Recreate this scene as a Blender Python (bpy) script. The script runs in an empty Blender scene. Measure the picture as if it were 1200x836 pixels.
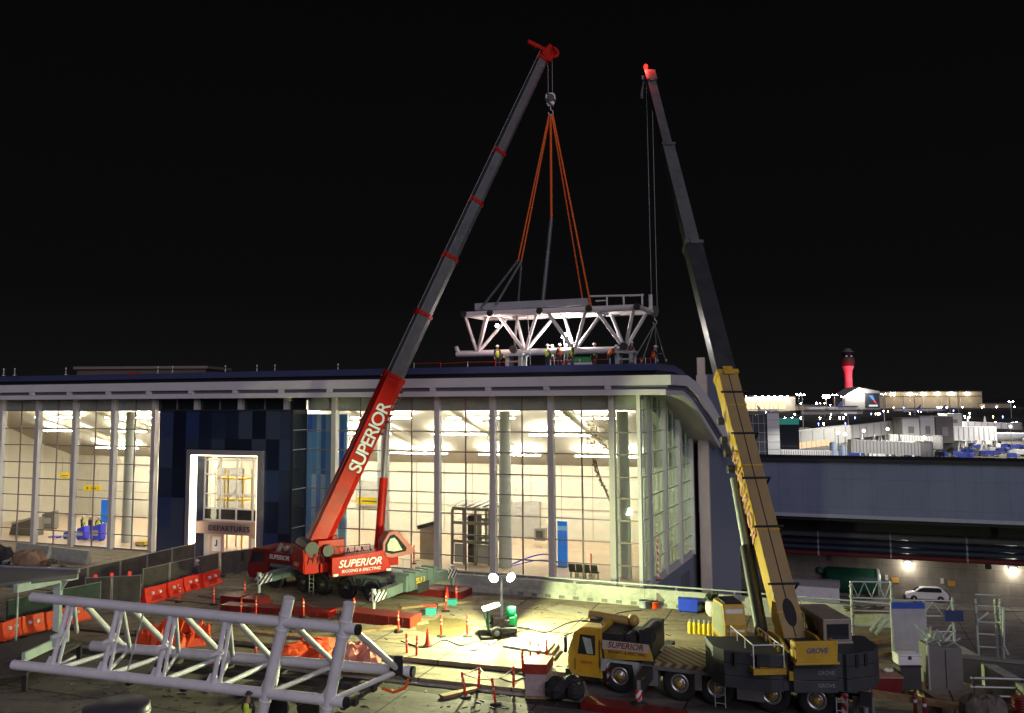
import bpy, math, random
from math import pi, sin, cos, radians as R
from mathutils import Vector, Matrix
random.seed(7)
SC = bpy.context.scene
COL = SC.collection
V = Vector
# ---------------------------------------------------------------- camera model
F, PX, PY, H = 1000., 600., 378., 12.5
PITCH, ROLL = math.atan(.09), -.0063

def ray(u, v):
    x, y, z = (u - PX), -(v - PY), -F
    x, y = x*cos(ROLL) - y*sin(ROLL), x*sin(ROLL) + y*cos(ROLL)
    a = pi/2 + PITCH
    return V((x, y*cos(a) - z*sin(a), y*sin(a) + z*cos(a)))

def G(u, v, z=0.):                 # point where the line of sight meets height z
    r = ray(u, v); k = (z - H)/r.z
    return V((r.x*k, r.y*k, z))

def D(u, v, Y):                    # point at depth Y
    r = ray(u, v); k = Y/r.y
    return V((r.x*k, Y, H + r.z*k))

# terminal frame: s runs left along the facade, t runs back
P0 = V((8.6, 58.4, 0)); DS = V((-.9387, .3445, 0)); DT = V((.4147, .91, 0))
def FB(s, t, z): return P0 + DS*s + DT*t + V((0, 0, z))
FYAW = math.atan2(-DS.y, -DS.x)    # yaw of the facade's rightward direction

# ---------------------------------------------------------------- materials
MATS = {}
def mat(name, col, rough=.6, metal=0., var=.12, scale=3., bump=0., emit=0., ecol=None, spec=.4, grime=0.):
    if name in MATS: return MATS[name]
    m = bpy.data.materials.new(name); m.use_nodes = True
    nt = m.node_tree; N = nt.nodes; L = nt.links
    b = N['Principled BSDF']
    b.inputs['Roughness'].default_value = rough
    b.inputs['Metallic'].default_value = metal
    b.inputs['Specular IOR Level'].default_value = spec
    tc = N.new('ShaderNodeTexCoord')
    no = N.new('ShaderNodeTexNoise'); no.inputs['Scale'].default_value = scale
    no.inputs['Detail'].default_value = 6; no.inputs['Roughness'].default_value = .65
    L.new(tc.outputs['Object'], no.inputs['Vector'])
    cr = N.new('ShaderNodeMapRange')
    cr.inputs['From Min'].default_value = .25; cr.inputs['From Max'].default_value = .75
    cr.inputs['To Min'].default_value = 1 - var; cr.inputs['To Max'].default_value = 1 + var
    L.new(no.outputs['Fac'], cr.inputs['Value'])
    mx = N.new('ShaderNodeVectorMath'); mx.operation = 'SCALE'
    mx.inputs[0].default_value = col
    L.new(cr.outputs['Result'], mx.inputs['Scale'])
    out = mx.outputs['Vector']
    if grime:
        n2 = N.new('ShaderNodeTexNoise'); n2.inputs['Scale'].default_value = scale*.35
        n2.inputs['Detail'].default_value = 9; n2.inputs['Roughness'].default_value = .75
        L.new(tc.outputs['Object'], n2.inputs['Vector'])
        g = N.new('ShaderNodeMapRange'); g.inputs['From Min'].default_value = .5; g.inputs['From Max'].default_value = .68
        g.inputs['To Max'].default_value = grime
        L.new(n2.outputs['Fac'], g.inputs['Value'])
        mm = N.new('ShaderNodeMix'); mm.data_type = 'RGBA'
        L.new(g.outputs['Result'], mm.inputs['Factor']); L.new(out, mm.inputs['A'])
        mm.inputs['B'].default_value = (col[0]*.3+.01, col[1]*.27+.01, col[2]*.24+.01, 1)
        out = mm.outputs['Result']
    L.new(out, b.inputs['Base Color'])
    rr = N.new('ShaderNodeMapRange'); rr.inputs['To Min'].default_value = max(.03, rough-.12); rr.inputs['To Max'].default_value = min(1, rough+.12)
    L.new(no.outputs['Fac'], rr.inputs['Value']); L.new(rr.outputs['Result'], b.inputs['Roughness'])
    if bump:
        bp = N.new('ShaderNodeBump'); bp.inputs['Strength'].default_value = bump; bp.inputs['Distance'].default_value = .03
        n3 = N.new('ShaderNodeTexNoise'); n3.inputs['Scale'].default_value = scale*6; n3.inputs['Detail'].default_value = 4
        L.new(tc.outputs['Object'], n3.inputs['Vector'])
        L.new(n3.outputs['Fac'], bp.inputs['Height']); L.new(bp.outputs['Normal'], b.inputs['Normal'])
    if emit:
        b.inputs['Emission Color'].default_value = (*(ecol or col), 1)
        b.inputs['Emission Strength'].default_value = emit
    MATS[name] = m
    return m

def glow(name, col, strength):
    if name in MATS: return MATS[name]
    m = bpy.data.materials.new(name); m.use_nodes = True
    nt = m.node_tree; nt.nodes.clear()
    e = nt.nodes.new('ShaderNodeEmission'); o = nt.nodes.new('ShaderNodeOutputMaterial')
    e.inputs[0].default_value = (*col, 1); e.inputs[1].default_value = strength
    nt.links.new(e.outputs[0], o.inputs[0]); MATS[name] = m
    return m

def glass(name, tint=(1, 1, 1), refl=.08, rough=.02):
    if name in MATS: return MATS[name]
    m = bpy.data.materials.new(name); m.use_nodes = True
    nt = m.node_tree; nt.nodes.clear(); N = nt.nodes; L = nt.links
    o = N.new('ShaderNodeOutputMaterial'); mx = N.new('ShaderNodeMixShader')
    t = N.new('ShaderNodeBsdfTransparent'); g = N.new('ShaderNodeBsdfGlossy')
    fr = N.new('ShaderNodeLayerWeight'); fr.inputs[0].default_value = .5
    pw = N.new('ShaderNodeMath'); pw.operation = 'POWER'; pw.inputs[1].default_value = 5
    L.new(fr.outputs['Facing'], pw.inputs[0])
    ad = N.new('ShaderNodeMath'); ad.operation = 'ADD'; ad.inputs[1].default_value = refl; ad.use_clamp = True
    L.new(pw.outputs[0], ad.inputs[0]); L.new(ad.outputs[0], mx.inputs[0])
    t.inputs[0].default_value = (*tint, 1); g.inputs[0].default_value = (.9, 1, .95, 1); g.inputs['Roughness'].default_value = rough
    L.new(t.outputs[0], mx.inputs[1]); L.new(g.outputs[0], mx.inputs[2]); L.new(mx.outputs[0], o.inputs[0])
    MATS[name] = m
    return m

def nodemat(name, fn, rough=.7, spec=.4):
    """fn(N, L, texcoord) returns a colour socket"""
    m = bpy.data.materials.new(name); m.use_nodes = True
    N = m.node_tree.nodes; L = m.node_tree.links; b = N['Principled BSDF']
    b.inputs['Roughness'].default_value = rough; b.inputs['Specular IOR Level'].default_value = spec
    tc = N.new('ShaderNodeTexCoord')
    L.new(fn(N, L, tc.outputs['Object'], b), b.inputs['Base Color'])
    MATS[name] = m
    return m

def ramp(N, L, src, stops):
    r = N.new('ShaderNodeValToRGB'); L.new(src, r.inputs[0])
    e = r.color_ramp.elements
    while len(e) < len(stops): e.new(.5)
    for k, (p, c) in enumerate(stops): e[k].position = p; e[k].color = (*c, 1)
    return r.outputs[0]

def noise(N, L, src, scale, detail=6, rough=.6, stretch=None):
    if stretch:
        mp = N.new('ShaderNodeMapping'); mp.inputs['Scale'].default_value = stretch[:3]
        if len(stretch) > 3: mp.inputs['Rotation'].default_value = (0, 0, stretch[3])
        L.new(src, mp.inputs['Vector']); src = mp.outputs[0]
    n = N.new('ShaderNodeTexNoise'); n.inputs['Scale'].default_value = scale
    n.inputs['Detail'].default_value = detail; n.inputs['Roughness'].default_value = rough
    L.new(src, n.inputs['Vector']); return n.outputs['Fac']

def mixc(N, L, f, a, b, mode='MIX'):
    m = N.new('ShaderNodeMix'); m.data_type = 'RGBA'; m.blend_type = mode
    if hasattr(f, 'links'): L.new(f, m.inputs['Factor'])
    else: m.inputs['Factor'].default_value = f
    for s, k in ((a, 'A'), (b, 'B')):
        if hasattr(s, 'links'): L.new(s, m.inputs[k])
        else: m.inputs[k].default_value = (*s, 1)
    return m.outputs['Result']

def concrete(name, c1, c2, stain=.5, joint=None, yaw=0.35):
    def fn(N, L, tc, b):
        big = noise(N, L, tc, .12, 8, .62)
        base = ramp(N, L, big, [(.3, c1), (.7, c2)])
        fine = noise(N, L, tc, 3.5, 8, .75)
        c = mixc(N, L, .55, base, ramp(N, L, fine, [(.25, (.35,)*3), (.75, (1.25,)*3)]), 'MULTIPLY')
        st = noise(N, L, tc, .5, 9, .7, (1, 2.6, 1, yaw))
        sf = ramp(N, L, st, [(.5, (0, 0, 0)), (.64, (stain,)*3)])
        c = mixc(N, L, sf, c, tuple(k*.35 for k in c1))
        tr = noise(N, L, tc, .9, 4, .5, (.05, 1.4, 1, yaw))       # tyre tracks along the lanes
        tf = ramp(N, L, tr, [(.5, (0, 0, 0)), (.7, (stain*.7,)*3)])
        c = mixc(N, L, tf, c, tuple(k*.4 for k in c1))
        ck = N.new('ShaderNodeTexVoronoi'); ck.feature = 'DISTANCE_TO_EDGE'; ck.inputs['Scale'].default_value = .38
        wv = N.new('ShaderNodeVectorMath'); wv.operation = 'ADD'; nz = N.new('ShaderNodeTexNoise'); nz.inputs['Scale'].default_value = .9; nz.inputs['Detail'].default_value = 5
        L.new(tc, nz.inputs['Vector']); L.new(tc, wv.inputs[0]); L.new(nz.outputs['Color'], wv.inputs[1]); L.new(wv.outputs[0], ck.inputs['Vector'])
        cf = ramp(N, L, ck.outputs['Distance'], [(.0, (stain,)*3), (.012, (0, 0, 0))])
        c = mixc(N, L, cf, c, tuple(k*.4 for k in c1))
        if joint:
            mp = N.new('ShaderNodeMapping'); mp.inputs['Rotation'].default_value = (0, 0, yaw); L.new(tc, mp.inputs['Vector'])
            br = N.new('ShaderNodeTexBrick'); br.inputs['Scale'].default_value = 1; br.offset = .0
            br.inputs['Brick Width'].default_value = joint; br.inputs['Row Height'].default_value = joint
            br.inputs['Mortar Size'].default_value = .045; br.inputs['Color1'].default_value = (1, 1, 1, 1)
            br.inputs['Color2'].default_value = (.86, .86, .86, 1); br.inputs['Mortar'].default_value = (.25, .25, .25, 1)
            L.new(mp.outputs[0], br.inputs['Vector'])
            c = mixc(N, L, 1., c, br.outputs['Color'], 'MULTIPLY')
        bp = N.new('ShaderNodeBump'); bp.inputs['Strength'].default_value = .5; bp.inputs['Distance'].default_value = .03
        L.new(fine, bp.inputs['Height']); L.new(bp.outputs[0], b.inputs['Normal'])
        return c
    return nodemat(name, fn, .85, .25)

M_DECK = concrete('deck_concrete', (.27, .21, .135), (.44, .37, .26), .6, 4.5)
M_ROAD = concrete('near_road', (.16, .14, .125), (.29, .255, .22), .7, 6.)
M_LOW = concrete('lower_concrete', (.22, .21, .19), (.34, .33, .30), .6, 6.)
M_APRON = concrete('apron_concrete', (.16, .15, .12), (.30, .28, .22), .6, 8.)
M_FIELD = concrete('dark_field', (.012, .013, .014), (.03, .03, .03), .4)
M_RED = mat('red_paint', (.46, .012, .004), .4, 0, .18, 1.5, 0, grime=.5, spec=.2)
M_REDD = mat('dark_red_paint', (.17, .014, .014), .4, 0, .15, 2, 0, grime=.4)
M_YEL = mat('yellow_paint', (.56, .36, .04), .4, 0, .16, 1.5, 0, grime=.6, spec=.25)
M_GRYP = mat('grey_green_paint', (.12, .16, .15), .45, 0, .15, 2, 0, grime=.45)
M_STEEL = mat('steel', (.35, .35, .34), .4, .6, .15, 4)
M_DKST = mat('dark_steel', (.05, .05, .05), .5, .3, .3, 4)
M_BOOM = mat('boom_grey', (.13, .14, .14), .4, .2, .2, 1.2, grime=.4)
M_BLK = mat('black_rubber', (.022, .022, .023), .8, 0, .3, 8, .3)
M_WHITE = mat('white_paint', (.78, .78, .76), .45, 0, .08, 1.5, grime=.18)
M_TRUSS = mat('truss_white', (.86, .86, .87), .38, .0, .08, 1., grime=.22)
M_ORNG = mat('orange_plastic', (.85, .09, .02), .5, 0, .12, 3, grime=.2)
M_ORN2 = mat('orange_red_plastic', (.80, .035, .012), .6, 0, .18, 3, grime=.35)
M_SLING = mat('orange_sling', (.80, .14, .02), .8, 0, .2, 6)
M_WOOD = mat('timber', (.34, .22, .11), .85, 0, .3, 4, .4, grime=.4)
M_PLY = mat('pale_board', (.72, .70, .62), .7, 0, .12, 2)
M_CHROME = mat('wheel_metal', (.62, .62, .60), .3, .8, .15, 5)
M_DGLASS = mat('dark_glass', (.02, .025, .03), .08, 0, .1, 1, spec=.8)
M_PALEGL = mat('cab_glass', (.10, .14, .12), .1, 0, .3, 1.2, spec=.9)
M_GREEN = mat('green_plastic', (.02, .38, .12), .5, 0, .15, 3)
M_BLUE = mat('blue_plastic', (.02, .06, .60), .5, 0, .15, 3)
M_GALV = mat('galvanised', (.50, .56, .52), .45, .35, .15, 3)
M_MINT = mat('primed_steel', (.55, .68, .60), .55, 0, .1, 2, grime=.3)
M_BARR = concrete('barrier_concrete', (.40, .42, .34), (.56, .58, .48), .35)
M_SCRIM = mat('mesh_screen', (.075, .065, .055), .95, 0, .35, 2., .3)
M_SCRG = mat('green_screen', (.05, .075, .06), .95, 0, .35, 2., .3)
M_HIVIS = mat('hivis_yellow', (.75, .95, .08), .8, 0, .2, 8)
M_HIOR = mat('hivis_orange', (.90, .16, .03), .8, 0, .2, 8)
M_SKIN = mat('skin', (.45, .26, .18), .6, 0, .1, 10)
M_CLOTH = mat('dark_cloth', (.04, .045, .06), .9, 0, .3, 9)
M_SCRAP = mat('scrap', (.14, .12, .10), .8, .2, .5, 3, .5)
M_SIGNY = mat('sign_yellow', (.80, .52, .02), .5, 0, .05, 2)
M_FASC = mat('fascia_panel', (.66, .64, .66), .42, 0, .05, .6, grime=.08)
M_NAVY = mat('navy_metal', (.065, .08, .17), .35, .2, .08, .8)
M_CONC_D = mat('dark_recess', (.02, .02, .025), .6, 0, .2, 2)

def chevrons(name, ca, cb, scale, kind='diag'):
    def fn(N, L, tc, b):
        sx = N.new('ShaderNodeSeparateXYZ'); L.new(tc, sx.inputs[0])
        ad = N.new('ShaderNodeMath'); ad.operation = 'ADD'
        L.new(sx.outputs[2], ad.inputs[1])
        a2 = N.new('ShaderNodeMath'); a2.operation = 'ADD'; L.new(sx.outputs[0], a2.inputs[0]); L.new(sx.outputs[1], a2.inputs[1])
        L.new(a2.outputs[0], ad.inputs[0])
        ml = N.new('ShaderNodeMath'); ml.operation = 'MULTIPLY'; ml.inputs[1].default_value = scale; L.new(ad.outputs[0], ml.inputs[0])
        fr = N.new('ShaderNodeMath'); fr.operation = 'FRACT'; L.new(ml.outputs[0], fr.inputs[0])
        gt = N.new('ShaderNodeMath'); gt.operation = 'GREATER_THAN'; gt.inputs[1].default_value = .5; L.new(fr.outputs[0], gt.inputs[0])
        return mixc(N, L, gt.outputs[0], ca, cb)
    return nodemat(name, fn, .5)
M_CHEV = chevrons('black_white_chevron', (.03, .03, .03), (.75, .75, .72), 2.6)
M_CHRW = chevrons('red_white_chevron', (.7, .03, .03), (.8, .8, .78), 2.4)
M_HOOKS = chevrons('hook_block_stripes', (.03, .03, .03), (.8, .8, .8), 1.6)
M_DECKST = chevrons('deck_stripes', (.13, .10, .06), (.42, .34, .17), 2.2)

# ---------------------------------------------------------------- mesh builder
class MB:
    def __init__(s): s.v = []; s.f = []; s.sm = []; s.M = Matrix()
    def add(s, vs, fs, smooth=False):
        o = len(s.v)
        s.v += [s.M @ V(p) for p in vs]
        s.f += [[o + i for i in f] for f in fs]; s.sm += [smooth]*len(fs)
        return s
    def box(s, x0, x1, y0, y1, z0, z1):
        if x0 > x1: x0, x1 = x1, x0
        if y0 > y1: y0, y1 = y1, y0
        if z0 > z1: z0, z1 = z1, z0
        return s.add([(x0,y0,z0),(x1,y0,z0),(x1,y1,z0),(x0,y1,z0),(x0,y0,z1),(x1,y0,z1),(x1,y1,z1),(x0,y1,z1)],
                     [(0,3,2,1),(4,5,6,7),(0,1,5,4),(1,2,6,5),(2,3,7,6),(3,0,4,7)])
    def cbox(s, c, d):
        return s.box(c[0]-d[0]/2, c[0]+d[0]/2, c[1]-d[1]/2, c[1]+d[1]/2, c[2]-d[2]/2, c[2]+d[2]/2)
    def prism(s, pts, vec):           # planar loop pushed along vec
        n = len(pts); p = [V(q) for q in pts]; w = V(vec)
        s.add(p + [q + w for q in p], [list(range(n))[::-1], list(range(n, 2*n))] + [(i, (i+1) % n, n+(i+1) % n, n+i) for i in range(n)])
        return s
    def quad(s, a, b, c, d): return s.add([a, b, c, d], [(0, 1, 2, 3)])
    def tube(s, p, q, r, n=10, r2=None):
        p, q = V(p), V(q); r2 = r if r2 is None else r2
        d = (q-p)
        if d.length < 1e-6: return s
        d.normalize(); a = d.orthogonal().normalized(); b = d.cross(a)
        vs = [p + (a*cos(2*pi*i/n)+b*sin(2*pi*i/n))*r for i in range(n)] + [q + (a*cos(2*pi*i/n)+b*sin(2*pi*i/n))*r2 for i in range(n)]
        s.add(vs, [(i, (i+1) % n, n+(i+1) % n, n+i) for i in range(n)], True)
        s.add(vs, [list(range(n))[::-1], list(range(n, 2*n))])
        return s
    def pipe(s, pts, r, n=8):
        for a, b in zip(pts[:-1], pts[1:]): s.tube(a, b, r, n)
        return s
    def bar(s, p, q, w, h, up=(0, 0, 1), w2=None, h2=None):   # box-section member
        p, q = V(p), V(q); d = (q-p).normalized(); up = V(up)
        sd = d.cross(up)
        if sd.length < 1e-4: sd = d.orthogonal()
        sd.normalize(); u = sd.cross(d)
        w2 = w if w2 is None else w2; h2 = h if h2 is None else h2
        vs = [p + sd*(a*w/2) + u*(b*h/2) for a, b in ((-1,-1),(1,-1),(1,1),(-1,1))] + [q + sd*(a*w2/2) + u*(b*h2/2) for a, b in ((-1,-1),(1,-1),(1,1),(-1,1))]
        return s.add(vs, [(3,2,1,0),(4,5,6,7),(0,1,5,4),(1,2,6,5),(2,3,7,6),(3,0,4,7)])
    def lathe(s, prof, c=(0, 0, 0), n=14, axis='z'):
        c = V(c); vs = []
        for r, z in prof:
            for i in range(n):
                a = 2*pi*i/n; x, y = r*cos(a), r*sin(a)
                vs.append(c + (V((x, y, z)) if axis == 'z' else V((x, z, y)) if axis == 'y' else V((z, x, y))))
        k = len(prof)
        s.add(vs, [(j*n+i, j*n+(i+1) % n, (j+1)*n+(i+1) % n, (j+1)*n+i) for j in range(k-1) for i in range(n)], True)
        s.add(vs, [list(range(n))[::-1], list(range((k-1)*n, k*n))])
        return s
    def sph(s, c, r, n=10):
        m = n//2+1
        return s.lathe([(max(1e-3, abs(r)*sin(pi*j/m)), -r*cos(pi*j/m)) for j in range(m+1)], c, n)
    def build(s, name, m, parent=None, world=False, bevel=0, label=None):
        me = bpy.data.meshes.new(name)
        vs = s.v
        if parent is not None and world:
            inv = WM(parent).inverted(); vs = [inv @ p for p in vs]
        me.from_pydata([tuple(p) for p in vs], [], s.f)
        me.polygons.foreach_set('use_smooth', s.sm)
        me.materials.append(m); me.update()
        o = bpy.data.objects.new(name, me); COL.objects.link(o)
        if parent is not None: o.parent = parent
        if bevel:
            b = o.modifiers.new('bevel', 'BEVEL'); b.width = bevel; b.segments = 2; b.limit_method = 'ANGLE'
        if label: o['label'] = label
        return o

def WM(o):
    m = Matrix.Translation(o.location) @ o.rotation_euler.to_matrix().to_4x4()
    return WM(o.parent) @ m if o.parent else m

def tag(o, label, cat, group=None, kind=None):
    o['label'] = label; o['category'] = cat
    if group: o['group'] = group
    if kind: o['kind'] = kind
    return o
def thing(name, label, cat, loc=(0, 0, 0), rz=0., group=None):
    o = bpy.data.objects.new(name, None); COL.objects.link(o)
    o.empty_display_size = .3
    o.location = loc; o.rotation_euler = (0, 0, rz)
    return tag(o, label, cat, group)
def structure(name, mb, m):
    o = mb.build(name, m); o['kind'] = 'structure'; return o
KIDS = {}
def dup(root, loc, rz=None, label=None, group=None):
    r = root.copy(); COL.objects.link(r); r.location = loc
    if rz is not None: r.rotation_euler = (root.rotation_euler[0], root.rotation_euler[1], rz)
    if label: r['label'] = label
    if group: r['group'] = group
    def rec(a, b):
        for ch in list(a.children):
            c = ch.copy(); COL.objects.link(c); c.parent = b; rec(ch, c)
    rec(root, r)
    return r

def text(name, body, size, m, parent, loc, xdir, ydir, extrude=.01, shear=0., bold=0., world=False, spacing=1.):
    cu = bpy.data.curves.new(name, 'FONT'); cu.body = body; cu.size = size; cu.extrude = extrude
    cu.align_x = 'CENTER'; cu.align_y = 'CENTER'; cu.shear = shear; cu.offset = min(bold, size*.012) if bold < .3 else size*.03; cu.space_character = spacing
    tmp = bpy.data.objects.new(name, cu)
    me = bpy.data.meshes.new_from_object(tmp)
    bpy.data.objects.remove(tmp); bpy.data.curves.remove(cu)
    x = V(xdir).normalized(); y = V(ydir).normalized(); z = x.cross(y).normalized(); y = z.cross(x)
    Mx = Matrix((x, y, z)).transposed().to_4x4(); Mx.translation = V(loc)
    if world and parent is not None: Mx = WM(parent).inverted() @ Mx
    me.transform(Mx); me.materials.clear(); me.materials.append(m); me.name = name
    o = bpy.data.objects.new(name, me); COL.objects.link(o); o.parent = parent
    return o

def light(name, kind, loc, energy, col, parent=None, **kw):
    l = bpy.data.lights.new(name, kind); l.energy = energy; l.color = col
    for k, v in kw.items():
        if k != 'aim': setattr(l, k, v)
    o = bpy.data.objects.new(name, l); COL.objects.link(o); o.location = loc
    if 'aim' in kw:
        o.rotation_euler = (V(kw['aim']) - V(loc)).to_track_quat('-Z', 'Y').to_euler()
    return o
SUNE = 1.05; TOWER = 12000
# ================================================================ SETTING
mb = MB(); mb.quad((-4000, -80, -10.5), (4000, -80, -10.5), (4000, 7000, -10.5), (-4000, 7000, -10.5))
structure('ground', mb, M_FIELD)
def lane(name, pts, z, th, m):
    mb = MB(); mb.prism([(x, y, z-th) for x, y in pts], (0, 0, th)); return structure(name, mb, m)
BAR = [V((-6.5, 58.9, 0)), V((-.1, 56.3, 0)), V((12, 51.5, 0)), V((20.6, 47.9, 0))]     # concrete barrier line
lane('deck', [(-75, 66.2), (3.2, 40.1), (3.2, 45.2), (17.5, 39.2), (17.5, 36.2), (20.4, 35.2), (20.9, 48.1), (12, 51.85), (8.4, 53.3), (8.9, 58.0), (-70, 87.2)], 0, 1.4, M_DECK)
lane('lane_strip', [(-75, 64.0), (3.2, 37.9), (3.2, 40.098), (-75, 66.198)], -.2, .7, M_DECK)
lane('near_road', [(-75, 2), (45, 2), (45, 29.0), (20.4, 35.198), (17.498, 36.198), (17.498, 39.1), (3.202, 45.1), (3.202, 37.898), (-75, 63.998)], -.42, 1.2, M_ROAD)
mb = MB(); mb.bar((-75, 63.8, -.38), (3.2, 37.7, -.38), .16, .1); 
structure('kerb', mb, M_BARR)
def strip_(name, x0, x1, y0, w0, w1, z, m):
    f = lambda x, o: (x, y0 - .3337*(x-3.2) - o, z)
    mb = MB(); mb.prism([f(x0, w1), f(x1, w1), f(x1, w0), f(x0, w0)], (0, 0, .004)); structure(name, mb, m)
M_SHADE_DRAIN = concrete('kerb_shade_and_drain', (.035, .028, .02), (.08, .065, .045), .4)
strip_('edge_strip', -75, 3.1, 40.1, .02, .42, -.2, M_SHADE_DRAIN)  # dark strip paints the shade of the upper kerb face
strip_('edge_strip', -75, 3.1, 37.9, .22, 1.15, -.42, M_SHADE_DRAIN)  # wider dark strip paints the shaded face of the lower kerb
strip_('drain_channel', -75, 3.1, 40.1, -6.9, -6.6, 0, M_SHADE_DRAIN)
def blotch(name, pts, m, seed, z=.004):
    rn = random.Random(seed); c = sum((V(p) for p in pts), V())/len(pts); out = []
    for k in range(len(pts)):
        a, b = V(pts[k]), V(pts[(k+1) % len(pts)])
        for j in range(5):
            p = a+(b-a)*(j/5); out.append(p+(p-c)*rn.uniform(-.09, .09))
    mb = MB(); mb.prism([(p.x, p.y, z) for p in out], (0, 0, .004)); structure(name, mb, m)
blotch('damp_patch', [G(492, 741), G(530, 749), G(552, 738), G(545, 727), G(515, 724), G(485, 733)], concrete('damp_concrete', (.13, .095, .035), (.2, .15, .06), .3), 3)
blotch('damp_patch', [G(300, 735), G(360, 745), G(400, 738), G(340, 727)], MATS['damp_concrete'], 5)
blotch('damp_patch', [G(640, 715), G(700, 728), G(712, 718), G(655, 708)], concrete('pale_patch', (.34, .31, .22), (.44, .40, .30), .3), 8)

def ont(u, v, t):
    r = ray(u, v); o = P0 + DT*t
    det = r.x*(-DS.y) + r.y*DS.x
    k = (o.x*(-DS.y) + o.y*DS.x)/det
    p = V((0, 0, H)) + r*k
    return (p - o).dot(DS), p.z

# ================================================================ TERMINAL
def clad(N, L, tc, b):
    mp = N.new('ShaderNodeMapping'); mp.inputs['Scale'].default_value = (.78, .0, .42); L.new(tc, mp.inputs['Vector'])
    fl = N.new('ShaderNodeVectorMath'); fl.operation = 'FLOOR'; L.new(mp.outputs[0], fl.inputs[0])
    wn = N.new('ShaderNodeTexWhiteNoise'); wn.noise_dimensions = '3D'; L.new(fl.outputs[0], wn.inputs['Vector'])
    return ramp(N, L, wn.outputs['Value'], [(.0, (.009, .012, .024)), (.35, (.018, .028, .058)), (.7, (.05, .068, .11)), (1, (.02, .042, .13))])
M_CLAD = nodemat('blue_cladding', clad, .25, .6)
def clad2(N, L, tc, b):
    mp = N.new('ShaderNodeMapping'); mp.inputs['Scale'].default_value = (2.4, 0, .3); L.new(tc, mp.inputs['Vector'])
    fl = N.new('ShaderNodeVectorMath'); fl.operation = 'FLOOR'; L.new(mp.outputs[0], fl.inputs[0])
    wn = N.new('ShaderNodeTexWhiteNoise'); wn.noise_dimensions = '3D'; L.new(fl.outputs[0], wn.inputs['Vector'])
    return ramp(N, L, wn.outputs['Value'], [(.0, (.03, .12, .42)), (.35, (.16, .34, .62)), (.7, (.45, .58, .72)), (1, (.02, .10, .55))])
M_CLAD2 = nodemat('blue_panel_wall', clad2, .5, .4)
M_PIL = mat('pilaster_grey', (.58, .56, .52), .5, 0, .08, 1)
M_MULL = mat('mullion_brown', (.26, .22, .19), .5, .2, .1, 2)
M_GLZ = glass('facade_glass', (.95, .97, .93), .05)
M_GLG = glass('side_glass_green', (.80, .90, .80), .09)
M_FRIT = mat('fritted_glass', (.36, .40, .34), .25, 0, .2, .8, spec=.6)
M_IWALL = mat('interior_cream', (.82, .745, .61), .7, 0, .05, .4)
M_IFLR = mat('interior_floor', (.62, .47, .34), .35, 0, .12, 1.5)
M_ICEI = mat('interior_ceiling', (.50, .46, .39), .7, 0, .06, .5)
M_STRIP = glow('light_strip', (1, .93, .79), 128)
M_LED = glow('portal_led', (1, .80, .56), 6)
M_SOFF = mat('soffit_panel', (.74, .70, .62), .6, 0, .05, .8)
M_SIDEW = mat('grey_blue_wall', (.17, .20, .27), .6, 0, .08, .5, grime=.15)
M_CREAM = mat('pier_stone', (.62, .54, .45), .7, 0, .08, 1)

T = thing('terminal_building', 'long glazed terminal glowing from inside with curved white roof and dark blue entrance', 'terminal', FB(20, 0, 0), FYAW)
S0, S1 = -.1, 70.
def P(mb, name, m, parent=None, **k): return mb.build(name, m, parent or T, world=True, **k)
def fquad(mb, s0, s1, t, z0, z1):
    mb.quad(FB(s1, t, z0), FB(s0, t, z0), FB(s0, t, z1), FB(s1, t, z1))
def fbox(mb, s0, s1, t0, t1, z0, z1):
    mb.prism([FB(s1, t0, z0), FB(s0, t0, z0), FB(s0, t1, z0), FB(s1, t1, z0)], (0, 0, z1-z0)); return mb
def fprof(mb, prof, s0, s1):          # (t,z) loop swept from s0 to s1
    mb.prism([FB(s0, t, z) for t, z in prof], DS*(s1-s0)); return mb
# roof profile
top = [(-1.0, 14.05), (4, 14.12), (8, 13.5), (12, 12.25), (17.6, 10.06), (22, 8.0)]
mid = [(22, 7.3), (17.2, 9.0), (11, 11.3), (7, 12.75), (3.9, 13.36), (-1.0, 13.38)]
fprof(MBx := MB(), top + mid, -2.45, S1); P(MBx, 'roof', M_FASC)
mb = MB(); fprof(mb, [(-.75, 13.38), (3.9, 13.36), (7, 12.75), (11, 11.3), (17, 9.0), (17, 8.7), (11, 11.0), (6.8, 12.5), (3.8, 13.1), (-.75, 13.1)], -2.2, S1); P(mb, 'fascia_groove', mat('groove_grey', (.16, .17, .22), .5, 0, .1, 1))
lo = [(-.95, 13.1), (4, 13.1), (6.8, 12.5), (11, 11.0), (17, 8.7), (17, 8.25), (11.5, 10.35), (8.7, 11.5), (6.3, 12.3), (4.2, 12.68), (-.95, 12.72)]
mb = MB(); fprof(mb, lo, -2.1, -1.65); fprof(mb, [(-.95, 13.1), (-.5, 13.1), (-.5, 12.72), (-.95, 12.72)], -1.65, S1); P(mb, 'lower_fascia', M_FASC)
mb = MB(); sof = [(-.5, 12.72), (4.2, 12.68), (6.3, 12.3), (8.7, 11.5), (11.5, 10.35), (17, 8.25)]
fprof(mb, [(t, z+.02) for t, z in sof] + [(t, z+.14) for t, z in sof[::-1]], -1.65, .2); fprof(mb, [(-.5, 12.74), (.25, 12.74), (.25, 12.86), (-.5, 12.86)], .2, S1)
P(mb, 'soffit', M_SOFF)
for n in range(15):
    s = 1.85 + 4.379*n
    fbox(mb := MB(), s-.2, s+.2, -1.0, -.7, 13.11, 13.37); P(mb, 'fascia_bracket', M_FASC)
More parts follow.
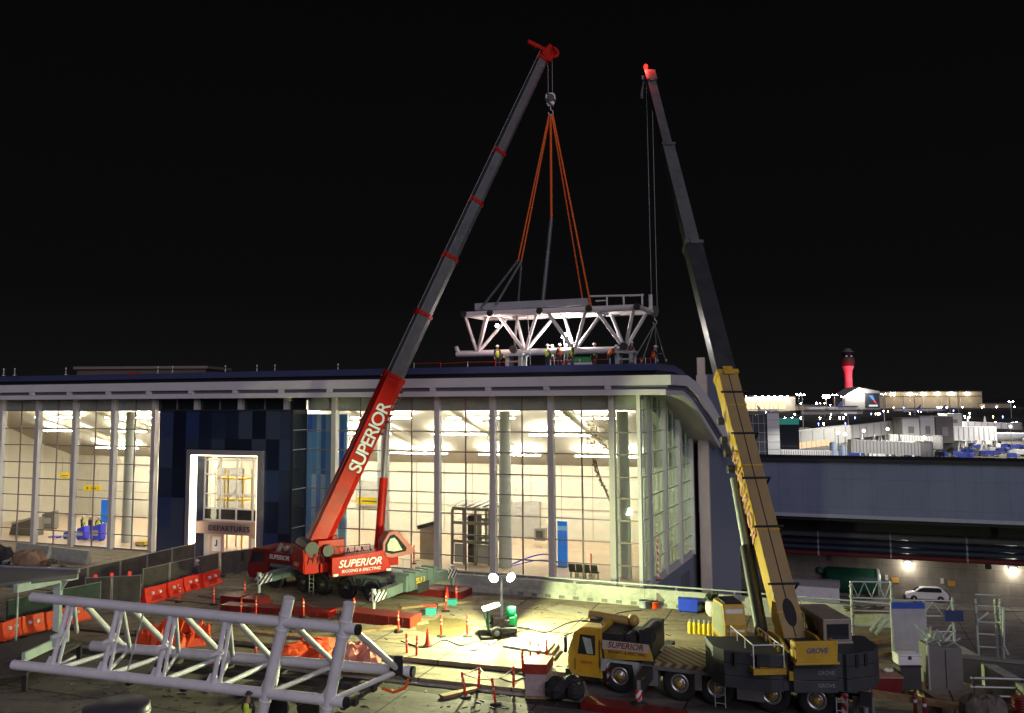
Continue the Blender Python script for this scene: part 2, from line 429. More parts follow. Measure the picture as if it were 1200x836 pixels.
mb = MB(); fprof(mb, [(.5, 14.42), (5.6, 14.42), (8, 14.1), (10.5, 13.5), (13.5, 12.3), (13.5, 12.75), (10.5, 13.95), (8, 14.62), (5.6, 14.9), (.5, 14.9)], -1.15, S1); P(mb, 'upper_roof', M_NAVY)
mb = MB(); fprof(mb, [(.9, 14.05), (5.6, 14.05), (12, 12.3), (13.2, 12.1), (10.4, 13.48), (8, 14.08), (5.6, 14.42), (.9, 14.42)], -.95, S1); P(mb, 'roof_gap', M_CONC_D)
# shell
fbox(mb := MB(), S0, S1, .0, .3, -.5, .09); fbox(mb, -.1, .2, .3, 17, -.5, .0); P(mb, 'sill', M_PIL)
fbox(mb := MB(), .2, S1, .3, 17, -.4, .02); P(mb, 'hall_floor', M_IFLR)
fbox(mb := MB(), .2, S1, 17, 17.4, -.4, 8.6); P(mb, 'back_wall', M_IWALL)
fbox(mb := MB(), S1, S1+.3, 0, 17.4, -.4, 12.6); P(mb, 'end_wall', M_IWALL)
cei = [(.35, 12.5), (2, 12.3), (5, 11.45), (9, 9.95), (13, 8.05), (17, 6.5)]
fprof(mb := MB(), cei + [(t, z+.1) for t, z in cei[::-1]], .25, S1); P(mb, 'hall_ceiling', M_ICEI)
mb = MB(); fbox(mb, -.12, .1, 14.9, 17.2, -10.5, 9.2); P(mb, 'rear_side_wall', mat('side_recess', (.12, .13, .13), .6, 0, .1, 1))
fbox(mb := MB(), -.1, .25, -.02, 15, -10.5, -.5); P(mb, 'lower_side_wall', M_SIDEW)
fbox(mb := MB(), -.13, -.1, 10.5, 13.2, -6, -1.3); P(mb, 'side_louvre', mat('louvre_grey', (.10, .11, .13), .6, 0, .2, 6))
# facade grid
ZR = [.09, 1.25, 2.77, 4.25, 5.72, 7.15, 8.68, 10.16, 11.73, 12.72]
PS = [1.85 + 4.379*n for n in range(16)]
PORT_R, PORT_L = 26.4, 39.2          # entrance block at its front plane, sits 1.7 m proud
for k, s in enumerate(PS):
    z0 = 11.75 if PORT_R < s < PORT_L+.5 else .0
    fbox(mb := MB(), s-.2, s+.2, -.34, .12, z0, 12.74); P(mb, 'pilaster', M_PIL)
fbox(mb := MB(), -.12, .12, -.2, .14, 0, 12.74); P(mb, 'corner_post', M_WHITE)
def window(s0, s1, z0, side=False, t0=0, gl=None, dark=False):
    mb = MB()
    f = MB()
    zt = ZR[-1]
    fbox(mb, s0, s1, .02, .04, z0, 11.73)
    w = P(mb, 'window', gl or M_GLZ)
    if z0 < 11.7:
        for z in ZR[:-1]:
            if z >= z0-.01: fbox(f, s0, s1, -.05, .0, z-.04, z+.04)
    if s1 - s0 > 3: fbox(f, (s0+s1)/2-.045, (s0+s1)/2+.045, -.08, .0, z0, zt)
    fbox(f, s0, s1, -.05, .0, zt-.06, zt)
    P(f, 'frame', M_MULL, w)
    t_ = MB(); fbox(t_, s0, s1, .005, .018, 11.77, zt-.06); P(t_, 'transom_pane', M_DGLASS if dark else M_FRIT, w)
    return w
window(.12, PS[0]-.2, .09)
for k in range(15):
    a, b = PS[k]+.2, PS[k+1]-.2
    if a > 67: break
    if a >= 28 and b <= 41.3: window(a, b, 11.73, dark=True)
    elif k == 5: window(a, 26.3, .09); 
    elif 36 < a < 41: window(a, b, 11.73, dark=True)
    else: window(a, b, .09)
fbox(mb := MB(), 26.45, 28.0, -.03, .02, 11.77, 12.6); P(mb, 'transom_pane', M_DGLASS)
# side glazing (plane s=0)
def szt(t): 
    for (a, za), (b, zb) in zip(sof[:-1], sof[1:]):
        if a <= t <= b: return za + (zb-za)*(t-a)/(b-a)
    return 8.3
TP = [.15, 1.7, 6.0, 10.4, 14.7]
for a, b in zip(TP[:-1], TP[1:]):
    mb = MB(); pts = [FB(-.02, a, 0), FB(-.02, b, 0)] + [FB(-.02, t, szt(t)) for t in (b, (a+b)/2, a)]
    mb.prism(pts, DS*.02); w = P(mb, 'window', M_GLG)
    f = MB()
    for z in ZR[1:-1]:
        tm = b
        for q in range(40):
            tt = a + (b-a)*q/39
            if szt(tt) < z: tm = tt; break
        if tm > a: f.prism([FB(-.1, a, z-.03), FB(-.1, tm, z-.03), FB(-.1, tm, z+.03), FB(-.1, a, z+.03)], DS*.07)
    f.prism([FB(-.1, a, 0), FB(-.1, b, 0), FB(-.1, b, .12), FB(-.1, a, .12)], DS*.07)
    for q in ((.33, .67) if b-a > 3 else (.5,)):
        tt = a+(b-a)*q; f.prism([FB(-.1, tt-.03, 0), FB(-.1, tt+.03, 0), FB(-.1, tt+.03, szt(tt)), FB(-.1, tt-.03, szt(tt))], DS*.07)
    P(f, 'frame', M_GALV, w)
for t in TP[1:]:
    mb = MB(); mb.prism([FB(-.32, t-.13, -.3), FB(-.32, t+.13, -.3), FB(-.32, t+.13, szt(t)), FB(-.32, t-.13, szt(t))], DS*.38); P(mb, 'pilaster', M_PIL)
# pier at the back end
W = thing('stair_tower', 'narrow cream and grey blue slab tower behind the right end of the terminal', 'tower', FB(-1.1, 15, -10.5), FYAW)
fbox(mb := MB(), -1.45, -.62, 15.2, 15.6, -10.5, 14.4); P(mb, 'front_pier', M_CREAM, W)
fbox(mb := MB(), -1.3, -.7, 15.25, 15.6, 14.4, 15.9); P(mb, 'pier_cap', M_CREAM, W)
fbox(mb := MB(), -1.43, -.64, 15.6, 29, -10.5, 14.5); P(mb, 'side_wall', M_SIDEW, W)
fbox(mb := MB(), -.62, 12, 19, 29, 8, 13.9); P(mb, 'rear_block', mat('rear_block_white', (.6, .6, .62), .6, 0, .05, .5), W)
# entrance block
TB = -1.7
E_ = MB()
def ebox(mb, s0, s1, t0, t1, z0, z1): return fbox(mb, s0, s1, t0, t1, z0, z1)
OR_, OL_, OZ = 29.3, 35.7, 8.25      # opening
ebox(E_, OL_, PORT_L, TB, -.03, 0, 11.7); ebox(E_, PORT_R+.05, OR_, TB, -.03, 0, 11.7); ebox(E_, OR_, OL_, TB, -.03, OZ, 11.7)
entr = P(E_, 'entrance_block', M_CLAD)
mb = MB(); fbox(mb, PORT_R-.02, PORT_R+.05, TB, -.03, 0, 11.7); P(mb, 'end_glazing', M_DGLASS, entr)
mb = MB(); fbox(mb, PORT_R-.06, PORT_L+.1, TB-.06, .3, 11.702, 11.80); P(mb, 'roof_cap', M_BLK, entr)
mb = MB(); fbox(mb, PORT_R-.06, PORT_R+.1, TB-.05, TB, 0, 11.70); fbox(mb, PORT_R-.06, PORT_R+.06, -.1, .0, 0, 11.70); P(mb, 'edge_trim', M_BLK, entr)
for zz in (2.8, 5.7, 8.7, 10.2):
    mb = MB(); fbox(mb, PORT_R-.05, PORT_R-.02, TB, -.1, zz, zz+.06); P(mb, 'trim', M_GALV, entr)
PF = MB(); w_ = .38
fbox(PF, OL_, OL_+w_, TB-.35, TB-.003, 0, OZ+w_); fbox(PF, OR_-w_, OR_, TB-.35, TB-.003, 0, OZ+w_); fbox(PF, OR_, OL_, TB-.35, TB-.003, OZ, OZ+w_)
pf = P(PF, 'portal_frame', mat('portal_metal', (.34, .32, .32), .4, .3, .1, 1), entr)
L_ = MB(); fbox(L_, OL_-.06, OL_, TB-.3, TB+.35, .1, OZ-.06); fbox(L_, OR_+.1, OL_-.06, TB-.3, TB+.35, OZ-.08, OZ); fbox(L_, OR_, OR_+.06, TB-.3, TB+.35, .1, OZ)
P(L_, 'led_strip', M_LED, entr)
# recessed glazed screen of the entrance
rt = TB+1.25
mb = MB(); fbox(mb, OR_, OL_, rt+.02, rt+.04, 2.95, OZ); sg = P(mb, 'entrance_glazing', M_GLZ, entr)
f = MB()
for q in range(5):
    s = OR_+.05 + (OL_-OR_-.1)*q/4; fbox(f, s-.07, s+.07, rt-.06, rt+.0, 2.5, OZ)
for z in (2.98, 3.9, 5.05, 6.6, 7.75): fbox(f, OR_, OL_, rt-.05, rt-.005, z-.06, z+.06)
P(f, 'frame', M_PIL, sg)
mb = MB(); fbox(mb, OR_, OL_, rt+.05, rt+.2, 3.0, 3.85); P(mb, 'dark_band', M_DKST, entr)
mb = MB(); fbox(mb, OR_, OL_, TB+.45, rt-.07, 2.0, 2.92); sgn = P(mb, 'sign_band', mat('sign_band_brown', (.28, .19, .16), .5, 0, .05, 1), entr)
rgt = -DS
text('lettering', 'DEPARTURES', .62, mat('letter_dark', (.03, .03, .05), .5), entr, FB((OR_+OL_)/2, TB+.43, 2.45), rgt, (0, 0, 1), .015, bold=.012, world=True, spacing=1.12)
mb = MB(); fbox(mb, OR_+.1, OR_+.6, rt, rt+.1, 0, 2); fbox(mb, OL_-.6, OL_-.1, rt, rt+.1, 0, 2); fbox(mb, OR_+.1, OL_-.1, rt, rt+.1, 1.85, 2); P(mb, 'door_frame', M_PIL, entr)
for a in (OR_+.65, OL_-2.0):
    mb = MB(); fbox(mb, a, a+1.35, rt+.05, rt+.1, .05, 1.85); dr = P(mb, 'door', mat('door_pinkish', (.55, .36, .28), .5, 0, .1, 2), entr)
    mb = MB(); fbox(mb, a+.25, a+1.1, rt+.01, rt+.045, .5, 1.65); P(mb, 'door_panel', M_WHITE, dr)
    mb = MB(); fbox(mb, a+.6, a+.72, rt-.01, rt+.008, .9, 1.4); fbox(mb, a+.6, a+.85, rt-.01, rt+.008, .9, 1.0); P(mb, 'symbol', M_DKST, dr)
# interior
for k, t in enumerate((4.3, 8.3, 12.3)):
    zc = [11.35, 9.9, 8.0][k]
    for j in range(7):
        s = 2.2 + j*8.76 + (0, 3.6, 1.2)[k]
        if s + 5.6 > 68: continue
        mb = MB(); fbox(mb, s, s+5.6, t, t+.17, zc-.35, zc-.27); P(mb, 'ceiling_light', M_STRIP)
for j in range(7):
    s = 6 + j*8.76
    mb = MB(); mb.tube(FB(s, 1.2, 12.0), FB(s-.3, 13.5, 7.9), .33, 10); P(mb, 'ceiling_rib', M_IWALL)
for u, t in ((592, 3.2), (731, 2.2), (150, 3.2), (448, 7)):
    s, _ = ont(u, 600, t); mb = MB(); c = FB(s, t, 0)
    mb.tube(c, c+V((0, 0, 11.6)), .5, 18, .42); P(mb, 'column', mat('column_white', (.72, .72, .66), .5, 0, .08, .6))
mb = MB(); fbox(mb, 23.6, 27.6, 1.2, 1.35, 0, 11.4); P(mb, 'blue_panel_wall', M_CLAD2)
for s0, s1, z0, z1 in ((14, 17.5, .02, 3.2), (30, 33, 2.2, 4.6), (46.5, 50, .02, 5.5), (55, 57.5, .02, 3)):
    mb = MB(); fbox(mb, s0, s1, 16.7, 16.98, z0, z1); P(mb, 'wall_panel', mat('wall_panel_grey', (.45, .42, .38), .6, 0, .1, 1))
mb = MB()
for k in range(24):
    s = .4+k*2.9; fbox(mb, s, s+.04, 16.96, 16.995, .1, 6.5)
fbox(mb, .3, 69, 16.93, 16.96, 2.6, 2.66); P(mb, 'panel_joint', mat('joint_tan', (.45, .36, .27), .7))
# roof-edge uprights, penthouse
for k, (u, v) in enumerate([(4, 445), (17, 443), (77, 442), (185, 439), (202, 439), (264, 438), (301, 437), (322, 436), (396, 434)]):
    p = D(u, v, 78 - u*.0145); b = V((p.x, p.y, 14.92))
    mb = MB(); mb.lathe([(.16, 0), (.16, .05), (.05, .08), (.05, .5), (.08, .52), (.08, .64), (.02, .68)], (0, 0, 0), 8)
    o = mb.build('roof_vent_pipe', M_GALV); o.location = b
    tag(o, ['short pale vent pipe at far left end of roof edge', 'second short vent pipe from the left end of the roof', 'lone vent pipe left of the rooftop plant room', 'vent pipe in front of the rooftop plant room, left of two', 'vent pipe in front of the rooftop plant room, right of two', 'vent pipe on roof edge just right of the plant room', 'vent pipe on roof above the entrance block', 'vent pipe on roof right of the entrance centre', 'vent pipe on roof just left of the red crane boom'][k], 'vent pipe', 'vent pipes along the roof edge')
p0, p1 = D(90, 440, 100), D(241, 440, 100)
t_ = thing('roof_plant_room', 'low brown plant room standing on the terminal roof at left', 'plant room', (p0.x, 100, 9))
mb = MB(); mb.box(p0.x, p1.x, 100, 108, 9, 16.3); P(mb, 'wall', mat('plant_brown', (.12, .09, .07), .8, 0, .15, 1), t_)
mb = MB(); mb.box(p0.x-.3, p1.x+.3, 99.7, 108.3, 16.3, 16.6); P(mb, 'roof_edge', mat('plant_edge', (.2, .17, .14), .8), t_)
mb = MB(); mb.box(p0.x+6, p0.x+7.3, 99.9, 99.99, 14.6, 15.9); P(mb, 'red_panel', M_RED, t_)
# ================================================================ CRANES
def wheel(root, x, y, zc, r, w, rimm, hubm):
    s = 1 if y > 0 else -1
    mb = MB(); mb.lathe([(r*.52, -w/2), (r*.9, -w/2), (r, -w*.36), (r, w*.36), (r*.9, w/2), (r*.52, w/2), (r*.5, w/2-.04)], (x, y, zc), 24, 'y')
    wo = mb.build('wheel', M_BLK, root)
    mb = MB(); pr = [(.02, .10), (r*.2, .10), (r*.24, .02), (r*.38, -.06), (r*.44, .0), (r*.53, .02), (r*.53, -.1)]
    mb.lathe([(a, s*b) for a, b in pr], (x, y+s*w/2, zc), 20, 'y'); mb.build('rim', rimm, wo)
    mb = MB(); mb.lathe([(.02, s*.16), (r*.17, s*.15), (r*.2, s*.02)], (x, y+s*w/2, zc), 12, 'y')
    for k in range(10):
        a = 2*pi*k/10; mb.tube((x+cos(a)*r*.3, y+s*w/2, zc+sin(a)*r*.3), (x+cos(a)*r*.3, y+s*(w/2+.05), zc+sin(a)*r*.3), .025, 5)
    mb.build('hub', hubm, wo)
    return wo

def boom_sections(root, piv, tip, secs, mats, collar, upv=None):
    piv, tip = V(piv), V(tip); b = (tip-piv).normalized(); L = (tip-piv).length
    hd = V((b.x, b.y, 0)).normalized(); sd = V((hd.y, -hd.x, 0)); u = sd.cross(b); 
    if u.z < 0: u = -u
    objs = []
    for k, (f0, f1, wd, ht) in enumerate(secs):
        p, q = piv+b*(L*f0), piv+b*(L*f1)
        mb = MB()
        pr = [(-.5, .5), (.5, .5), (.5, -.18), (.34, -.42), (.14, -.5), (-.14, -.5), (-.34, -.42), (-.5, -.18)]
        mb.prism([p + sd*(a*wd) + u*(c*ht) for a, c in pr], q-p)
        o = mb.build('boom_section', mats[k], root, world=True, bevel=.03)
        cb = MB(); e = q - b*.25; g = .06
        cb.prism([e + sd*(a*(wd+2*g)) + u*(c*(ht+2*g)) for a, c in pr], b*.25)
        cb.bar(e - b*.1 + u*(ht/2+.05), e + b*.4 + u*(ht/2+.05), wd*.5, .12, u)
        cb.build('collar', collar[k], o, world=True)
        if k == 0:
            rb = MB()
            for q_ in (.15, .4, .62, .85):
                c_ = p + (q-p)*q_
                rb.prism([c_ + sd*(a*(wd+.04)) + u*(c*(ht+.04)) for a, c in pr], b*.08)
            rb.build('stiffener_band', mats[0], o, world=True)
        objs.append(o)
    return b, sd, u, L, objs

def ladder(mb, p, q, w, sd, n=7, r=.025):
    p, q, sd = V(p), V(q), V(sd)
    mb.tube(p-sd*w/2, q-sd*w/2, r, 6); mb.tube(p+sd*w/2, q+sd*w/2, r, 6)
    for k in range(n):
        c = p+(q-p)*((k+.5)/n); mb.tube(c-sd*w/2, c+sd*w/2, r*.8, 6)

# ------------------------------------------------ red crane
ang = math.atan2(.515, -.857)
RC = thing('mobile_crane', 'red and grey mobile crane with raised boom lettered SUPERIOR before the lit windows', 'crane', (-10.33, 56.6, 0), ang)
def pr(mb, n, m, par=None, **k): return mb.build(n, m, par or RC, **k)
mb = MB(); mb.box(-5.6, 6.3, -.55, .55, .75, 1.35); pr(mb, 'chassis', M_DKST)
mb = MB(); mb.box(-5.4, 6.3, -1.35, 1.35, 1.36, 1.62); mb.box(-5.4, -3.9, -1.2, 1.2, 1.62, 1.8); mb.box(1.4, 4.0, -1.3, 1.3, 1.62, 1.78); mb.box(-3.8, -.6, 1.0, 1.34, .95, 1.36)
pr(mb, 'deck', M_GRYP, bevel=.03)
pr(MB().box(.3, .95, .9, 1.34, .6, 1.36), 'tool_box', M_DKST); pr(MB().box(-1.75, -1.3, .9, 1.36, .6, 1.36), 'tool_box', M_DKST)
for x in (5.75, 3.2, 1.55, -.5, -2.6):
    for y in (1.15, -1.15): wheel(RC, x, y, .69, .69, .42, M_DKST, M_DKST)
for x in (3.2, 1.55, -.5, -2.6):
    mb = MB(); mb.prism([(x-.85, .95, 1.0), (x-.55, .95, 1.45), (x+.55, .95, 1.45), (x+.85, .95, 1.0), (x+.7, .95, 1.0), (x+.48, .95, 1.38), (x-.48, .95, 1.38), (x-.7, .95, 1.0)], (0, .42, 0)); pr(mb, 'mudguard', M_DKST)
# driver cab
mb = MB()
prof = [(6.55, .45), (8.35, .45), (8.55, .75), (8.5, 1.35), (8.15, 2.35), (7.9, 2.5), (6.55, 2.5)]
mb.prism([(x, -1.25, z) for x, z in prof], (0, 2.5, 0)); cab = pr(mb, 'driver_cab', M_REDD, bevel=.05)
mb = MB(); mb.prism([(8.5, -1.1, 1.38), (8.5, 1.1, 1.38), (8.2, 1.05, 2.28), (8.2, -1.05, 2.28)], (.03, 0, .01)); pr(mb, 'windscreen', M_PALEGL, cab)
mb = MB(); mb.prism([(6.95, 1.26, 1.4), (8.2, 1.26, 1.4), (7.95, 1.26, 2.25), (6.95, 1.26, 2.25)], (0, .02, 0)); pr(mb, 'side_window', M_DGLASS, cab)
mb = MB(); mb.box(8.4, 8.62, -1.2, 1.2, .5, .72)
for y in (-.9, .9): mb.box(8.6, 8.66, y-.2, y+.2, .78, 1.0)
pr(mb, 'bumper', M_GALV, cab)
text('lettering', 'SUPERIOR', .2, M_WHITE, cab, (8.58, 0, 1.15), (0, 1, 0), (0, 0, 1), .01, bold=.008)
mb = MB(); mb.bar((8.5, 1.3, 2.3), (8.6, 1.65, 2.25), .04, .04); mb.box(8.5, 8.58, 1.6, 1.8, 1.6, 2.2); mb.bar((8.5, -1.3, 2.3), (8.6, -1.65, 2.25), .04, .04); mb.box(8.5, 8.58, -1.8, -1.6, 1.6, 2.2); pr(mb, 'mirror', M_BLK, cab)
mb = MB(); mb.box(4.35, 6.5, 1.0, 1.36, 1.64, 2.35); sb = pr(mb, 'side_board', M_REDD, bevel=.02)
text('lettering', 'SUPERIOR', .42, M_WHITE, sb, (5.4, 1.38, 2.05), (-1, 0, 0), (0, 0, 1), .01, .25, .012)
mb = MB(); mb.box(4.2, 6.5, -1.25, .95, 1.64, 2.15); mb.tube((4.4, .3, 2.3), (6.3, .3, 2.3), .3, 10); mb.tube((4.6, -.5, 2.25), (6.1, -.6, 2.3), .28, 10); pr(mb, 'engine_cover', M_SCRAP)
mb = MB()
for k in range(9): mb.sph((4.5+k*.22, .5+.3*sin(k*2.), 2.45+.08*cos(k*3.1)), .16+.05*(k % 3), 7)
pr(mb, 'rolled_sling', mat('canvas_tan', (.28, .22, .17), .9, 0, .3, 4))
mb = MB(); ladder(mb, (2.4, 1.42, .05), (2.4, 1.42, 1.6), .36, (1, 0, 0), 6); pr(mb, 'ladder', M_GALV)
# front and rear outriggers
def outrigger(x, ext, rear):
    for s in (1, -1):
        mb = MB(); mb.bar((x, s*1.0, 1.28), (x, s*(ext-.9), 1.18), .5, .58); ob = pr(mb, 'outrigger_beam', M_GRYP, bevel=.02)
        mb = MB(); mb.bar((x, s*(ext-.9), 1.18), (x, s*(ext+.12), 1.14), .44, .5); pr(mb, 'hazard_end', M_CHEV, ob)
        mb = MB(); mb.tube((x, s*ext, 1.3), (x, s*ext, .2), .1, 10); mb.tube((x, s*ext, 1.6), (x, s*ext, .9), .15, 10); pr(mb, 'jack_leg', M_GALV, ob)
        mb = MB(); mb.lathe([(.1, .3), (.45, .14), (.45, .08)], (x, s*ext, 0.04), 12); pr(mb, 'jack_foot', M_DKST, ob)
outrigger(4.5, 3.9, False)
outrigger(-5.0, 4.0, True)
mb = MB(); mb.box(-5.5, -4.6, -1.6, 1.6, 1.0, 1.95)
for k in range(5): mb.box(-5.55, -4.55, -1.4+k*.62, -1.1+k*.62, 1.0, 2.05)
pr(mb, 'outrigger_box', M_GRYP, bevel=.02)
text('lettering', 'SLI 3', .45, M_SIGNY, RC, (-5.6, .3, 1.5), (0, -1, 0), (0, 0, 1), .01, 0, .02)
mb = MB(); mb.box(1.9, 3.5, 1.35, 1.75, 1.45, 2.55); hb = pr(mb, 'storage_box', M_GRYP, bevel=.03)
mb = MB(); mb.box(2.35, 2.95, 1.752, 1.77, 1.5, 2.5); pr(mb, 'hazard_panel', M_CHEV, hb)
# superstructure
fs = V((.874, .485, 0)).normalized(); SC0 = V((-10.3, 55.5, 0)); ys = math.atan2(fs.y, fs.x)
def sup(mb, n, m, Mw, root, par=None, **k):
    mb.v = [Mw @ p for p in mb.v]; return mb.build(n, m, par or root, world=True, **k)
MS = Matrix.Translation(SC0) @ Matrix.Rotation(ys, 4, 'Z')
def ps(mb, n, m, par=None, **k): return sup(mb, n, m, MS, RC, par, **k)
mb = MB(); mb.lathe([(1.0, 1.6), (1.05, 1.7), (1.05, 1.95), (.9, 2.0)], n=20); ps(mb, 'slew_ring', M_DKST)
mb = MB(); mb.box(-2.4, 2.7, -1.2, 1.1, 2.0, 2.55); mb.box(-2.5, -.8, -1.0, -.62, 2.5, 3.9); mb.box(-2.5, -.8, .55, .9, 2.5, 3.9); mb.box(-.8, 2.4, -.9, .8, 2.5, 3.05)
turret = ps(mb, 'turret', M_RED, bevel=.04)
mb = MB(); mb.prism([(-1.9, -1.95, 1.82), (1.95, -1.95, 1.82), (1.5, -1.95, 3.15), (-1.9, -1.95, 2.95)], (0, .7, 0)); cwp = ps(mb, 'counterweight', M_RED, bevel=.03)
xw = fs; rw = V((fs.y, -fs.x, 0))
def wpt(x, y, z): return MS @ V((x, y, z))
text('lettering', 'SUPERIOR', .62, M_WHITE, cwp, wpt(-.12, -1.965, 2.52), fs, (0, 0, 1), .012, .3, .022, world=True)
text('lettering', 'RIGGING & ERECTING', .25, M_WHITE, cwp, wpt(-.05, -1.965, 2.08), fs, (0, 0, 1), .01, .2, .008, world=True)
mb = MB()
for x in (-1.8, 1.6): mb.box(x, x+.3, -1.97, -1.93, 1.84, 1.98)
ps(mb, 'reflector', M_WHITE, cwp)
mb = MB(); mb.box(-3.4, -2.5, -1.25, 1.2, 2.0, 3.3); mb.box(-3.5, -3.4, -1.3, 1.2, 2.1, 3.5); ps(mb, 'winch_housing', M_RED, bevel=.04)
mb = MB(); mb.tube((-2.95, -1.3, 3.5), (-2.95, 1.1, 3.5), .42, 16); mb.tube((-1.95, -1.35, 3.3), (-1.95, -1.0, 3.3), .35, 12); ps(mb, 'winch_drum', M_DKST)
mb = MB()
for k in range(14): mb.pipe([(-3.2+k*.3, -1.25, 2.6), (-3.1+k*.3, -1.32, 3.0+.2*(k % 3)), (-2.8+k*.3, -1.2, 2.7)], .03, 5)
ps(mb, 'hydraulic_hose', M_BLK)
# operator cab
mb = MB()
cp = [(1.35, 2.75), (2.0, 2.6), (3.35, 2.75), (3.55, 2.95), (2.55, 4.05), (2.2, 4.25), (1.75, 4.2), (1.35, 3.6)]
mb.prism([(x, -1.95, z) for x, z in cp], (0, .95, 0)); oc = ps(mb, 'operator_cab', mat('cab_red_grey', (.50, .16, .13), .5, 0, .1, 2), bevel=.05)
mb = MB(); mb.prism([(x, -1.965, z) for x, z in [(1.5, 3.0), (1.95, 2.85), (2.9, 2.95), (2.95, 3.15), (2.35, 3.85), (2.1, 4.05), (1.8, 4.0), (1.5, 3.5)]], (0, .012, 0)); wi = ps(mb, 'cab_window', M_DGLASS, oc)
mb = MB(); mb.prism([(x, -1.975, z) for x, z in [(1.68, 3.1), (2.1, 3.0), (2.65, 3.05), (2.3, 3.65), (2.1, 3.85), (1.85, 3.8), (1.66, 3.45)]], (0, .008, 0)); ps(mb, 'pane', mat('pane_painted_lit', (.62, .66, .50), .15, 0, .4, 2.5), wi)  # pale colour makes the pane look lit; it does not glow
piv = V((-12.25, 54.45, 3.6)); tip = D(640, 62, 62.6)
secs = [(-.045, .298, 1.15, 1.4), (.29, .42, .98, 1.12), (.41, .536, .88, 1.02), (.53, .655, .80, .92), (.65, .765, .72, .84), (.76, .985, .64, .76)]
bb, sd, uu, LL, bo = boom_sections(RC, piv, tip, secs, [M_RED] + [M_BOOM]*5, [M_RED]*6)
# side lettering on the base section
S_ = bo[0]
text('letter_outline', 'SUPERIOR', 1.2, M_BLK, S_, piv+bb*(LL*.186)+sd*.588+uu*.0-bb*.03, bb, uu, .006, .0, .5, world=True, spacing=.88)
mb = MB(); c0, c1 = piv+bb*(LL*.10)+sd*.585, piv+bb*(LL*.272)+sd*.585
text('lettering', 'SUPERIOR', 1.2, M_WHITE, S_, (c0+c1)/2 + sd*.02 + uu*.0, bb, uu, .014, .0, .045, world=True, spacing=.88)
mb = MB()
for k in range(8): c = piv+bb*(LL*(.2+.011*k))+uu*-.72; mb.tube(c+sd*.45, c+sd*.1, .09, 8)
mb.build('hose_guide', M_REDD, S_, world=True)
# luffing cylinder
cb, ct = wpt(1.7, -.2, 3.0), piv + bb*(LL*.235) - uu*.7
mb = MB(); mid_ = cb+(ct-cb)*.52; mb.tube(cb, mid_, .28, 14); lc = mb.build('lift_cylinder', M_RED, RC, world=True)
mb = MB(); mb.tube(mid_, ct, .18, 12); mb.build('piston_rod', M_CHROME, lc, world=True)
# boom head
hd = V((bb.x, bb.y, 0)).normalized()
mb = MB(); mb.bar(tip-bb*.6, tip+bb*.35+hd*.3, .8, .9, uu); mb.bar(tip+bb*.2-hd*.2, tip-hd*1.6+V((0, 0, .55)), .22, .3)
mb.tube(tip+hd*.5+sd*.4+V((0, 0, .0)), tip+hd*.5-sd*.4, .42, 14); mb.build('boom_head', M_RED, RC, world=True)
hk1 = D(645, 118, 62.75)
mb = MB()
for o_ in (-.16, .16): mb.tube(V((hk1.x+o_, hk1.y, hk1.z+.6)), V((hk1.x+o_, hk1.y, tip.z)), .022, 5)
mb.tube(wpt(-2.9, 0, 3.9), tip+uu*.5, .02, 5)
mb.build('hoist_rope', M_STEEL, RC, world=True)

mb = MB()
for x in (-2.2, -1.2, -.2, .8): mb.tube((x, -1.15, 2.55), (x, -1.15, 3.45), .025, 6)
for z in (3.0, 3.45): mb.tube((-2.2, -1.15, z), (.8, -1.15, z), .025, 6)
ps(mb, 'handrail', M_REDD)
mb = MB()
for x in (-1.0, .2, 1.2): mb.box(x, x+.015, -1.972, -1.95, 1.85, 3.0)
for k in range(9): mb.box(-5.2+k*1.1, -5.17+k*1.1, 1.352, 1.36, 1.38, 1.6)
ps(mb, 'panel_seam', M_BLK, cwp)
mb = MB(); mb.pipe([(-3.6, 1.3, 1.0), (-1.5, 1.42, .85), (.2, 1.4, .95), (2.2, 1.43, .8), (4.0, 1.36, 1.0)], .035, 6); pr(mb, 'hydraulic_hose', M_BLK)
mb = MB()
for x in (-4.6, -3.0, -1.4, .2): mb.tube((x, -1.25, 1.62), (x, -1.25, 2.3), .02, 5)
mb.tube((-4.6, -1.25, 2.3), (.2, -1.25, 2.3), .02, 5); pr(mb, 'handrail', M_GALV)
# ------------------------------------------------ yellow crane
YZ = -.42
angy = math.atan2(.386, -.922)
YC = thing('mobile_crane', 'yellow mobile crane with raised boom and dark counterweight blocks in the right foreground', 'crane', (10.74, 37.75, YZ), angy)
def py(mb, n, m, par=None, **k): return mb.build(n, m, par or YC, **k)
mb = MB(); mb.box(-4.2, 6.6, -.6, .6, .7, 1.35); py(mb, 'chassis', M_DKST)
mb = MB(); mb.box(-4.2, 4.5, -1.38, 1.38, 1.37, 1.55); py(mb, 'deck', M_DECKST, bevel=.02)
mb = MB(); mb.box(2.45, 2.75, .6, 1.4, .55, 1.36); mb.box(-.1, 1.0, .8, 1.42, .4, 1.36); mb.box(4.35, 5.15, .8, 1.4, .5, 1.36); mb.box(-4.3, -3.5, .7, 1.42, .3, 1.1); mb.box(-4.2, 4.4, 1.3, 1.42, 1.2, 1.37); py(mb, 'side_locker', M_STEEL, bevel=.02)
for x in (6.04, 3.4, 1.85, -.4, -2.15):
    for y in (1.15, -1.15): wheel(YC, x, y, .745, .745, .42, M_CHROME, M_YEL)
mb = MB()
prof = [(6.85, .5), (8.25, .5), (8.5, .85), (8.48, 1.3), (8.15, 2.45), (7.8, 2.68), (6.85, 2.68)]
mb.prism([(x, -1.3, z) for x, z in prof], (0, 2.6, 0)); cab = py(mb, 'driver_cab', M_YEL, bevel=.06)
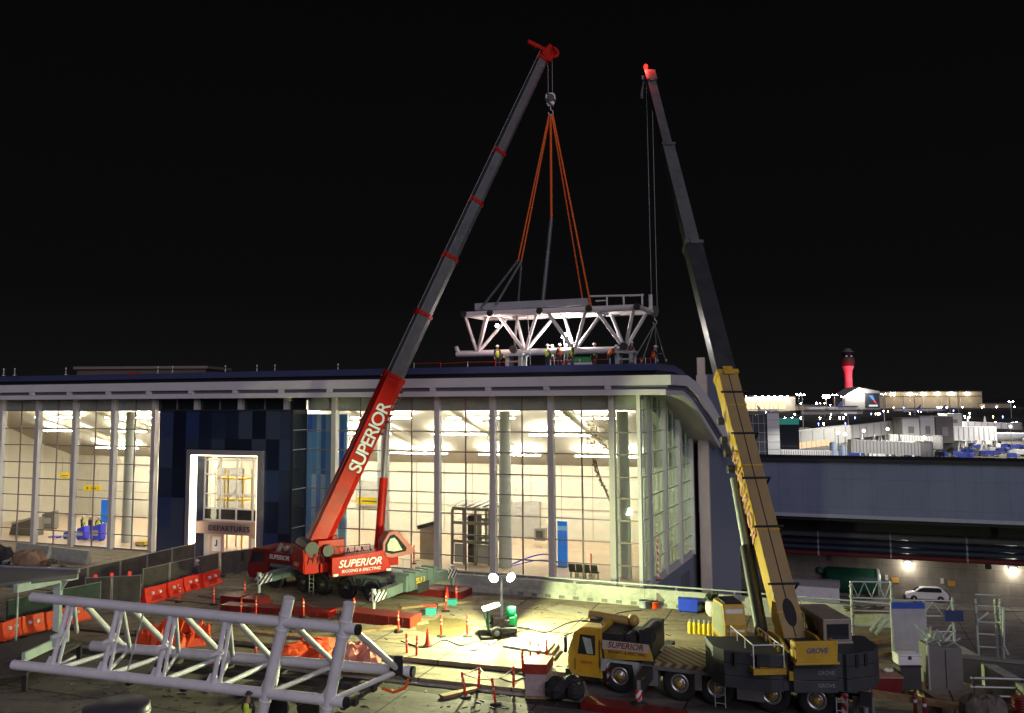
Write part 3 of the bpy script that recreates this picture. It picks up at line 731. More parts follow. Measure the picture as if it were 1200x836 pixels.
mb = MB(); mb.prism([(8.5, -1.15, 1.36), (8.5, 1.15, 1.36), (8.2, 1.1, 2.36), (8.2, -1.1, 2.36)], (.03, 0, .01)); py(mb, 'windscreen', M_DGLASS, cab)
mb = MB(); mb.box(7.0, 8.02, 1.305, 1.32, .7, 2.5); dr = py(mb, 'door', mat('yellow_door', (.60, .34, .02), .4, 0, .12, 2), cab, bevel=.02)
mb = MB(); mb.prism([(7.15, 1.325, 1.5), (7.98, 1.325, 1.5), (7.86, 1.325, 2.36), (7.15, 1.325, 2.36)], (0, .012, 0)); py(mb, 'door_window', M_DGLASS, dr)
mb = MB(); mb.prism([(7.25, 1.34, 1.55), (7.55, 1.34, 1.55), (7.75, 1.34, 2.25), (7.35, 1.34, 2.2)], (0, .006, 0)); py(mb, 'painted_reflection', mat('reflection_pale', (.35, .42, .36), .4, 0, .4, 3), dr)  # pale shape paints a reflection on the door glass
text('lettering', 'GROVE', .17, mat('letter_red', (.4, .03, .03), .5), dr, (7.6, 1.33, 1.15), (-1, 0, 0), (0, 0, 1), .008, .2, .008)
mb = MB(); mb.box(8.3, 8.6, -1.25, 1.25, .42, .75); mb.box(7.2, 8.3, -1.1, 1.1, .3, .5); py(mb, 'bumper', M_BLK, cab)
mb = MB(); mb.box(6.45, 6.62, 1.2, 1.36, .35, 1.4); py(mb, 'hazard_strip', M_CHRW, cab)
mb = MB(); mb.box(6.1, 6.8, -1.2, 1.3, 1.5, 2.5); py(mb, 'rear_cab_wall', M_BLK)
mb = MB(); mb.prism([(4.5, 1.36, 1.56), (6.7, 1.36, 1.42), (6.8, 1.36, 2.2), (4.7, 1.36, 2.2)], (0, .05, 0)); bd = py(mb, 'name_board', M_YEL)
mb = MB(); mb.box(4.7, 6.8, 1.42, 1.43, 1.86, 2.24); py(mb, 'name_strip', mat('strip_pink_white', (.50, .44, .36), .6, 0, .15, 3), bd)
text('lettering', 'SUPERIOR', .36, M_REDD, bd, (5.75, 1.435, 2.06), (-1, 0, 0), (0, 0, 1), .008, .25, .014)
text('lettering', 'RIGGING & ERECTING', .17, M_REDD, bd, (5.7, 1.415, 1.76), (-1, 0, 0), (0, 0, 1), .006, .2, .004)
mb = MB(); mb.box(4.7, 6.7, -1.2, .2, 1.56, 2.3); mb.box(4.6, 5.2, -1.2, 1.1, 1.56, 2.75); mb.tube((4.8, -.4, 2.5), (4.8, 1.0, 2.5), .35, 12); mb.box(5.3, 6.7, .3, 1.3, 1.56, 2.2)
mb.tube((5.6, .5, 2.3), (5.6, 1.1, 2.3), .26, 10); mb.tube((6.1, .5, 2.3), (6.1, 1.1, 2.3), .2, 10)
py(mb, 'engine_bay', M_DKST, bevel=.02)
mb = MB(); mb.tube((6.0, -.6, 2.62), (8.0, -.5, 2.82), .2, 12); mb.sph((5.9, -.6, 2.68), .3, 8); py(mb, 'folded_jib_hook', mat('jib_tan', (.42, .28, .08), .6, 0, .2, 3))
mb = MB(); mb.prism([(5.1, 1.35, .5), (5.15, 1.35, 1.42), (6.85, 1.35, 1.42), (6.9, 1.35, .9), (6.7, 1.35, .9), (6.55, 1.35, 1.3), (5.45, 1.35, 1.3), (5.3, 1.35, .5)], (0, .06, 0)); py(mb, 'mudguard', M_GALV)
mb = MB(); ladder(mb, (1.65, 1.6, .05), (1.7, 1.46, 1.7), .42, (1, 0, 0), 5); py(mb, 'ladder', M_GALV)
for (x, s, ext) in ((4.75, 1, 3.1), (4.75, -1, 3.1), (-4.0, 1, 3.0), (-4.0, -1, 3.4)):
    mb = MB(); mb.bar((x, s*.9, 1.1), (x, s*ext, 1.02), .45, .5); ob = py(mb, 'outrigger_beam', M_DKST, bevel=.02)
    mb = MB(); mb.tube((x, s*ext, 1.25), (x, s*ext, .15), .11, 10); py(mb, 'jack_leg', M_STEEL, ob)
    mb = MB(); mb.lathe([(.14, .12), (.16, .5)], (x, s*ext, .35), 10); py(mb, 'hazard_sleeve', M_CHRW, ob)
    mb = MB(); mb.lathe([(.1, .24), (.45, .1), (.45, .03)], (x, s*ext, 0.16), 12); py(mb, 'jack_foot', M_DKST, ob)
for y in (-1, 1):
    mb = MB(); mb.bar((8.2, y*1.3, 2.4), (8.5, y*1.62, 2.3), .04, .04); mb.box(8.42, 8.5, y*1.62-.1, y*1.62+.1, 1.6, 2.25); py(mb, 'mirror', M_BLK, cab)
    mb = MB(); mb.box(8.58, 8.62, y*.9-.18, y*.9+.18, .5, .68); py(mb, 'headlight', M_CHROME, cab)
py(MB().tube((6.95, 1.36, 1.0), (6.95, 1.36, 2.2), .02, 6), 'grab_handle', M_BLK, cab); py(MB().tube((8.1, 1.36, .8), (8.1, 1.36, 1.3), .02, 6), 'grab_handle', M_BLK, cab)
mb = MB(); mb.box(7.25, 7.75, -.2, .2, 2.69, 2.8); py(mb, 'roof_hatch', M_BLK, cab)
mb = MB(); mb.pipe([(6.9, .9, 2.72), (7.0, .9, 2.85), (7.9, .9, 2.82)], .03, 6)
py(mb, 'hydraulic_hose', M_BLK)
for (x0, x1) in ((2.9, 3.9), (1.4, 2.35), (-.9, .1), (-2.7, -1.6)):
    mb = MB(); mb.prism([(x0, .95, 1.1), (x0+.15, .95, 1.34), (x1-.15, .95, 1.34), (x1, .95, 1.1), (x1-.05, .95, 1.05), (x1-.2, .95, 1.28), (x0+.2, .95, 1.28), (x0+.05, .95, 1.05)], (0, .45, 0)); py(mb, 'mudguard', M_DKST)
mb = MB(); ladder(mb, (-3.1, 1.55, -.0), (-3.1, 1.5, 1.0), .4, (1, 0, 0), 3); py(mb, 'ladder', M_WHITE)
# superstructure
C2 = V((11.45, 37.6, YZ)); pivy = V((11.75, 37.2, 2.15)); tipy = D(761, 92, 62)
fy = V((tipy.x-pivy.x, tipy.y-pivy.y, 0)).normalized()
MY = Matrix.Translation(C2) @ Matrix.Rotation(math.atan2(fy.y, fy.x), 4, 'Z')
def pz(mb, n, m, par=None, **k): return sup(mb, n, m, MY, YC, par, **k)
mb = MB(); mb.lathe([(1.1, 1.5), (1.15, 1.6), (1.15, 1.9), (.9, 1.95)], n=20); pz(mb, 'slew_ring', M_DKST)
mb = MB(); mb.box(-3.3, 1.6, -.95, .95, 1.95, 2.3)
for y in (-.82, .7): mb.prism([(-3.2, y, 2.3), (1.3, y, 2.3), (.6, y, 2.7), (-.8, y, 3.2), (-1.8, y, 3.25), (-3.2, y, 2.9)], (0, .12, 0))
pz(mb, 'turret', M_YEL, bevel=.03)
mb = MB(); mb.prism([(-3.75, -.8, 2.75), (-3.75, .8, 2.75), (-3.75, .85, 3.55), (-3.75, -.85, 3.55)], (.12, 0, 0)); mb.box(-3.63, -3.2, .7, .84, 2.7, 3.5); mb.box(-3.63, -3.2, -.84, -.7, 2.7, 3.5); mb.box(-3.8, -3.6, -.88, .88, 2.68, 2.76)
rp = pz(mb, 'rear_panel', M_YEL, bevel=.02)
text('lettering', 'GROVE', .26, mat('letter_blue', (.1, .12, .3), .5), rp, MY @ V((-3.77, .0, 3.2)), (fy.y, -fy.x, 0), (0, 0, 1), .008, .2, .012, world=True)
mb = MB(); mb.tube((-3.3, -.65, 3.0), (-3.3, .65, 3.0), .4, 16); mb.tube((-2.3, -.6, 2.9), (-2.3, .6, 2.9), .36, 14); pz(mb, 'winch_drum', M_DKST)
# operator cab on the left
mb = MB(); cp = [(-.2, 2.0), (1.7, 2.0), (1.9, 2.6), (1.5, 4.05), (.1, 4.1), (-.2, 3.3)]
mb.prism([(x, 1.55, z) for x, z in cp], (0, .95, 0)); oc = pz(mb, 'operator_cab', M_YEL, bevel=.05)
mb = MB(); mb.prism([(x, 2.502, z) for x, z in [(.0, 2.75), (1.6, 2.75), (1.35, 3.95), (.2, 3.98), (.0, 3.35)]], (0, .012, 0)); mb.prism([(-.21, 1.65, 3.0), (-.21, 2.4, 3.0), (.02, 2.4, 3.9), (.02, 1.65, 3.9)], (-.015, 0, 0)); pz(mb, 'cab_window', mat('pale_cab_glass', (.45, .48, .34), .15, 0, .2, 1.5, spec=.8), oc)
mb = MB(); mb.box(.1, 1.3, 1.65, 2.4, 4.1, 4.16); pz(mb, 'roof_grille', M_BLK, oc)
mb = MB(); mb.prism([(-3.3, 1.05, 2.2), (.0, 1.05, 2.2), (.0, 1.05, 2.5), (-3.3, 1.05, 2.42)], (0, 1.3, 0)); pz(mb, 'walkway', M_YEL)
mb = MB()
for x in (-3.2, -2.2, -1.2, -.3):
    mb.tube((x, 2.3, 2.4), (x, 2.3, 3.3), .025, 6)
    mb.tube((x, 1.1, 2.4), (x, 1.1, 3.2), .025, 6)
for z in (2.85, 3.3): mb.tube((-3.2, 2.3, z), (-.3, 2.3, z), .025, 6)
mb.tube((-3.2, 1.1, 3.2), (-.3, 1.1, 3.2), .025, 6); mb.tube((-3.2, 2.3, 3.3), (-3.2, 1.1, 3.3), .025, 6)
pz(mb, 'handrail', M_WHITE)
mb = MB()
for k in range(12): mb.pipe([(-3.1+k*.24, 1.0, 2.4), (-3.0+k*.24, 1.08+.1*(k % 2), 2.9+.15*(k % 3)), (-2.8+k*.24, .9, 2.6)], .04, 5)
pz(mb, 'hydraulic_hose', M_YEL)
mb = MB(); mb.box(-1.9, .8, -2.3, -1.0, 2.0, 3.0); mb.box(-1.9, .7, -2.25, -1.05, 3.0, 3.9); eh = pz(mb, 'engine_hood', mat('hood_tan_grey', (.32, .28, .22), .5, .1, .2, 1.5), bevel=.04)
mb = MB(); mb.box(-1.93, -1.9, -2.1, -1.2, 3.1, 3.7); mb.box(-1.4, .2, -1.04, -1.01, 3.1, 3.7); pz(mb, 'hood_window', M_DGLASS, eh)
# counterweight blocks (world plan)
plan = [(8.05, 35.6), (8.35, 35.0), (10.0, 34.35), (10.45, 34.3), (10.55, 34.5), (10.75, 34.5), (10.85, 34.25), (12.55, 34.2), (12.65, 34.45), (12.85, 34.45), (12.95, 34.3), (14.2, 34.75), (14.7, 35.5), (14.7, 37.0), (8.05, 37.0)]
M_CW = mat('counterweight_grey', (.050, .058, .062), .6, .1, .2, 1.2, grime=.3)
for k, (z0, z1) in enumerate(((1.08, 1.54), (1.555, 2.015), (2.03, 2.5))):
    sc = 1 - .0*k
    mb = MB(); mb.prism([V((x, y, z0)) for x, y in plan], (0, 0, z1-z0)); cw = mb.build('counterweight_block', M_CW, YC, world=True, bevel=.02)
    text('lettering', 'GROVE', .2, mat('letter_grey', (.26, .26, .26), .6), cw, V((12.1, 34.19, (z0+z1)/2+.05)), (1, -.03, 0), (0, 0, 1), .006, 0, .01, world=True)
for (x, y) in ((8.9, 34.78), (9.7, 34.46), (13.6, 34.55), (14.0, 34.7)):
    mb = MB(); mb.bar((x-.18, y-.0, 2.0), (x-.18, y, 2.45), .34, .12, (1, 0, 0)); mb.build('lifting_lug', M_BLK, YC, world=True)
secy = [(-.03, .335, 1.02, 1.26), (.33, .57, 1.02, 1.15), (.565, .80, .82, .95), (.795, .985, .64, .76)]
M_BLB = mat('boom_black', (.045, .048, .05), .35, .2, .2, 1.2)
bb2, sd2, uu2, L2, bo2 = boom_sections(YC, pivy, tipy, secy, [M_YEL, M_BLB, M_BOOM, M_BOOM], [M_YEL, M_BOOM, M_BOOM, M_BOOM])
back = mat('boom_top_shade', (.33, .24, .10), .55, 0, .12, 1, grime=.3)  # brown paints the unlit upper face of the yellow boom
mb = MB(); p, q = pivy+bb2*(-.3)+uu2*.635, pivy+bb2*(L2*.33)+uu2*.635
mb.bar(p, q, .95, .012, uu2); mb.build('top_plate', back, bo2[0], world=True)
mb = MB()
for f_ in (.055, .12, .18, .24, .30):
    c = pivy+bb2*(L2*f_)+uu2*.67; mb.bar(c-sd2*.64, c+sd2*.74, .08, .07, uu2); mb.bar(c+sd2*.7, c+sd2*.7-uu2*1.1, .08, .06, bb2)
mb.bar(pivy+uu2*.66, pivy+bb2*(L2*.33)+uu2*.66, .03, .03, uu2)
mb.build('hose_band', M_BLK, bo2[0], world=True)
mb = MB(); c = pivy+bb2*(L2*.025)+uu2*.65
mb.prism([c+sd2*(.26*cos(a))+bb2*(.62*sin(a)) for a in [2*pi*k/14 for k in range(14)]], uu2*.03); mb.build('access_hole', M_BLK, bo2[0], world=True)
tl = pivy+bb2*(L2*.165) - sd2*.575 + uu2*.1
text('lettering', 'SUPERIOR', .95, mat('letter_red2', (.55, .28, .22), .6), bo2[0], tl, -bb2, uu2, .012, 0, .03, world=True, spacing=1.15)
for f_, k_ in ((.245, .3), (.27, -.2), (.205, .3), (.225, 0)):
    mb = MB(); c = pivy+bb2*(L2*f_)-sd2*.6-uu2*(.2+k_*.3); mb.tube(c, c-sd2*.3, .2, 12); mb.build('floodlight', M_DKST, bo2[0], world=True)
cb, ct = MY @ V((.9, .0, 2.3)), pivy + bb2*(L2*.2) - uu2*.8
mb = MB(); mid_ = cb+(ct-cb)*.55; mb.tube(cb-sd2*.5, mid_-sd2*.5, .3, 14); lc = mb.build('lift_cylinder', M_DKST, YC, world=True)
mb = MB(); mb.tube(mid_-sd2*.5, ct-sd2*.5, .2, 12); mb.build('piston_rod', M_GALV, lc, world=True)
hy = V((fy.x, fy.y, 0))
mb = MB(); mb.bar(tipy-bb2*.8, tipy+bb2*.4, .8, 1.0, uu2); mb.tube(tipy+hy*.5+sd2*.4, tipy+hy*.5-sd2*.4, .42, 14)
mb.bar(tipy-sd2*.4, tipy-sd2*.6-V((0, 0, 1.2)), .12, .12); mb.tube(tipy-sd2*.6-V((0, 0, 1.1)), tipy-sd2*.6-V((0, 0, 1.6)), .16, 8); mb.bar(tipy-sd2*.3, tipy-sd2*.6, .3, .3)
bh = mb.build('boom_head', M_BOOM, YC, world=True)
mb = MB(); mb.lathe([(.12, 0), (.14, .1), (.14, .3), (.06, .38)], tuple(tipy+V((-.25, 0, .7))), 10); bh2 = mb.build('aviation_light', glow('beacon_red', (1, .012, .008), 7), YC, world=True)
mb = MB(); mb.tube(tipy+V((-.25, 0, .3)), tipy+V((-.25, 0, .7)), .05, 6); mb.build('light_stem', M_DKST, YC, world=True)
light('beacon_lamp', 'POINT', tipy+V((-.25, -.35, 1.0)), 220, (1, .04, .03), shadow_soft_size=.15)
hk2 = D(767, 366, 61.5)
mb = MB()
for o_ in (-.2, .2): mb.tube(V((hk2.x+o_, hk2.y, hk2.z+.4)), V((hk2.x+o_-.05, hk2.y, tipy.z-.2)), .03, 5)
mb.build('hoist_rope', M_STEEL, YC, world=True)
# hook blocks
def hook(name, label, p, m, s=1.):
    t = thing(name, label, 'hook block', p)
    mb = MB(); mb.prism([(-.35*s, -.12, .6*s), (.35*s, -.12, .6*s), (.42*s, -.12, 0), (.2*s, -.12, -.5*s), (-.2*s, -.12, -.5*s), (-.42*s, -.12, 0)], (0, .24, 0)); mb.build('cheek_plate', m, t, bevel=.02)
    mb = MB(); mb.tube((0, -.2, .2*s), (0, .2, .2*s), .3*s, 14); mb.build('sheave', M_DKST, t)
    mb = MB(); mb.tube((0, 0, -.45*s), (0, 0, -.8*s), .07*s, 8)
    mb.pipe([(.0, 0, -.75*s), (.16*s, 0, -.85*s), (.2*s, 0, -1.05*s), (.05*s, 0, -1.2*s), (-.14*s, 0, -1.12*s), (-.18*s, 0, -.98*s)], .06*s, 8); mb.build('hook', M_STEEL, t)
    return t
h1 = hook('crane_hook_block', 'black and white striped hook block under the red crane boom tip', hk1, M_HOOKS, .95)
h2 = hook('crane_hook_block', 'dark hook block hanging beside the right end of the lifted truss', hk2, M_DKST, .75)

# ================================================================ LIFTED TRUSS
M_TR2 = mat('truss_pinkish_white', (.72, .70, .68), .4, 0, .06, 1, grime=.15)
HT = thing('hoisted_truss', 'white three-chord steel truss hung from orange slings above the terminal roof', 'truss', FB(7, 1.7, 15.9), FYAW)
def ph(mb, n, m=None, par=None, **k): return mb.build(n, m or M_TR2, par or HT, world=True, **k)
zb, zt_ = 15.95, 18.75; s0, s1 = -.1, 12.9
mb = MB(); mb.tube(FB(1.2, 1.7, zb), FB(14.4, 1.7, zb), .24, 14); ph(mb, 'bottom_chord')
for t in (.1, 3.5):
    mb = MB(); mb.tube(FB(s0, t, zt_), FB(s1, t, zt_), .22, 14); ph(mb, 'top_chord')
nodes_b = [1.4, 5.1, 8.9, 12.7]; nodes_t = [-.1, 3.3, 6.9, 10.7]
for k, sb_ in enumerate(nodes_b):
    for t in (.1, 3.5):
        for st in ([nodes_t[k]] + ([nodes_t[k+1]] if k < 3 else [12.6])):
            mb = MB(); mb.tube(FB(sb_, 1.7, zb), FB(st+(.35 if st < sb_ else -.35), t, zt_), .13, 10); ph(mb, 'web_member')
for st in nodes_t + [12.8]:
    mb = MB(); mb.tube(FB(st, -.25, zt_), FB(st, 3.8, zt_), .18, 12); cm = ph(mb, 'cross_member')
    mb = MB(); mb.tube(FB(st, -.45, zt_), FB(st, -.25, zt_), .24, 12); ph(mb, 'end_plate', M_DKST, cm)
for a, b in zip(nodes_t, nodes_t[1:]+[12.8]):
    mb = MB(); mb.tube(FB(a, .1, zt_), FB(b, 3.5, zt_), .1, 8); ph(mb, 'brace')
mb = MB(); fbox(mb, 3.4, 12.2, .25, .4, 19.08, 19.58); fbox(mb, 3.4, 12.2, .4, 3.3, 19.0, 19.08); ph(mb, 'deck_plate', mat('plate_grey', (.42, .42, .44), .5, .1, .08, 1))
mb = MB(); mb.tube(FB(-.4, .3, 19.6), FB(3.4, .3, 19.7), .07, 8); mb.tube(FB(3.0, .3, 19.35), FB(2.2, .3, 19.35), .05, 8)
for s in (-.3, 1.0, 2.2): mb.tube(FB(s, .3, 18.9), FB(s, .3, 19.7), .06, 8)
mb.tube(FB(-.9, .2, 18.6), FB(-.9, .2, 19.6), .14, 8); ph(mb, 'guard_rail')
mb = MB(); mb.tube(FB(12.8, .1, zt_), FB(14.2, 1.7, zb+.1), .0001, 3) if False else mb.tube(FB(14.2, 1.7, zb), FB(14.35, 1.45, 16.5), .16, 10); ph(mb, 'end_stub')
# trestles the truss is landing on
for k, s in enumerate((9.6, 1.35)):
    t_ = thing('support_trestle', ['squat steel trestle under the left bearing of the lifted truss', 'squat steel trestle under the right bearing of the lifted truss'][k], 'trestle', FB(s, 1.7, 14.9), FYAW)
    mb = MB(); mb.box(-.75, .75, -.7, .7, .78, .95); mb.build('top_plate', M_GALV, t_)
    for x in (-.5, .5):
        for y in (-.45, .45):
            mb = MB(); mb.box(x-.14, x+.14, y-.14, y+.14, 0, .78); mb.build('leg', M_GALV, t_)
    mb = MB(); mb.box(-.6, .6, -.5, -.4, .3, .42); mb.build('brace', M_GALV, t_)
    mb = MB(); mb.tube((0, -.75, 1.25), (0, -.4, 1.25), .28, 14); mb.build('bearing_pin', M_DKST, t_)
# slings
APX = hk1 + V((0, 0, -1.1))
def sling(label, pts, m, r=.07, m2=None, cut=None):
    t = thing('lifting_sling', label, 'sling', pts[0]); 
    mb = MB(); mb.pipe(pts if cut is None else pts[:cut+1], r, 6); mb.build('webbing', m, t, world=True)
    if cut is not None:
        mb = MB(); mb.pipe(pts[cut:], r*1.6, 8); mb.build('wear_sleeve', m2, t, world=True)
L1 = D(609, 306, 62.2); C1 = D(646, 256, 62.6)
sling('left front orange sling running from hook to left joint sleeve', [APX+V((-.12, 0, 0)), L1+V((-.12, -.2, 0)), FB(11.6, .1, 19.2)], M_SLING, .06, M_BOOM, 1)
sling('left rear orange sling with grey lower sleeve near the truss end', [APX+V((-.05, .1, 0)), L1+V((.12, .2, 0)), FB(10.5, .2, 19.4)], M_SLING, .06, M_BOOM, 1)
sling('thick grey sleeved sling hanging straight down at left of the truss middle', [L1+V((.0, .3, .1)), L1+V((.1, .35, -.3)), FB(9.7, 1.7, 16.5)], M_BOOM, .09)
sling('middle orange sling with thick dark lower half dropping to truss centre', [APX+V((.0, 0, -.1)), C1, FB(7.35, 1.2, 19.1)], M_SLING, .10, M_BOOM, 1)
sling('inner right orange sling slanting to the right truss joint', [APX+V((.08, 0, 0)), FB(4.0, .6, 19.1)], M_SLING, .06)
sling('outer right orange sling slanting to the right truss joint', [APX+V((.16, .05, 0)), FB(3.3, .1, 19.0)], M_SLING, .07)
mb = MB(); hb_ = hk2+V((0, 0, -.84))
for k, (s, lab) in enumerate(((1.3, 'leftmost'), (.6, 'second'), (-.5, 'third'), (-1.1, 'rightmost'))):
    t = thing('wire_sling', f'thin dark wire sling below the right hook block, {lab} of the four legs', 'sling', hb_, 0, 'wire slings below the right hook')
    mb = MB(); mb.tube(hb_, FB(s-.6, .9, 14.95), .035, 5); mb.build('wire', M_STEEL, t, world=True)
    mb = MB(); mb.sph(FB(s-.6, .9, 15.1), .09, 6); mb.build('shackle', M_GALV, t, world=True)
t = thing('taglines', 'thin dark tag rope hanging from the left part of the lifted truss', 'rope', FB(7.9, .3, 15)); t.name = 'tag_rope'
mb = MB(); mb.tube(FB(8.0, .1, 18.7), FB(7.9, .3, 14.95), .03, 5); mb.build('rope', M_STEEL, t, world=True)
# ================================================================ DECK THINGS
# ---- people
def person(label, loc, rz, pose='stand', vest=M_HIVIS, hat=M_WHITE, group=None, s=1.0):
    t = thing('person', label, 'person', loc, rz, group)
    hipz = .92; lean = 0.
    J = {}
    if pose == 'kneel': hipz = .5
    if pose == 'bend': lean = .75
    if pose == 'kneel': lean = .25
    def up(d): return V((d*sin(lean), 0, hipz + d*cos(lean)))
    J['pel'] = V((0, 0, hipz)); J['wst'] = up(.18); J['chs'] = up(.42); J['nck'] = up(.56); J['hd0'] = up(.64) + V((.01, 0, 0)); J['hd1'] = up(.76) + V((.02, 0, 0))
    sk, ed = [], []
    def arm(y, reach):
        sh = up(.50) + V((0, y*.19, 0))
        if reach == 0: el = sh + V((.03, y*.07, -.28)); ha = el + V((.10, -y*.02, -.24))
        elif reach == 1: el = sh + V((.16, y*.05, -.22)); ha = el + V((.24, -y*.06, .03))
        else: el = sh + V((.12, y*.06, -.25)); ha = el + V((.14, 0, -.22))
        return sh, el, ha
    if pose == 'kneel':
        legs = {1: (V((.0, .1, hipz)), V((.36, .13, .48)), V((.34, .13, .06)), V((.48, .13, .03))), -1: (V((0, -.1, hipz)), V((.12, -.12, .08)), V((-.30, -.12, .07)), V((-.42, -.12, .05)))}
    elif pose == 'walk':
        legs = {1: (V((0, .1, hipz)), V((.16, .11, .50)), V((.20, .11, .08)), V((.34, .11, .04))), -1: (V((0, -.1, hipz)), V((-.04, -.11, .48)), V((-.24, -.11, .10)), V((-.10, -.11, .04)))}
    else:
        legs = {y: (V((0, y*.1, hipz)), V((.03, y*.13, .49)), V((0, y*.15, .08)), V((.15, y*.17, .04))) for y in (1, -1)}
    reach = {'stand': 0, 'walk': 0, 'bend': 2, 'kneel': 1, 'reach': 1}[pose]
    def skin(name, m, verts, edges, radii, par):
        me = bpy.data.meshes.new(name); me.from_pydata([tuple(p) for p in verts], edges, []); 
        o = bpy.data.objects.new(name, me); COL.objects.link(o)
        md = o.modifiers.new('skin', 'SKIN'); md.use_smooth_shade = True
        for k, r_ in enumerate(radii):
            d = me.skin_vertices[0].data[k]; d.radius = r_ if isinstance(r_, tuple) else (r_, r_)
        me.skin_vertices[0].data[0].use_root = True
        sb = o.modifiers.new('sub', 'SUBSURF'); sb.levels = 1; sb.render_levels = 1
        me.materials.append(m); o.parent = par
        return o
    vs, es, rs = [], [], []
    def chain(start, pts):
        prev = start
        for p, r_ in pts:
            vs.append(p); rs.append(r_)
            if prev is not None: es.append((prev, len(vs)-1))
            prev = len(vs)-1
        return prev
    c = chain(None, [(J['pel'], (.13, .10)), (J['wst'], (.12, .09)), (J['chs'], (.15, .10)), (J['nck'], (.06, .06)), (J['hd0'], (.075, .085)), (J['hd1'], (.085, .09)), (up(.85)+V((.02, 0, 0)), (.05, .06))])
    for y in (1, -1):
        l = legs[y]; chain(0, [(l[0]+V((0, 0, -.06)), .085), (l[1], .06), (l[2], .042), (l[3], .04)])
        sh, el, ha = arm(y, reach)
        h = chain(2, [(sh, .055), (el, .042), (ha, .028), (ha+(ha-el).normalized()*.07, (.035, .02))])
        d = (ha-el).normalized()
        for q in range(4):
            b0 = ha+d*.08+V((0, (q-1.5)*.02, 0)); chain(h, [(b0, .011), (b0+d*(.06-.008*abs(q-1.3))+V((.01, 0, -.012)), .009)])
        chain(h-1, [(ha+d*.03+V((.03, -y*.02, 0)), .012), (ha+d*.07+V((.045, -y*.025, 0)), .010)])
    skin('body', M_SKIN, vs, es, rs, t).name = 'body'
    vs, es, rs = [], [], []
    chain(None, [(J['pel'], (.15, .12)), (J['wst'], (.14, .11)), (J['chs'], (.17, .12)), (up(.52), (.09, .08))])
    for y in (1, -1):
        l = legs[y]; chain(0, [(l[0]+V((0, 0, -.06)), .105), (l[1], .08), (l[2], .065), (l[3]+V((0, 0, .01)), .055)])
        sh, el, ha = arm(y, reach); chain(2, [(sh, .075), (el, .058), (ha-(ha-el)*.12, .045)])
    skin('clothing', M_CLOTH, vs, es, rs, t)
    vs, es, rs = [], [], []
    chain(None, [(up(-.06), (.20, .17)), (up(.2), (.19, .165)), (up(.42), (.225, .175)), (up(.53), (.15, .12))])
    skin('safety_vest', vest, vs, es, rs, t)
    if hat:
        mb = MB(); hz = up(.80) + V((.02, 0, 0)); 
        mb.lathe([(.15, 0), (.15, .015), (.115, .02), (.11, .07), (.07, .115), (.01, .13)], hz, 12); mb.box(hz.x+.08, hz.x+.19, hz.y-.07, hz.y+.07, hz.z, hz.z+.015); mb.build('hard_hat', hat, t)
    t.scale = (s, s, s)
    return t

# ---- concrete parapet with pipe rail
PW = thing('concrete_parapet', 'pale concrete barrier wall with pipe rail in front of the glazed corner', 'barrier wall', BAR[1])
def shp(a, b, n):
    return [a + (b-a)*(k/n) for k in range(n+1)]
mb = MB()
for a, b in zip(BAR[:-1], BAR[1:]):
    d = (b-a).normalized(); nn = V((-d.y, d.x, 0))
    L = (b-a).length; n = max(1, int(L/4))
    for k in range(n):
        p, q = a + d*(L*k/n+.01), a + d*(L*(k+1)/n-.012)
        prf = [(-.28, 0), (-.25, .28), (-.14, .42), (-.11, 1.0), (.11, 1.0), (.14, .3), (.2, 0)]
        mm = MB(); mm.prism([p + nn*x + V((0, 0, z)) for x, z in prf], q-p); mm.build('panel', M_BARR, PW, world=True)
for a, b in zip(BAR[:-1], BAR[1:]):
    d = (b-a).normalized(); L = (b-a).length; nn = V((-d.y, d.x, 0))
    mm = MB(); mm.tube(a+V((0, 0, 1.22)), b+V((0, 0, 1.22)), .05, 8); mm.build('rail', M_GALV, PW, world=True)
    for k in range(int(L/3.2)):
        p = a+d*(1+k*3.2); mm = MB(); mm.tube(p+V((0, 0, .99)), p+V((0, 0, 1.22)), .04, 6); mm.box(p.x-.1, p.x+.1, p.y-.1, p.y+.1, 1.0, 1.03); mm.build('rail_post', M_GALV, PW, world=True)
for k in range(14):
    a, b = BAR[1], BAR[2]; d = (b-a).normalized(); p = a+d*(.5+k*.92); nn = V((-d.y, d.x, 0))
    if p.x > 11.5: break
    mm = MB(); mm.prism([p-nn*.292+V((0, 0, .05)), p-nn*.292+d*.38+V((0, 0, .05)), p-nn*.265+d*.38+V((0, 0, .24)), p-nn*.265+V((0, 0, .24))], nn*.05)
    mm.build('scupper', mat('scupper_grey', (.17, .18, .15), .8, 0, .2, 3), PW, world=True)

def jersey(p, q, name, label, m, group=None, plastic=False, h=.95):
    p, q = V(p), V(q); d = (q-p).normalized(); nn = V((-d.y, d.x, 0))
    t = thing(name, label, 'barrier', (p+q)/2, math.atan2(d.y, d.x), group)
    L = (q-p).length/2
    mb = MB(); prf = [(-.3, 0), (-.3, .12), (-.17, h*.42), (-.1, h), (.1, h), (.17, h*.42), (.3, .12), (.3, 0)]
    mb.prism([(-L, y, z) for y, z in prf], (2*L, 0, 0)); mb.build('body', m, t, bevel=.03 if plastic else .015)
    if plastic:
        for x in (-L*.35, L*.35):
            mb = MB(); mb.tube((x, -.26, h*.62), (x, .2, h*.62), .09, 10); mb.build('forklift_hole', M_WHITE, t)
        mb = MB(); mb.prism([(-L*.55, -.30, h*.15), (L*.55, -.30, h*.15), (L*.3, -.2, h*.42), (-L*.3, -.2, h*.42)], (0, .05, 0)); mb.build('recess_panel', M_RED if m is M_ORN2 else m, t)
        mb = MB(); mb.tube((-L+.2, 0, h), (-L+.2, 0, h+.05), .07, 8); mb.build('filler_cap', M_BLK, t)
    return t
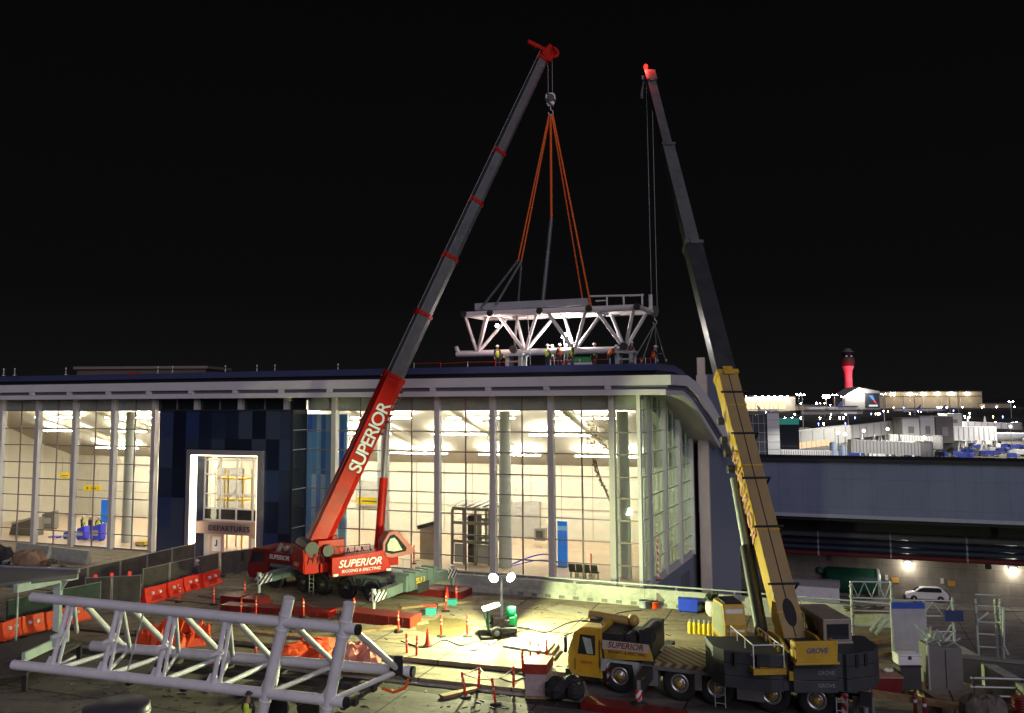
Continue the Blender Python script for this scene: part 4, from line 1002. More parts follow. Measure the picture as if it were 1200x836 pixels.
pos = ['nearest the truss', 'second', 'third', 'farthest and reddest']
for k, (u0, v0, u1, v1) in enumerate(((168, 708, 193, 702), (195, 701, 212, 695), (214, 694, 234, 689), (236, 689, 256, 683))):
    jersey(G(u0, v0), G(u1, v1), 'water_barrier', f'red water-filled barrier below the mesh fence, {pos[k]} of the row of four', M_ORN2, 'red barriers under the mesh fence', True)
for k, (u0, v0, u1, v1) in enumerate(((122, 683, 146, 678), (147, 678, 166, 673), (167, 673, 182, 669))):
    jersey(G(u0, v0), G(u1, v1), 'water_barrier', ['orange barrier at the left low end of the rear fence', 'orange barrier in the middle of the rear fence foot', 'raised bright orange barrier ending the rear fence row'][k], M_ORN2, 'orange barriers along the rear fence', True)
for k, (u0, v0, u1, v1) in enumerate(((0, 752, 22, 744), (24, 744, 50, 738), (52, 738, 78, 731), (80, 731, 104, 724))):
    jersey(G(u0, v0), G(u1, v1), 'water_barrier', ['orange barrier cut by the left picture edge under the canopy', 'orange barrier beneath the green screen, second from picture edge', 'orange barrier just left of the pale steel column foot', 'orange barrier just right of the pale steel column'][k], M_ORNG, 'orange barriers under the left canopy', True)
jersey(G(62, 656), G(104, 661), 'concrete_barrier', 'dark concrete barrier standing by the left hall windows', M_BARR, None, False, 1.0)
jersey(G(20, 650), G(58, 655), 'concrete_barrier', 'dark concrete barrier behind the scrap heap at far left', M_BARR, None, False, 1.0)

def fence(name, label, pts, h, m, seg=2.6, z=0, blk=True):
    t = thing(name, label, 'fence', pts[0]); 
    for a, b in zip(pts[:-1], pts[1:]):
        d = (b-a); L = d.length; n = max(1, round(L/seg)); d.normalize()
        for k in range(n):
            p, q = a+d*(L*k/n+.05), a+d*(L*(k+1)/n-.05)
            nn = V((-d.y, d.x, 0)); N_ = 8; mb = MB(); vs = []
            for j in range(N_+1):
                c = p+(q-p)*(j/N_); o_ = nn*(.05*sin(j*1.7+k))
                for zz, ww in ((.06, 1.), (h*.5, .5), (h-.03, 0)): vs.append(c+o_*ww+V((0, 0, zz)))
            mb.add(vs, [(3*j+r_, 3*j+3+r_, 3*j+4+r_, 3*j+1+r_) for j in range(N_) for r_ in (0, 1)], True)
            mb.build('mesh_panel', m, t, world=True)
            mb = MB(); mb.tube(p, p+V((0, 0, h+.05)), .035, 6); mb.tube(p+V((0, 0, h)), q+V((0, 0, h)), .022, 6); mb.tube(p+V((0, 0, .1)), q+V((0, 0, .1)), .022, 6); mb.tube(q, q+V((0, 0, h+.05)), .03, 6)
            mb.build('frame', M_STEEL, t, world=True)
            mb = MB(); mb.box(p.x-.3, p.x+.3, p.y-.12, p.y+.12, 0, .08); mb.build('foot', M_BLK, t, world=True)
    return t
fence('mesh_fence', 'long brown mesh covered fence running up to the bright entrance', [G(60, 712), G(140, 692), G(228, 668)], 1.95, M_SCRIM)
fence('mesh_fence', 'dark mesh fence behind the row of four red barriers', [G(166, 703), G(256, 680)], 1.9, M_SCRIM, 2.2)
fence('mesh_fence', 'short dark mesh fence facing the camera left of the red barriers', [G(98, 712), G(130, 710), G(165, 708)], 1.75, M_SCRIM)
fence('mesh_fence', 'mesh fence low in front of the entrance doors beside the red crane cab', [G(258, 676), G(312, 668)], 1.7, M_SCRIM)
fence('screened_fence', 'dark green screened fence under the pale steel canopy', [G(4, 742), G(62, 728), G(118, 716)], 1.7, M_SCRG)
for k, (u, v) in enumerate(((112, 686), (131, 684), (152, 682))):
    p = G(u, v+16); t = thing('hazard_light', ['left small red warning light on the short mesh fence', 'middle small red warning light on the short mesh fence', 'right small red warning light on the short mesh fence'][k], 'warning light', (p.x, p.y-.1, 0))
    mb = MB(); mb.tube((0, 0, 0), (0, 0, 1.2), .03, 6); mb.build('stem', M_STEEL, t)
    mb = MB(); mb.lathe([(.05, 1.2), (.11, 1.24), (.11, 1.5), (.05, 1.55)], n=10); mb.build('lens', glow('red_lens', (1, .08, .05), .7), t)
person('worker in dark jacket and white hard hat standing behind the red barriers', G(226, 691)+V((0, .7, 0)), 2.2, vest=M_CLOTH)

# ---- delineators and cones
def delin():
    t = thing('delineator_post', '', 'traffic post', (0, 0, -50)); 
    mb = MB(); mb.lathe([(.26, 0), (.26, .05), (.12, .09), (.07, .1)], n=10); mb.build('base', M_BLK, t)
    mb = MB(); mb.lathe([(.055, .09), (.05, 1.0), (.045, 1.02)], n=10); mb.lathe([(.03, 1.02), (.05, 1.04), (.05, 1.1), (.02, 1.12)], n=8); mb.build('post', M_ORN2, t)
    for z in (.62, .82):
        mb = MB(); mb.lathe([(.056, z), (.056, z+.09)], n=10); mb.build('reflective_band', mat('band_pale', (.8, .42, .3), .4, 0, .1, 4), t)
    return t
def cone():
    t = thing('traffic_cone', '', 'cone', (0, 0, -50))
    mb = MB(); mb.box(-.2, .2, -.2, .2, 0, .04); mb.build('base', M_BLK, t)
    mb = MB(); mb.lathe([(.16, .04), (.12, .2), (.035, .85), (.03, .86)], n=14); mb.build('body', M_ORN2, t)
    mb = MB(); mb.lathe([(.093, .4), (.075, .52)], n=14); mb.build('reflective_band', MATS['band_pale'], t)
    return t
dl = [(467, 741, 0, 'orange delineator in front of the red mat end below the red crane'), (517.5, 746, 0, 'orange delineator left of the dark damp patch on the lit concrete'),
 (548, 746, 0, 'orange delineator alone left of the light tower'), (522.5, 717, 0, 'orange delineator beside the upright cone at the rear red mat'),
 (535, 707, 0, 'dim orange delineator farthest back near the rear red mat'), (477, 770, -.2, 'orange delineator on the lower lane near the truss end'),
 (488, 773, -.2, 'faded pale delineator beside the orange one near the truss end'), (287, 702, 0, 'orange delineator left of the red crane front outrigger'),
 (282, 724, 0, 'pale orange delineator at the left end of the long red mat'), (300, 722, 0, 'orange delineator on the long red mat, right of the mat end one'),
 (356, 724, 0, 'orange delineator under the red crane between two outriggers'), (355, 758, -.2, 'orange delineator seen through the truss at centre'),
 (415, 724, 0, 'short orange delineator at the left end of the near red mat'), (299, 775, -.42, 'orange delineator seen through the truss right of orange barrier heap'),
 (210, 706, 0, 'orange delineator just right of the red barrier row'), (250.5, 709, 0, 'orange delineator left of the small stacked red blocks'),
 (613, 790, -.2, 'dark red delineator at left rear corner of the wrapped pallet'), (622, 779, 0, 'red delineator between wrapped pallet and bright cone'),
 (641, 778, 0, 'tall red delineator at right behind the wrapped pallet')]
d0 = delin()
for k, (u, v, z, lab) in enumerate(dl):
    o = d0 if k == 0 else dup(d0, (0, 0, 0))
    o.location = G(u, v, z); o['label'] = lab; o['group'] = 'orange delineator posts on the deck'; o.rotation_euler = (random.uniform(-.04, .04), random.uniform(-.04, .04), 0)
tw = [(546, 818, 'left front leaning post'), (560.5, 809, 'left rear post'), (581, 826, 'right front leaning post'), (602, 811, 'right rear post')]
tp = []
for k, (u, v, lab) in enumerate(tw):
    o = dup(d0, G(u, v, -.42), 0, f'{lab} of the taped square around the dark opening in the road', 'taped posts around the road opening')
    o.rotation_euler = (.03, (-.16, .05, -.14, .0)[k], 0); tp.append(G(u, v, -.42)+V(((-.16, .05, -.14, 0)[k]*1., 0, 1.0)))
for k, (a, b) in enumerate(((0, 1), (1, 2), (0, 2), (2, 3))):
    mb = MB(); mb.pipe([tp[a], (tp[a]+tp[b])/2 - V((0, 0, .06)), tp[b]], .02, 5)
    tag(mb.build('barricade_bar', MATS['band_pale']), f'thin pale bar linking {tw[a][2].split(" of")[0]} and {tw[b][2].split(" of")[0]}', 'barrier bar', 'bars between the taped posts')
p = G(570, 806, -.42); mb = MB(); mb.prism([p+V((-1.1, -.1, .004)), p+V((-.1, -.55, .004)), p+V((1.15, .0, .004)), p+V((.3, .5, .004))], (0, 0, .012)); structure('road_opening', mb, M_CONC_D)
mb = MB(); mb.bar(p+V((-1.9, -1.4, .08)), p+V((-.4, -.3, .08)), .35, .12); tag(mb.build('timber_plank', M_WOOD), 'pale plank lying beside the taped opening in the road', 'plank')
c0 = cone()
for k, (u, v, z, lab) in enumerate([(501, 757, 0, 'bright orange cone at the kerb edge near the truss end'), (524, 704, 0, 'orange cone upright beside the rear delineators'), (631, 776, 0, 'red cone behind the wrapped pallet'), (512, 716, 0, 'orange cone fallen on its side near the teal block')]):
    o = c0 if k == 0 else dup(c0, (0, 0, 0))
    o.location = G(u, v, z); o['label'] = lab; o['group'] = 'traffic cones on the deck'
    if k == 3: o.rotation_euler = (0, -1.35, .3); o.location.z = .2

# ---- light tower
lp = G(588, 745); LT = thing('light_tower', 'green mobile light tower with two blazing floodlights on the lit concrete', 'light tower', lp, .15)
mb = MB(); mb.box(-.75, .75, -.55, .55, .3, .5); mb.build('trailer_frame', M_DKST, LT, bevel=.02)
mb = MB(); mb.box(-.5, .1, -.4, .4, .5, 1.0); mb.tube((-.2, -.42, .75), (-.2, .42, .75), .22, 10); mb.box(.15, .55, -.3, .3, .5, .85); mb.build('engine', M_SCRAP, LT, bevel=.02)
mb = MB(); mb.prism([(-1.0, -.45, 1.35), (-.1, -.45, 1.6), (-.1, .45, 1.6), (-1.0, .45, 1.35)], (0, 0, .06)); mb.box(-.95, -.85, -.4, .4, 1.0, 1.36); mb.build('canopy_panel', mat('canopy_white_green', (.55, .85, .68), .4, 0, .1, 2), LT)
mb = MB(); mb.lathe([(.05, -.3), (.25, -.25), (.27, 0), (.25, .25), (.05, .3)], (.5, .0, 1.2), 14); mb.box(.35, .65, -.35, .35, .6, 1.0); mb.build('fuel_tank', M_GREEN, LT, bevel=.02)
MB().box(-.8, -.75, -.5, .5, .5, 1.4).build('side_panel', M_GREEN, LT); MB().box(.7, .76, -.5, .5, .5, 1.1).build('side_panel', M_GREEN, LT)
for y in (.55, -.55):
    for x in (-.35,):
        mb = MB(); mb.lathe([(.1, -.09), (.28, -.09), (.32, -.05), (.32, .05), (.28, .09), (.1, .09)], (x, y*1.15, .32), 16, 'y'); wo = mb.build('wheel', M_BLK, LT)
        mb = MB(); mb.lathe([(.02, -.1), (.15, -.095), (.15, .095), (.02, .1)], (x, y*1.15, .32), 12, 'y'); mb.build('rim', M_GALV, wo)
mb = MB(); mb.box(-1.2, -.5, -.75, .75, .0, .16); mb.build('stabiliser', M_BLK, LT); MB().bar((.7, 0, .4), (1.5, 0, .3), .08, .08).build('drawbar', M_BLK, LT)
mb = MB(); mb.box(-.07, .07, -.07, .07, .5, 1.9); mb.box(-.05, .05, -.05, .05, 1.9, 3.1); mb.tube((-.5, 0, 3.1), (.5, 0, 3.1), .04, 8); mb.build('mast', M_GALV, LT)
LW = Matrix.Translation(lp) @ Matrix.Rotation(.15, 4, 'Z')
M_LAMP = glow('tower_lamp', (.97, 1, .80), 260)
for k, x in enumerate((-.42, .46)):
    yw = (-.62, .62)[k]
    f = V((sin(yw)*-1 if k == 0 else sin(yw), -cos(yw), -.42)); f = V(((-.5, .5)[k], -1, -.38)).normalized()
    c = V((x, -.1, 3.05)); mb = MB(); mb.tube(c-f*.12, c+f*.05, .14, 14, .26); hd_ = mb.build('lamp_housing', M_STEEL, LT)
    mb = MB(); mb.tube(c+f*.052, c+f*.07, .24, 14); mb.build('lens', M_LAMP, hd_)
    wpos = LW @ (c+f*.2); wf = LW.to_3x3() @ f
    l = light('floodlight', 'SPOT', wpos, TOWER, (.92, 1., .50), aim=wpos + V(((-1., 1.)[k], -.12, -.30)), spot_size=R(166), spot_blend=.15, shadow_soft_size=.25)

# ---- boards, mats, boxes
def flat(name, label, cat, pts, th, m, group=None, bev=.0):
    mb = MB(); mb.prism(pts, (0, 0, th)); return tag(mb.build(name, m, bevel=bev), label, cat, group)
flat('plywood_sheet', 'large white board lying on the lit concrete beside the light tower', 'board', [G(589, 759)+V((0, 0, .02)), G(648, 768)+V((0, 0, .02)), G(655, 757)+V((0, 0, .02)), G(600, 750)+V((0, 0, .02))], .1, M_PLY)
for k, (a, b) in enumerate(((G(640, 768, .1), G(650, 757, .1)), (G(645, 770, .1), G(654, 759, .1)))):
    mb = MB(); mb.bar(a+V((0, 0, .12)), b+V((0, 0, .12)), .1, .12); tag(mb.build('timber_beam', M_WOOD), ['dark beam resting over the right edge of the white board', 'second dark beam just right of the white board'][k], 'beam')
def redmat(label, a, b, w, h, z=0, endred=True):
    a, b = V(a), V(b); d = (b-a).normalized(); L = (b-a).length
    t = thing('crane_mat', label, 'crane mat', (a+b)/2, math.atan2(d.y, d.x), 'red crane mats')
    mb = MB(); mb.box(-L/2, L/2, 0, w, 0, h); mb.build('body', M_REDD, t, bevel=.02)
    mb = MB()
    for k in range(5): mb.box(-L/2+L*(k+.5)/5-.03, -L/2+L*(k+.5)/5+.03, -.03, 0.001, .02, h-.02)
    mb.build('rib', M_REDD, t)
    if endred:
        mb = MB(); mb.box(L/2+.002, L/2+.05, -.02, w+.02, .02, h+.02); mb.build('end_cap', M_ORN2, t)
    return t
redmat('dark red mat with bright end under the rear right outrigger leg', G(398, 728), G(480, 737), 1.2, .55)
redmat('dark red mat at the rear by the window wall under the far outrigger', G(452, 694), G(540, 703), 1.6, .45, endred=False)
redmat('long dark red mat with bright end left of the truss head', G(258, 716), G(384, 725), .9, .35)
redmat('upper short red block right of the red barriers', G(258, 708), G(279, 710), 1.2, .5, endred=False)
redmat('second short red block right of the red barriers', G(281, 711), G(302, 713), 1.2, .5, endred=False)
redmat('dark red mat in the road under the front leg of the yellow crane', G(680, 832, -.42), G(800, 850, -.42), .9, .3, endred=False)
for k, (u, v) in enumerate(((505, 720), (530, 709))):
    p = G(u, v); mb = MB(); mb.box(p.x-.3, p.x+.3, p.y-.2, p.y+.2, 0, .35); tag(mb.build('teal_block', mat('teal', (.03, .32, .28), .6, 0, .15, 3), bevel=.02), ['teal block under the fallen cone', 'teal block beside the upright rear cone'][k], 'block')
# wrapped pallet box
p0, p1, p2 = G(615, 819, -.42), G(640, 820, -.42), G(648, 808, -.42)
PB = thing('wrapped_pallet_box', 'plastic wrapped pallet box with dark red rim standing in the road', 'pallet box', p0)
a = p1-p0; b_ = p2-p1
mb = MB(); mb.prism([p0+V((0, 0, .1)), p1+V((0, 0, .1)), p1+b_+V((0, 0, .1)), p0+b_+V((0, 0, .1))], (0, 0, .95)); mb.build('box', mat('wrap_grey_pink', (.40, .33, .32), .3, 0, .25, 4, .6), PB, world=True, bevel=.03)
mb = MB()
e = .03
mb.prism([p0+V((-e, -e, 1.05)), p1+V((e, -e, 1.05)), p1+b_+V((e, e, 1.05)), p0+b_+V((-e, e, 1.05))], (0, 0, .42)); mb.build('rim', mat('rim_dark_red', (.30, .035, .02), .6, 0, .3, 6, .4), PB, world=True)
mb = MB(); mb.prism([p0+V((0, 0, 0)), p1+V((0, 0, 0)), p1+b_, p0+b_], (0, 0, .09)); mb.build('pallet', M_WOOD, PB, world=True)
mb = MB(); q = (p0+p1+b_)/1; c_ = (p0+p1)/2+b_/2
mb.box(c_.x-.45, c_.x+.1, c_.y-.3, c_.y+.3, 1.475, 1.53); mb.build('paper_sheet', M_WHITE, PB, world=True)
# dark bags by pallet
def lumpy(name, label, cat, p, r, sq, m, n=5, seed=0):
    rn = random.Random(seed); mb = MB()
    for k in range(n):
        c = V((rn.uniform(-r, r)*.6, rn.uniform(-r, r)*.5, r*sq*.5*rn.uniform(.6, 1.1)))
        rr = r*rn.uniform(.45, .7); m_ = 6; nn = 10; vs = []
        for j in range(m_+1):
            for i in range(nn):
                th, ph = pi*j/m_, 2*pi*i/nn; q = rr*(1+rn.uniform(-.14, .14))
                vs.append(c+V((q*sin(th)*cos(ph), q*sin(th)*sin(ph), -q*sq*cos(th))))
        mb.add(vs, [(j*nn+i, j*nn+(i+1) % nn, (j+1)*nn+(i+1) % nn, (j+1)*nn+i) for j in range(m_) for i in range(nn)], False)
    zmin = min(v.z for v in mb.v); 
    for v in mb.v: v.z -= zmin
    o = mb.build(name, m); o.location = p; return tag(o, label, cat)
lumpy('rubbish_bag', 'large black rubbish bag in the shadow in front of the yellow crane', 'bag', G(662, 822, -.42), .95, .8, M_BLK, 5, 3)
mb = MB(); p = G(660, 806, -.42); mb.prism([p+V((-.3, 0, .9)), p+V((.2, -.1, .95)), p+V((.35, .2, .9)), p+V((-.1, .25, .85))], (0, 0, .04)); tag(mb.build('white_sheet', M_WHITE), 'small white sheet lying on the black rubbish bag', 'sheet')
mb = MB(); a = G(655, 800, -.42)
# ---- small stuff by the parapet
def bucket(label, p, r, h, m, rim=None):
    t = thing('bucket', label, 'bucket', p); mb = MB(); mb.lathe([(r*.8, 0), (r, h), (r*1.05, h), (r*1.05, h-.04)], n=14); mb.build('shell', m, t)
    mb = MB(); mb.lathe([(r*.93, h-.002), (r*.93, h+.006)], n=14); mb.build('contents', M_CONC_D, t)
    mb = MB(); mb.pipe([(-r, 0, h-.02), (-r*.6, -.1, h+.18), (r*.6, -.1, h+.18), (r, 0, h-.02)], .012, 5); mb.build('handle', M_STEEL, t); return t
bucket('pale grey bucket by the parapet, left of the orange one', G(754, 712), .3, .42, mat('pail_grey', (.5, .55, .58), .5))
bucket('dark pail between the grey and the orange bucket by the parapet', G(761, 713), .27, .4, M_DKST)
bucket('orange bucket beside the leaning brown board at the parapet', G(767, 713), .28, .4, M_ORNG)
p = G(778, 713); mb = MB(); mb.prism([p+V((-.42, 0, 0)), p+V((.38, 0, 0)), p+V((.38, .35, .78)), p+V((-.38, .35, .82))], (0, .05, 0)); tag(mb.build('leaning_board', mat('board_brown', (.24, .22, .17), .8, 0, .2, 3)), 'brown board leaning against the parapet beside the orange bucket', 'board')
p = G(795.5, 716); t = thing('plastic_crate', 'bright blue plastic crate standing by the parapet', 'crate', p, -.3)
mb = MB(); mb.box(0, 1.15, -.3, .3, .06, .68); mb.build('body', M_BLUE, t, bevel=.04)
mb = MB(); mb.box(-.03, 1.18, -.33, .33, .68, .76); mb.build('lid', M_BLUE, t, bevel=.02)
mb = MB(); [mb.box(x, x+.12, -.28, .28, 0, .06) for x in (.05, .98)]; mb.build('runner', M_BLK, t)
lumpy('rubbish_bag', 'black bag between the blue crate and the white pot', 'bag', G(823, 718), .42, .9, M_BLK, 4, 5)
p = G(834, 722); t = thing('planter_pot', 'large white pot with a dark plant beside the yellow crane cab', 'pot', p)
mb = MB(); mb.lathe([(.18, 0), (.33, .2), (.36, .55), (.3, .8), (.33, .85)], n=16); mb.build('pot', M_WHITE, t)
mb = MB(); rn = random.Random(4)
for k in range(26):
    a, r_ = rn.uniform(0, 6.28), rn.uniform(.1, .42); z = .95+rn.uniform(0, .35); c = V((r_*cos(a), r_*sin(a), z)); mb.quad(V((0, 0, .8)), c+V((-.07, .05, 0)), c+V((0, 0, .14)), c+V((.07, -.05, 0)))
mb.build('foliage', mat('leaf_dark', (.04, .06, .03), .8, 0, .3, 6), t)
def drum0():
    t = thing('yellow_cylinder', '', 'cylinder', (0, 0, -50)); mb = MB(); mb.lathe([(.13, 0), (.135, .03), (.135, .5), (.11, .56), (.05, .6)], n=12); mb.build('shell', mat('cyl_yellow', (.75, .55, .03), .4, 0, .1, 3), t)
    mb = MB(); mb.lathe([(.05, .6), (.06, .62), (.06, .72), (.02, .74)], n=8); mb.build('valve', mat('valve_blue', (.3, .36, .5), .4), t); return t
y0 = drum0()
names = ['leftmost of the row', 'second from left in the row', 'third from left in the row', 'fourth from left in the row', 'fifth from left in the row', 'sixth from left in the row', 'last of the row beside the crane cab']
for k in range(7):
    o = y0 if k == 0 else dup(y0, (0, 0, 0))
    o.location = G(809+k*5.6, 742+k*.55, 0) ; o['label'] = 'yellow gas cylinder, ' + names[k]; o['group'] = 'yellow cylinders behind the crane deck'
# ---- cables and litter
for k, (pts, m_, lab) in enumerate((([(588, 748), (575, 756), (560, 752), (540, 757), (520, 751), (498, 760), (470, 752)], M_BLK, 'black cable snaking left from the light tower'),
  ([(600, 744), (620, 738), (640, 742), (668, 730), (700, 726), (730, 718), (752, 716)], M_BLK, 'black cable running right from the light tower towards the parapet'),
  ([(300, 695), (330, 712), (352, 706), (380, 718), (402, 712)], M_ORNG, 'orange cable lying under the red crane'),
  ([(655, 800), (640, 795), (628, 800), (612, 796), (600, 800), (585, 795)], M_BLK, 'dark hose beside the wrapped pallet box'),
  ([(900, 716), (930, 724), (960, 718), (985, 726)], M_BLK, 'dark cable on the deck behind the yellow crane'))):
    z = -.2 if k == 3 else 0
    P_ = [G(u, v, z)+V((0, 0, .03)) for u, v in pts]; sm = []
    for a, b, c, d in zip([P_[0]]+P_[:-2], P_[:-1], P_[1:], P_[2:]+[P_[-1]]):
        for j in range(5):
            q = j/5; sm.append(.5*((2*b)+(c-a)*q+(2*a-5*b+4*c-d)*q*q+(3*b-3*c+d-a)*q**3))
    mb = MB(); mb.pipe(sm+[P_[-1]], .028, 5); tag(mb.build('power_cable' if k != 3 else 'rubber_hose', m_), lab, 'cable' if k != 3 else 'hose')
rn = random.Random(99); mb = MB()
for k in range(240):
    u, v = rn.uniform(170, 860), rn.uniform(700, 775)
    p = G(u, v)
    if p.y < 41.2 - .3337*(p.x-3.2)+.3 and p.x < 3.5: continue
    if p.y > 50.6 - .413*(p.x-12): continue
    if p.x > 3.2 and p.y < 46: continue
    c = p+V((0, 0, .02)); d = V((rn.uniform(-1, 1), rn.uniform(-1, 1), 0)).normalized()*rn.uniform(.03, .22)
    mb.bar(c-d, c+d, rn.uniform(.02, .09), rn.uniform(.02, .05))
tag(mb.build('site_litter', M_SCRAP), 'fine litter and wood offcuts strewn over the lit deck', 'litter', kind='stuff')
rn = random.Random(98); mb = MB()
for k in range(160):
    p = G(rn.uniform(60, 660), rn.uniform(800, 836), -.42); c = p+V((0, 0, .02)); d = V((rn.uniform(-1, 1), rn.uniform(-1, 1), 0)).normalized()*rn.uniform(.03, .18)
    mb.bar(c-d, c+d, rn.uniform(.02, .08), rn.uniform(.02, .04))
tag(mb.build('road_litter', M_SCRAP), 'fine litter strewn over the near road below the truss', 'litter', kind='stuff')
# ---- left canopy and platform
pe = mat('canopy_roof_grey', (.12, .115, .12), .6, 0, .2, 1, grime=.3)
A = thing('flat_canopy', 'low flat grey canopy roof with pale steel beam at the left edge', 'canopy', G(40, 700, 0))
cz = 3.0
pts = [G(-60, 664, cz), G(92, 670, cz), G(90, 678, cz), G(-60, 696, cz)]
mb = MB(); mb.prism(pts, (0, 0, .22)); mb.build('roof_slab', pe, A, world=True, bevel=.02)
mb = MB(); mb.bar(G(-60, 663, cz+.18), G(93, 669, cz+.18), .14, .22); mb.build('edge_strip', mat('gutter_lavender', (.35, .33, .42), .4), A, world=True)
mb = MB(); mb.bar(G(18, 690, cz-.1), G(90, 674, cz-.1), .3, .42); mb.build('beam', M_MINT, A, world=True)
ctop = G(69, 683, cz-.3); mb = MB(); mb.box(ctop.x-.16, ctop.x+.16, ctop.y-.16, ctop.y+.16, -.4, cz-.25); mb.prism([ctop+V((-.5, -.05, .1)), ctop+V((.5, -.05, .1)), ctop+V((.16, -.05, -.45)), ctop+V((-.16, -.05, -.45))], (0, .1, 0)); mb.build('column', M_MINT, A, world=True)
mb = MB(); c2_ = G(21, 700, cz-.4); mb.tube(c2_+V((0, 0, .2)), V((c2_.x, c2_.y, 0)), .05, 8); mb.build('thin_post', M_GALV, A, world=True)
B_ = thing('steel_gusset_beam', 'pale mint steel beam lying on the dark platform left of the truss', 'beam', G(27, 772, .7))
mb = MB(); mb.bar(G(27, 771, .75), G(76, 748, .75), .14, .42); mb.build('web', M_MINT, B_, world=True)
mb = MB(); mb.bar(G(62, 752, .9), G(78, 745, .9), .3, .55); mb.build('end_plate', M_MINT, B_, world=True)
PLF = thing('low_platform', 'dark plank platform beneath the steel beam at the lower left', 'platform', G(20, 790, -.4))
mb = MB()
pp = [G(-40, 768, .35), G(62, 742, .35), G(96, 756, .35), G(30, 792, .35), G(-40, 800, .35)]
mb.prism(pp, (0, 0, .12)); mb.build('deck_boards', mat('board_dark', (.10, .08, .07), .8, 0, .3, 2, .3, grime=.3), PLF, world=True)
for k in range(4):
    a, b = G(-30+k*26, 790-k*9, .49), G(10+k*26, 770-k*5, .49)
    mb = MB(); mb.bar(a, b, .1, .06); mb.build('batten', M_SCRAP, PLF, world=True)
for (u, v) in ((28, 790), (92, 757), (60, 745)):
    p = G(u, v, .35); mb = MB(); mb.box(p.x-.1, p.x+.1, p.y+.02, p.y+.2, -.42, .35); mb.build('leg', M_DKST, PLF, world=True)
# scrap heap at far left
mb = MB(); rn = random.Random(11)
base = G(14, 668)
for k in range(70):
    c = base + V((rn.uniform(-3.2, 3.4), rn.uniform(-.8, 1.2), rn.uniform(0, 1.1)*rn.random()))
    d = V((rn.uniform(-1, 1), rn.uniform(-1, 1), rn.uniform(-.4, .6))).normalized()*rn.uniform(.3, 1.1)
    if k % 3: mb.bar(c-d*.5, c+d*.5, rn.uniform(.04, .2), rn.uniform(.03, .15))
    else: mb.tube(c-d*.3, c+d*.3, rn.uniform(.04, .2), 7)
mb.v = [V((p.x, p.y, max(p.z, .01))) for p in mb.v]
o = mb.build('scrap_heap', M_SCRAP); tag(o, 'heap of dark scrap and pipe offcuts at the far left of the deck', 'heap', kind='stuff')
lumpy('rolled_tarpaulin', 'brown tarpaulin bundle at the right end of the scrap heap', 'tarpaulin', G(31, 672), 1.3, .9, mat('tarp_brown', (.26, .17, .10), .9, 0, .2, 3), 4, 8)
lumpy('black_bundle', 'black bundle at the left end of the scrap heap', 'bundle', G(6, 668), 1.2, 1., M_BLK, 4, 9)
lumpy('grey_bundle', 'pale grey bundle on the scrap heap between black and brown bundles', 'bundle', G(15, 667)+V((0, -.3, .2)), .8, .9, M_STEEL, 3, 10)
# steel plates and timbers on the deck
for k, (pts, lab) in enumerate((([(232, 700), (276, 707), (294, 699), (262, 694)], 'thin steel road plate right of the red barriers'), ([(255, 690), (285, 690), (300, 684), (262, 686)], 'far steel road plate before the mesh fence by the entrance'))):
    flat('steel_plate', lab, 'steel plate', [G(u, v)+V((0, 0, .01)) for u, v in pts], .12, mat('plate_brown', (.20, .16, .12), .7, .1, .2, 2, grime=.4))
for k, (a, b, lab) in enumerate((((395, 745), (500, 730), 'long timber mat strip on the deck below the red crane rear'), ((470, 713), (560, 705), 'far timber strip on the deck behind the fallen cone'), ((360, 735), (410, 741), 'short timber strip beneath the red crane left of its mat'), ((300, 742), (392, 752), 'dark timber strip seen beyond the truss at centre'))):
    mb = MB(); mb.bar(G(*a)+V((0, 0, .06)), G(*b)+V((0, 0, .06)), .5, .12); tag(mb.build('timber_strip', M_WOOD), lab, 'timber')
# heap of orange barriers behind the truss
rn = random.Random(3); hb0 = None; k = 0
spots = [(168, 755, 0), (178, 757, 0), (188, 758, 0), (198, 759, 0), (208, 759, 0), (218, 758, 0), (228, 757, 0), (236, 754, 0), (172, 750, .0), (196, 752, .5), (206, 751, .75), (216, 751, .7), (226, 751, .5), (233, 750, .3), (187, 752, .4)]
for (u, v, z) in spots:
    p = G(u, v, -.2); p.z = -.42+z
    if hb0 is None:
        t = thing('plastic_barrier', '', 'barrier', p, 0); hb0 = t
        mb = MB(); mb.prism([(-.45, -.2, 0), (.45, -.2, 0), (.45, -.16, .3), (.3, -.08, .75), (.12, -.05, .78), (.1, -.06, .6), (-.1, -.06, .6), (-.12, -.05, .8), (-.3, -.08, .75), (-.45, -.16, .3)], (0, .3, 0)); mb.build('body', M_ORNG, t, bevel=.03)
        mb = MB(); [mb.lathe([(.05, .75), (.05, .88), (.02, .9)], (x, .05, 0), 8) for x in (-.22, .22)]; mb.build('peg', M_ORNG, t)
        mb = MB(); mb.box(-.4, .4, -.22, .12, -.02, .05); mb.build('foot', M_BLK, t)
    else: t = dup(hb0, p)
    t.rotation_euler = (rn.uniform(-.5, .5)*(z > 0), rn.uniform(-.3, .3), rn.uniform(-1.2, 1.2))
    t['label'] = 'small orange plastic barrier jumbled in the heap behind the white truss'; t['group'] = 'orange barriers heaped behind the truss'; k += 1
lumpy('orange_tarpaulin', 'crumpled orange sheeting behind the truss near its right end', 'tarpaulin', G(352, 776, -.42), 1.5, .45, M_ORNG, 6, 12)
lumpy('pink_orange_wrap', 'pale orange wrapped bundle behind the right posts of the truss', 'bundle', G(418, 790, -.42), 1.2, .9, mat('wrap_orange', (.85, .30, .20), .5, 0, .2, 3), 6, 15)
mb = MB(); mb.pipe([G(246, 770, .0), G(249, 776, .5), G(253, 783, .2)], .09, 8); tag(mb.build('orange_hose', M_ORNG), 'curved piece of orange hose hanging inside the truss frame', 'hose')

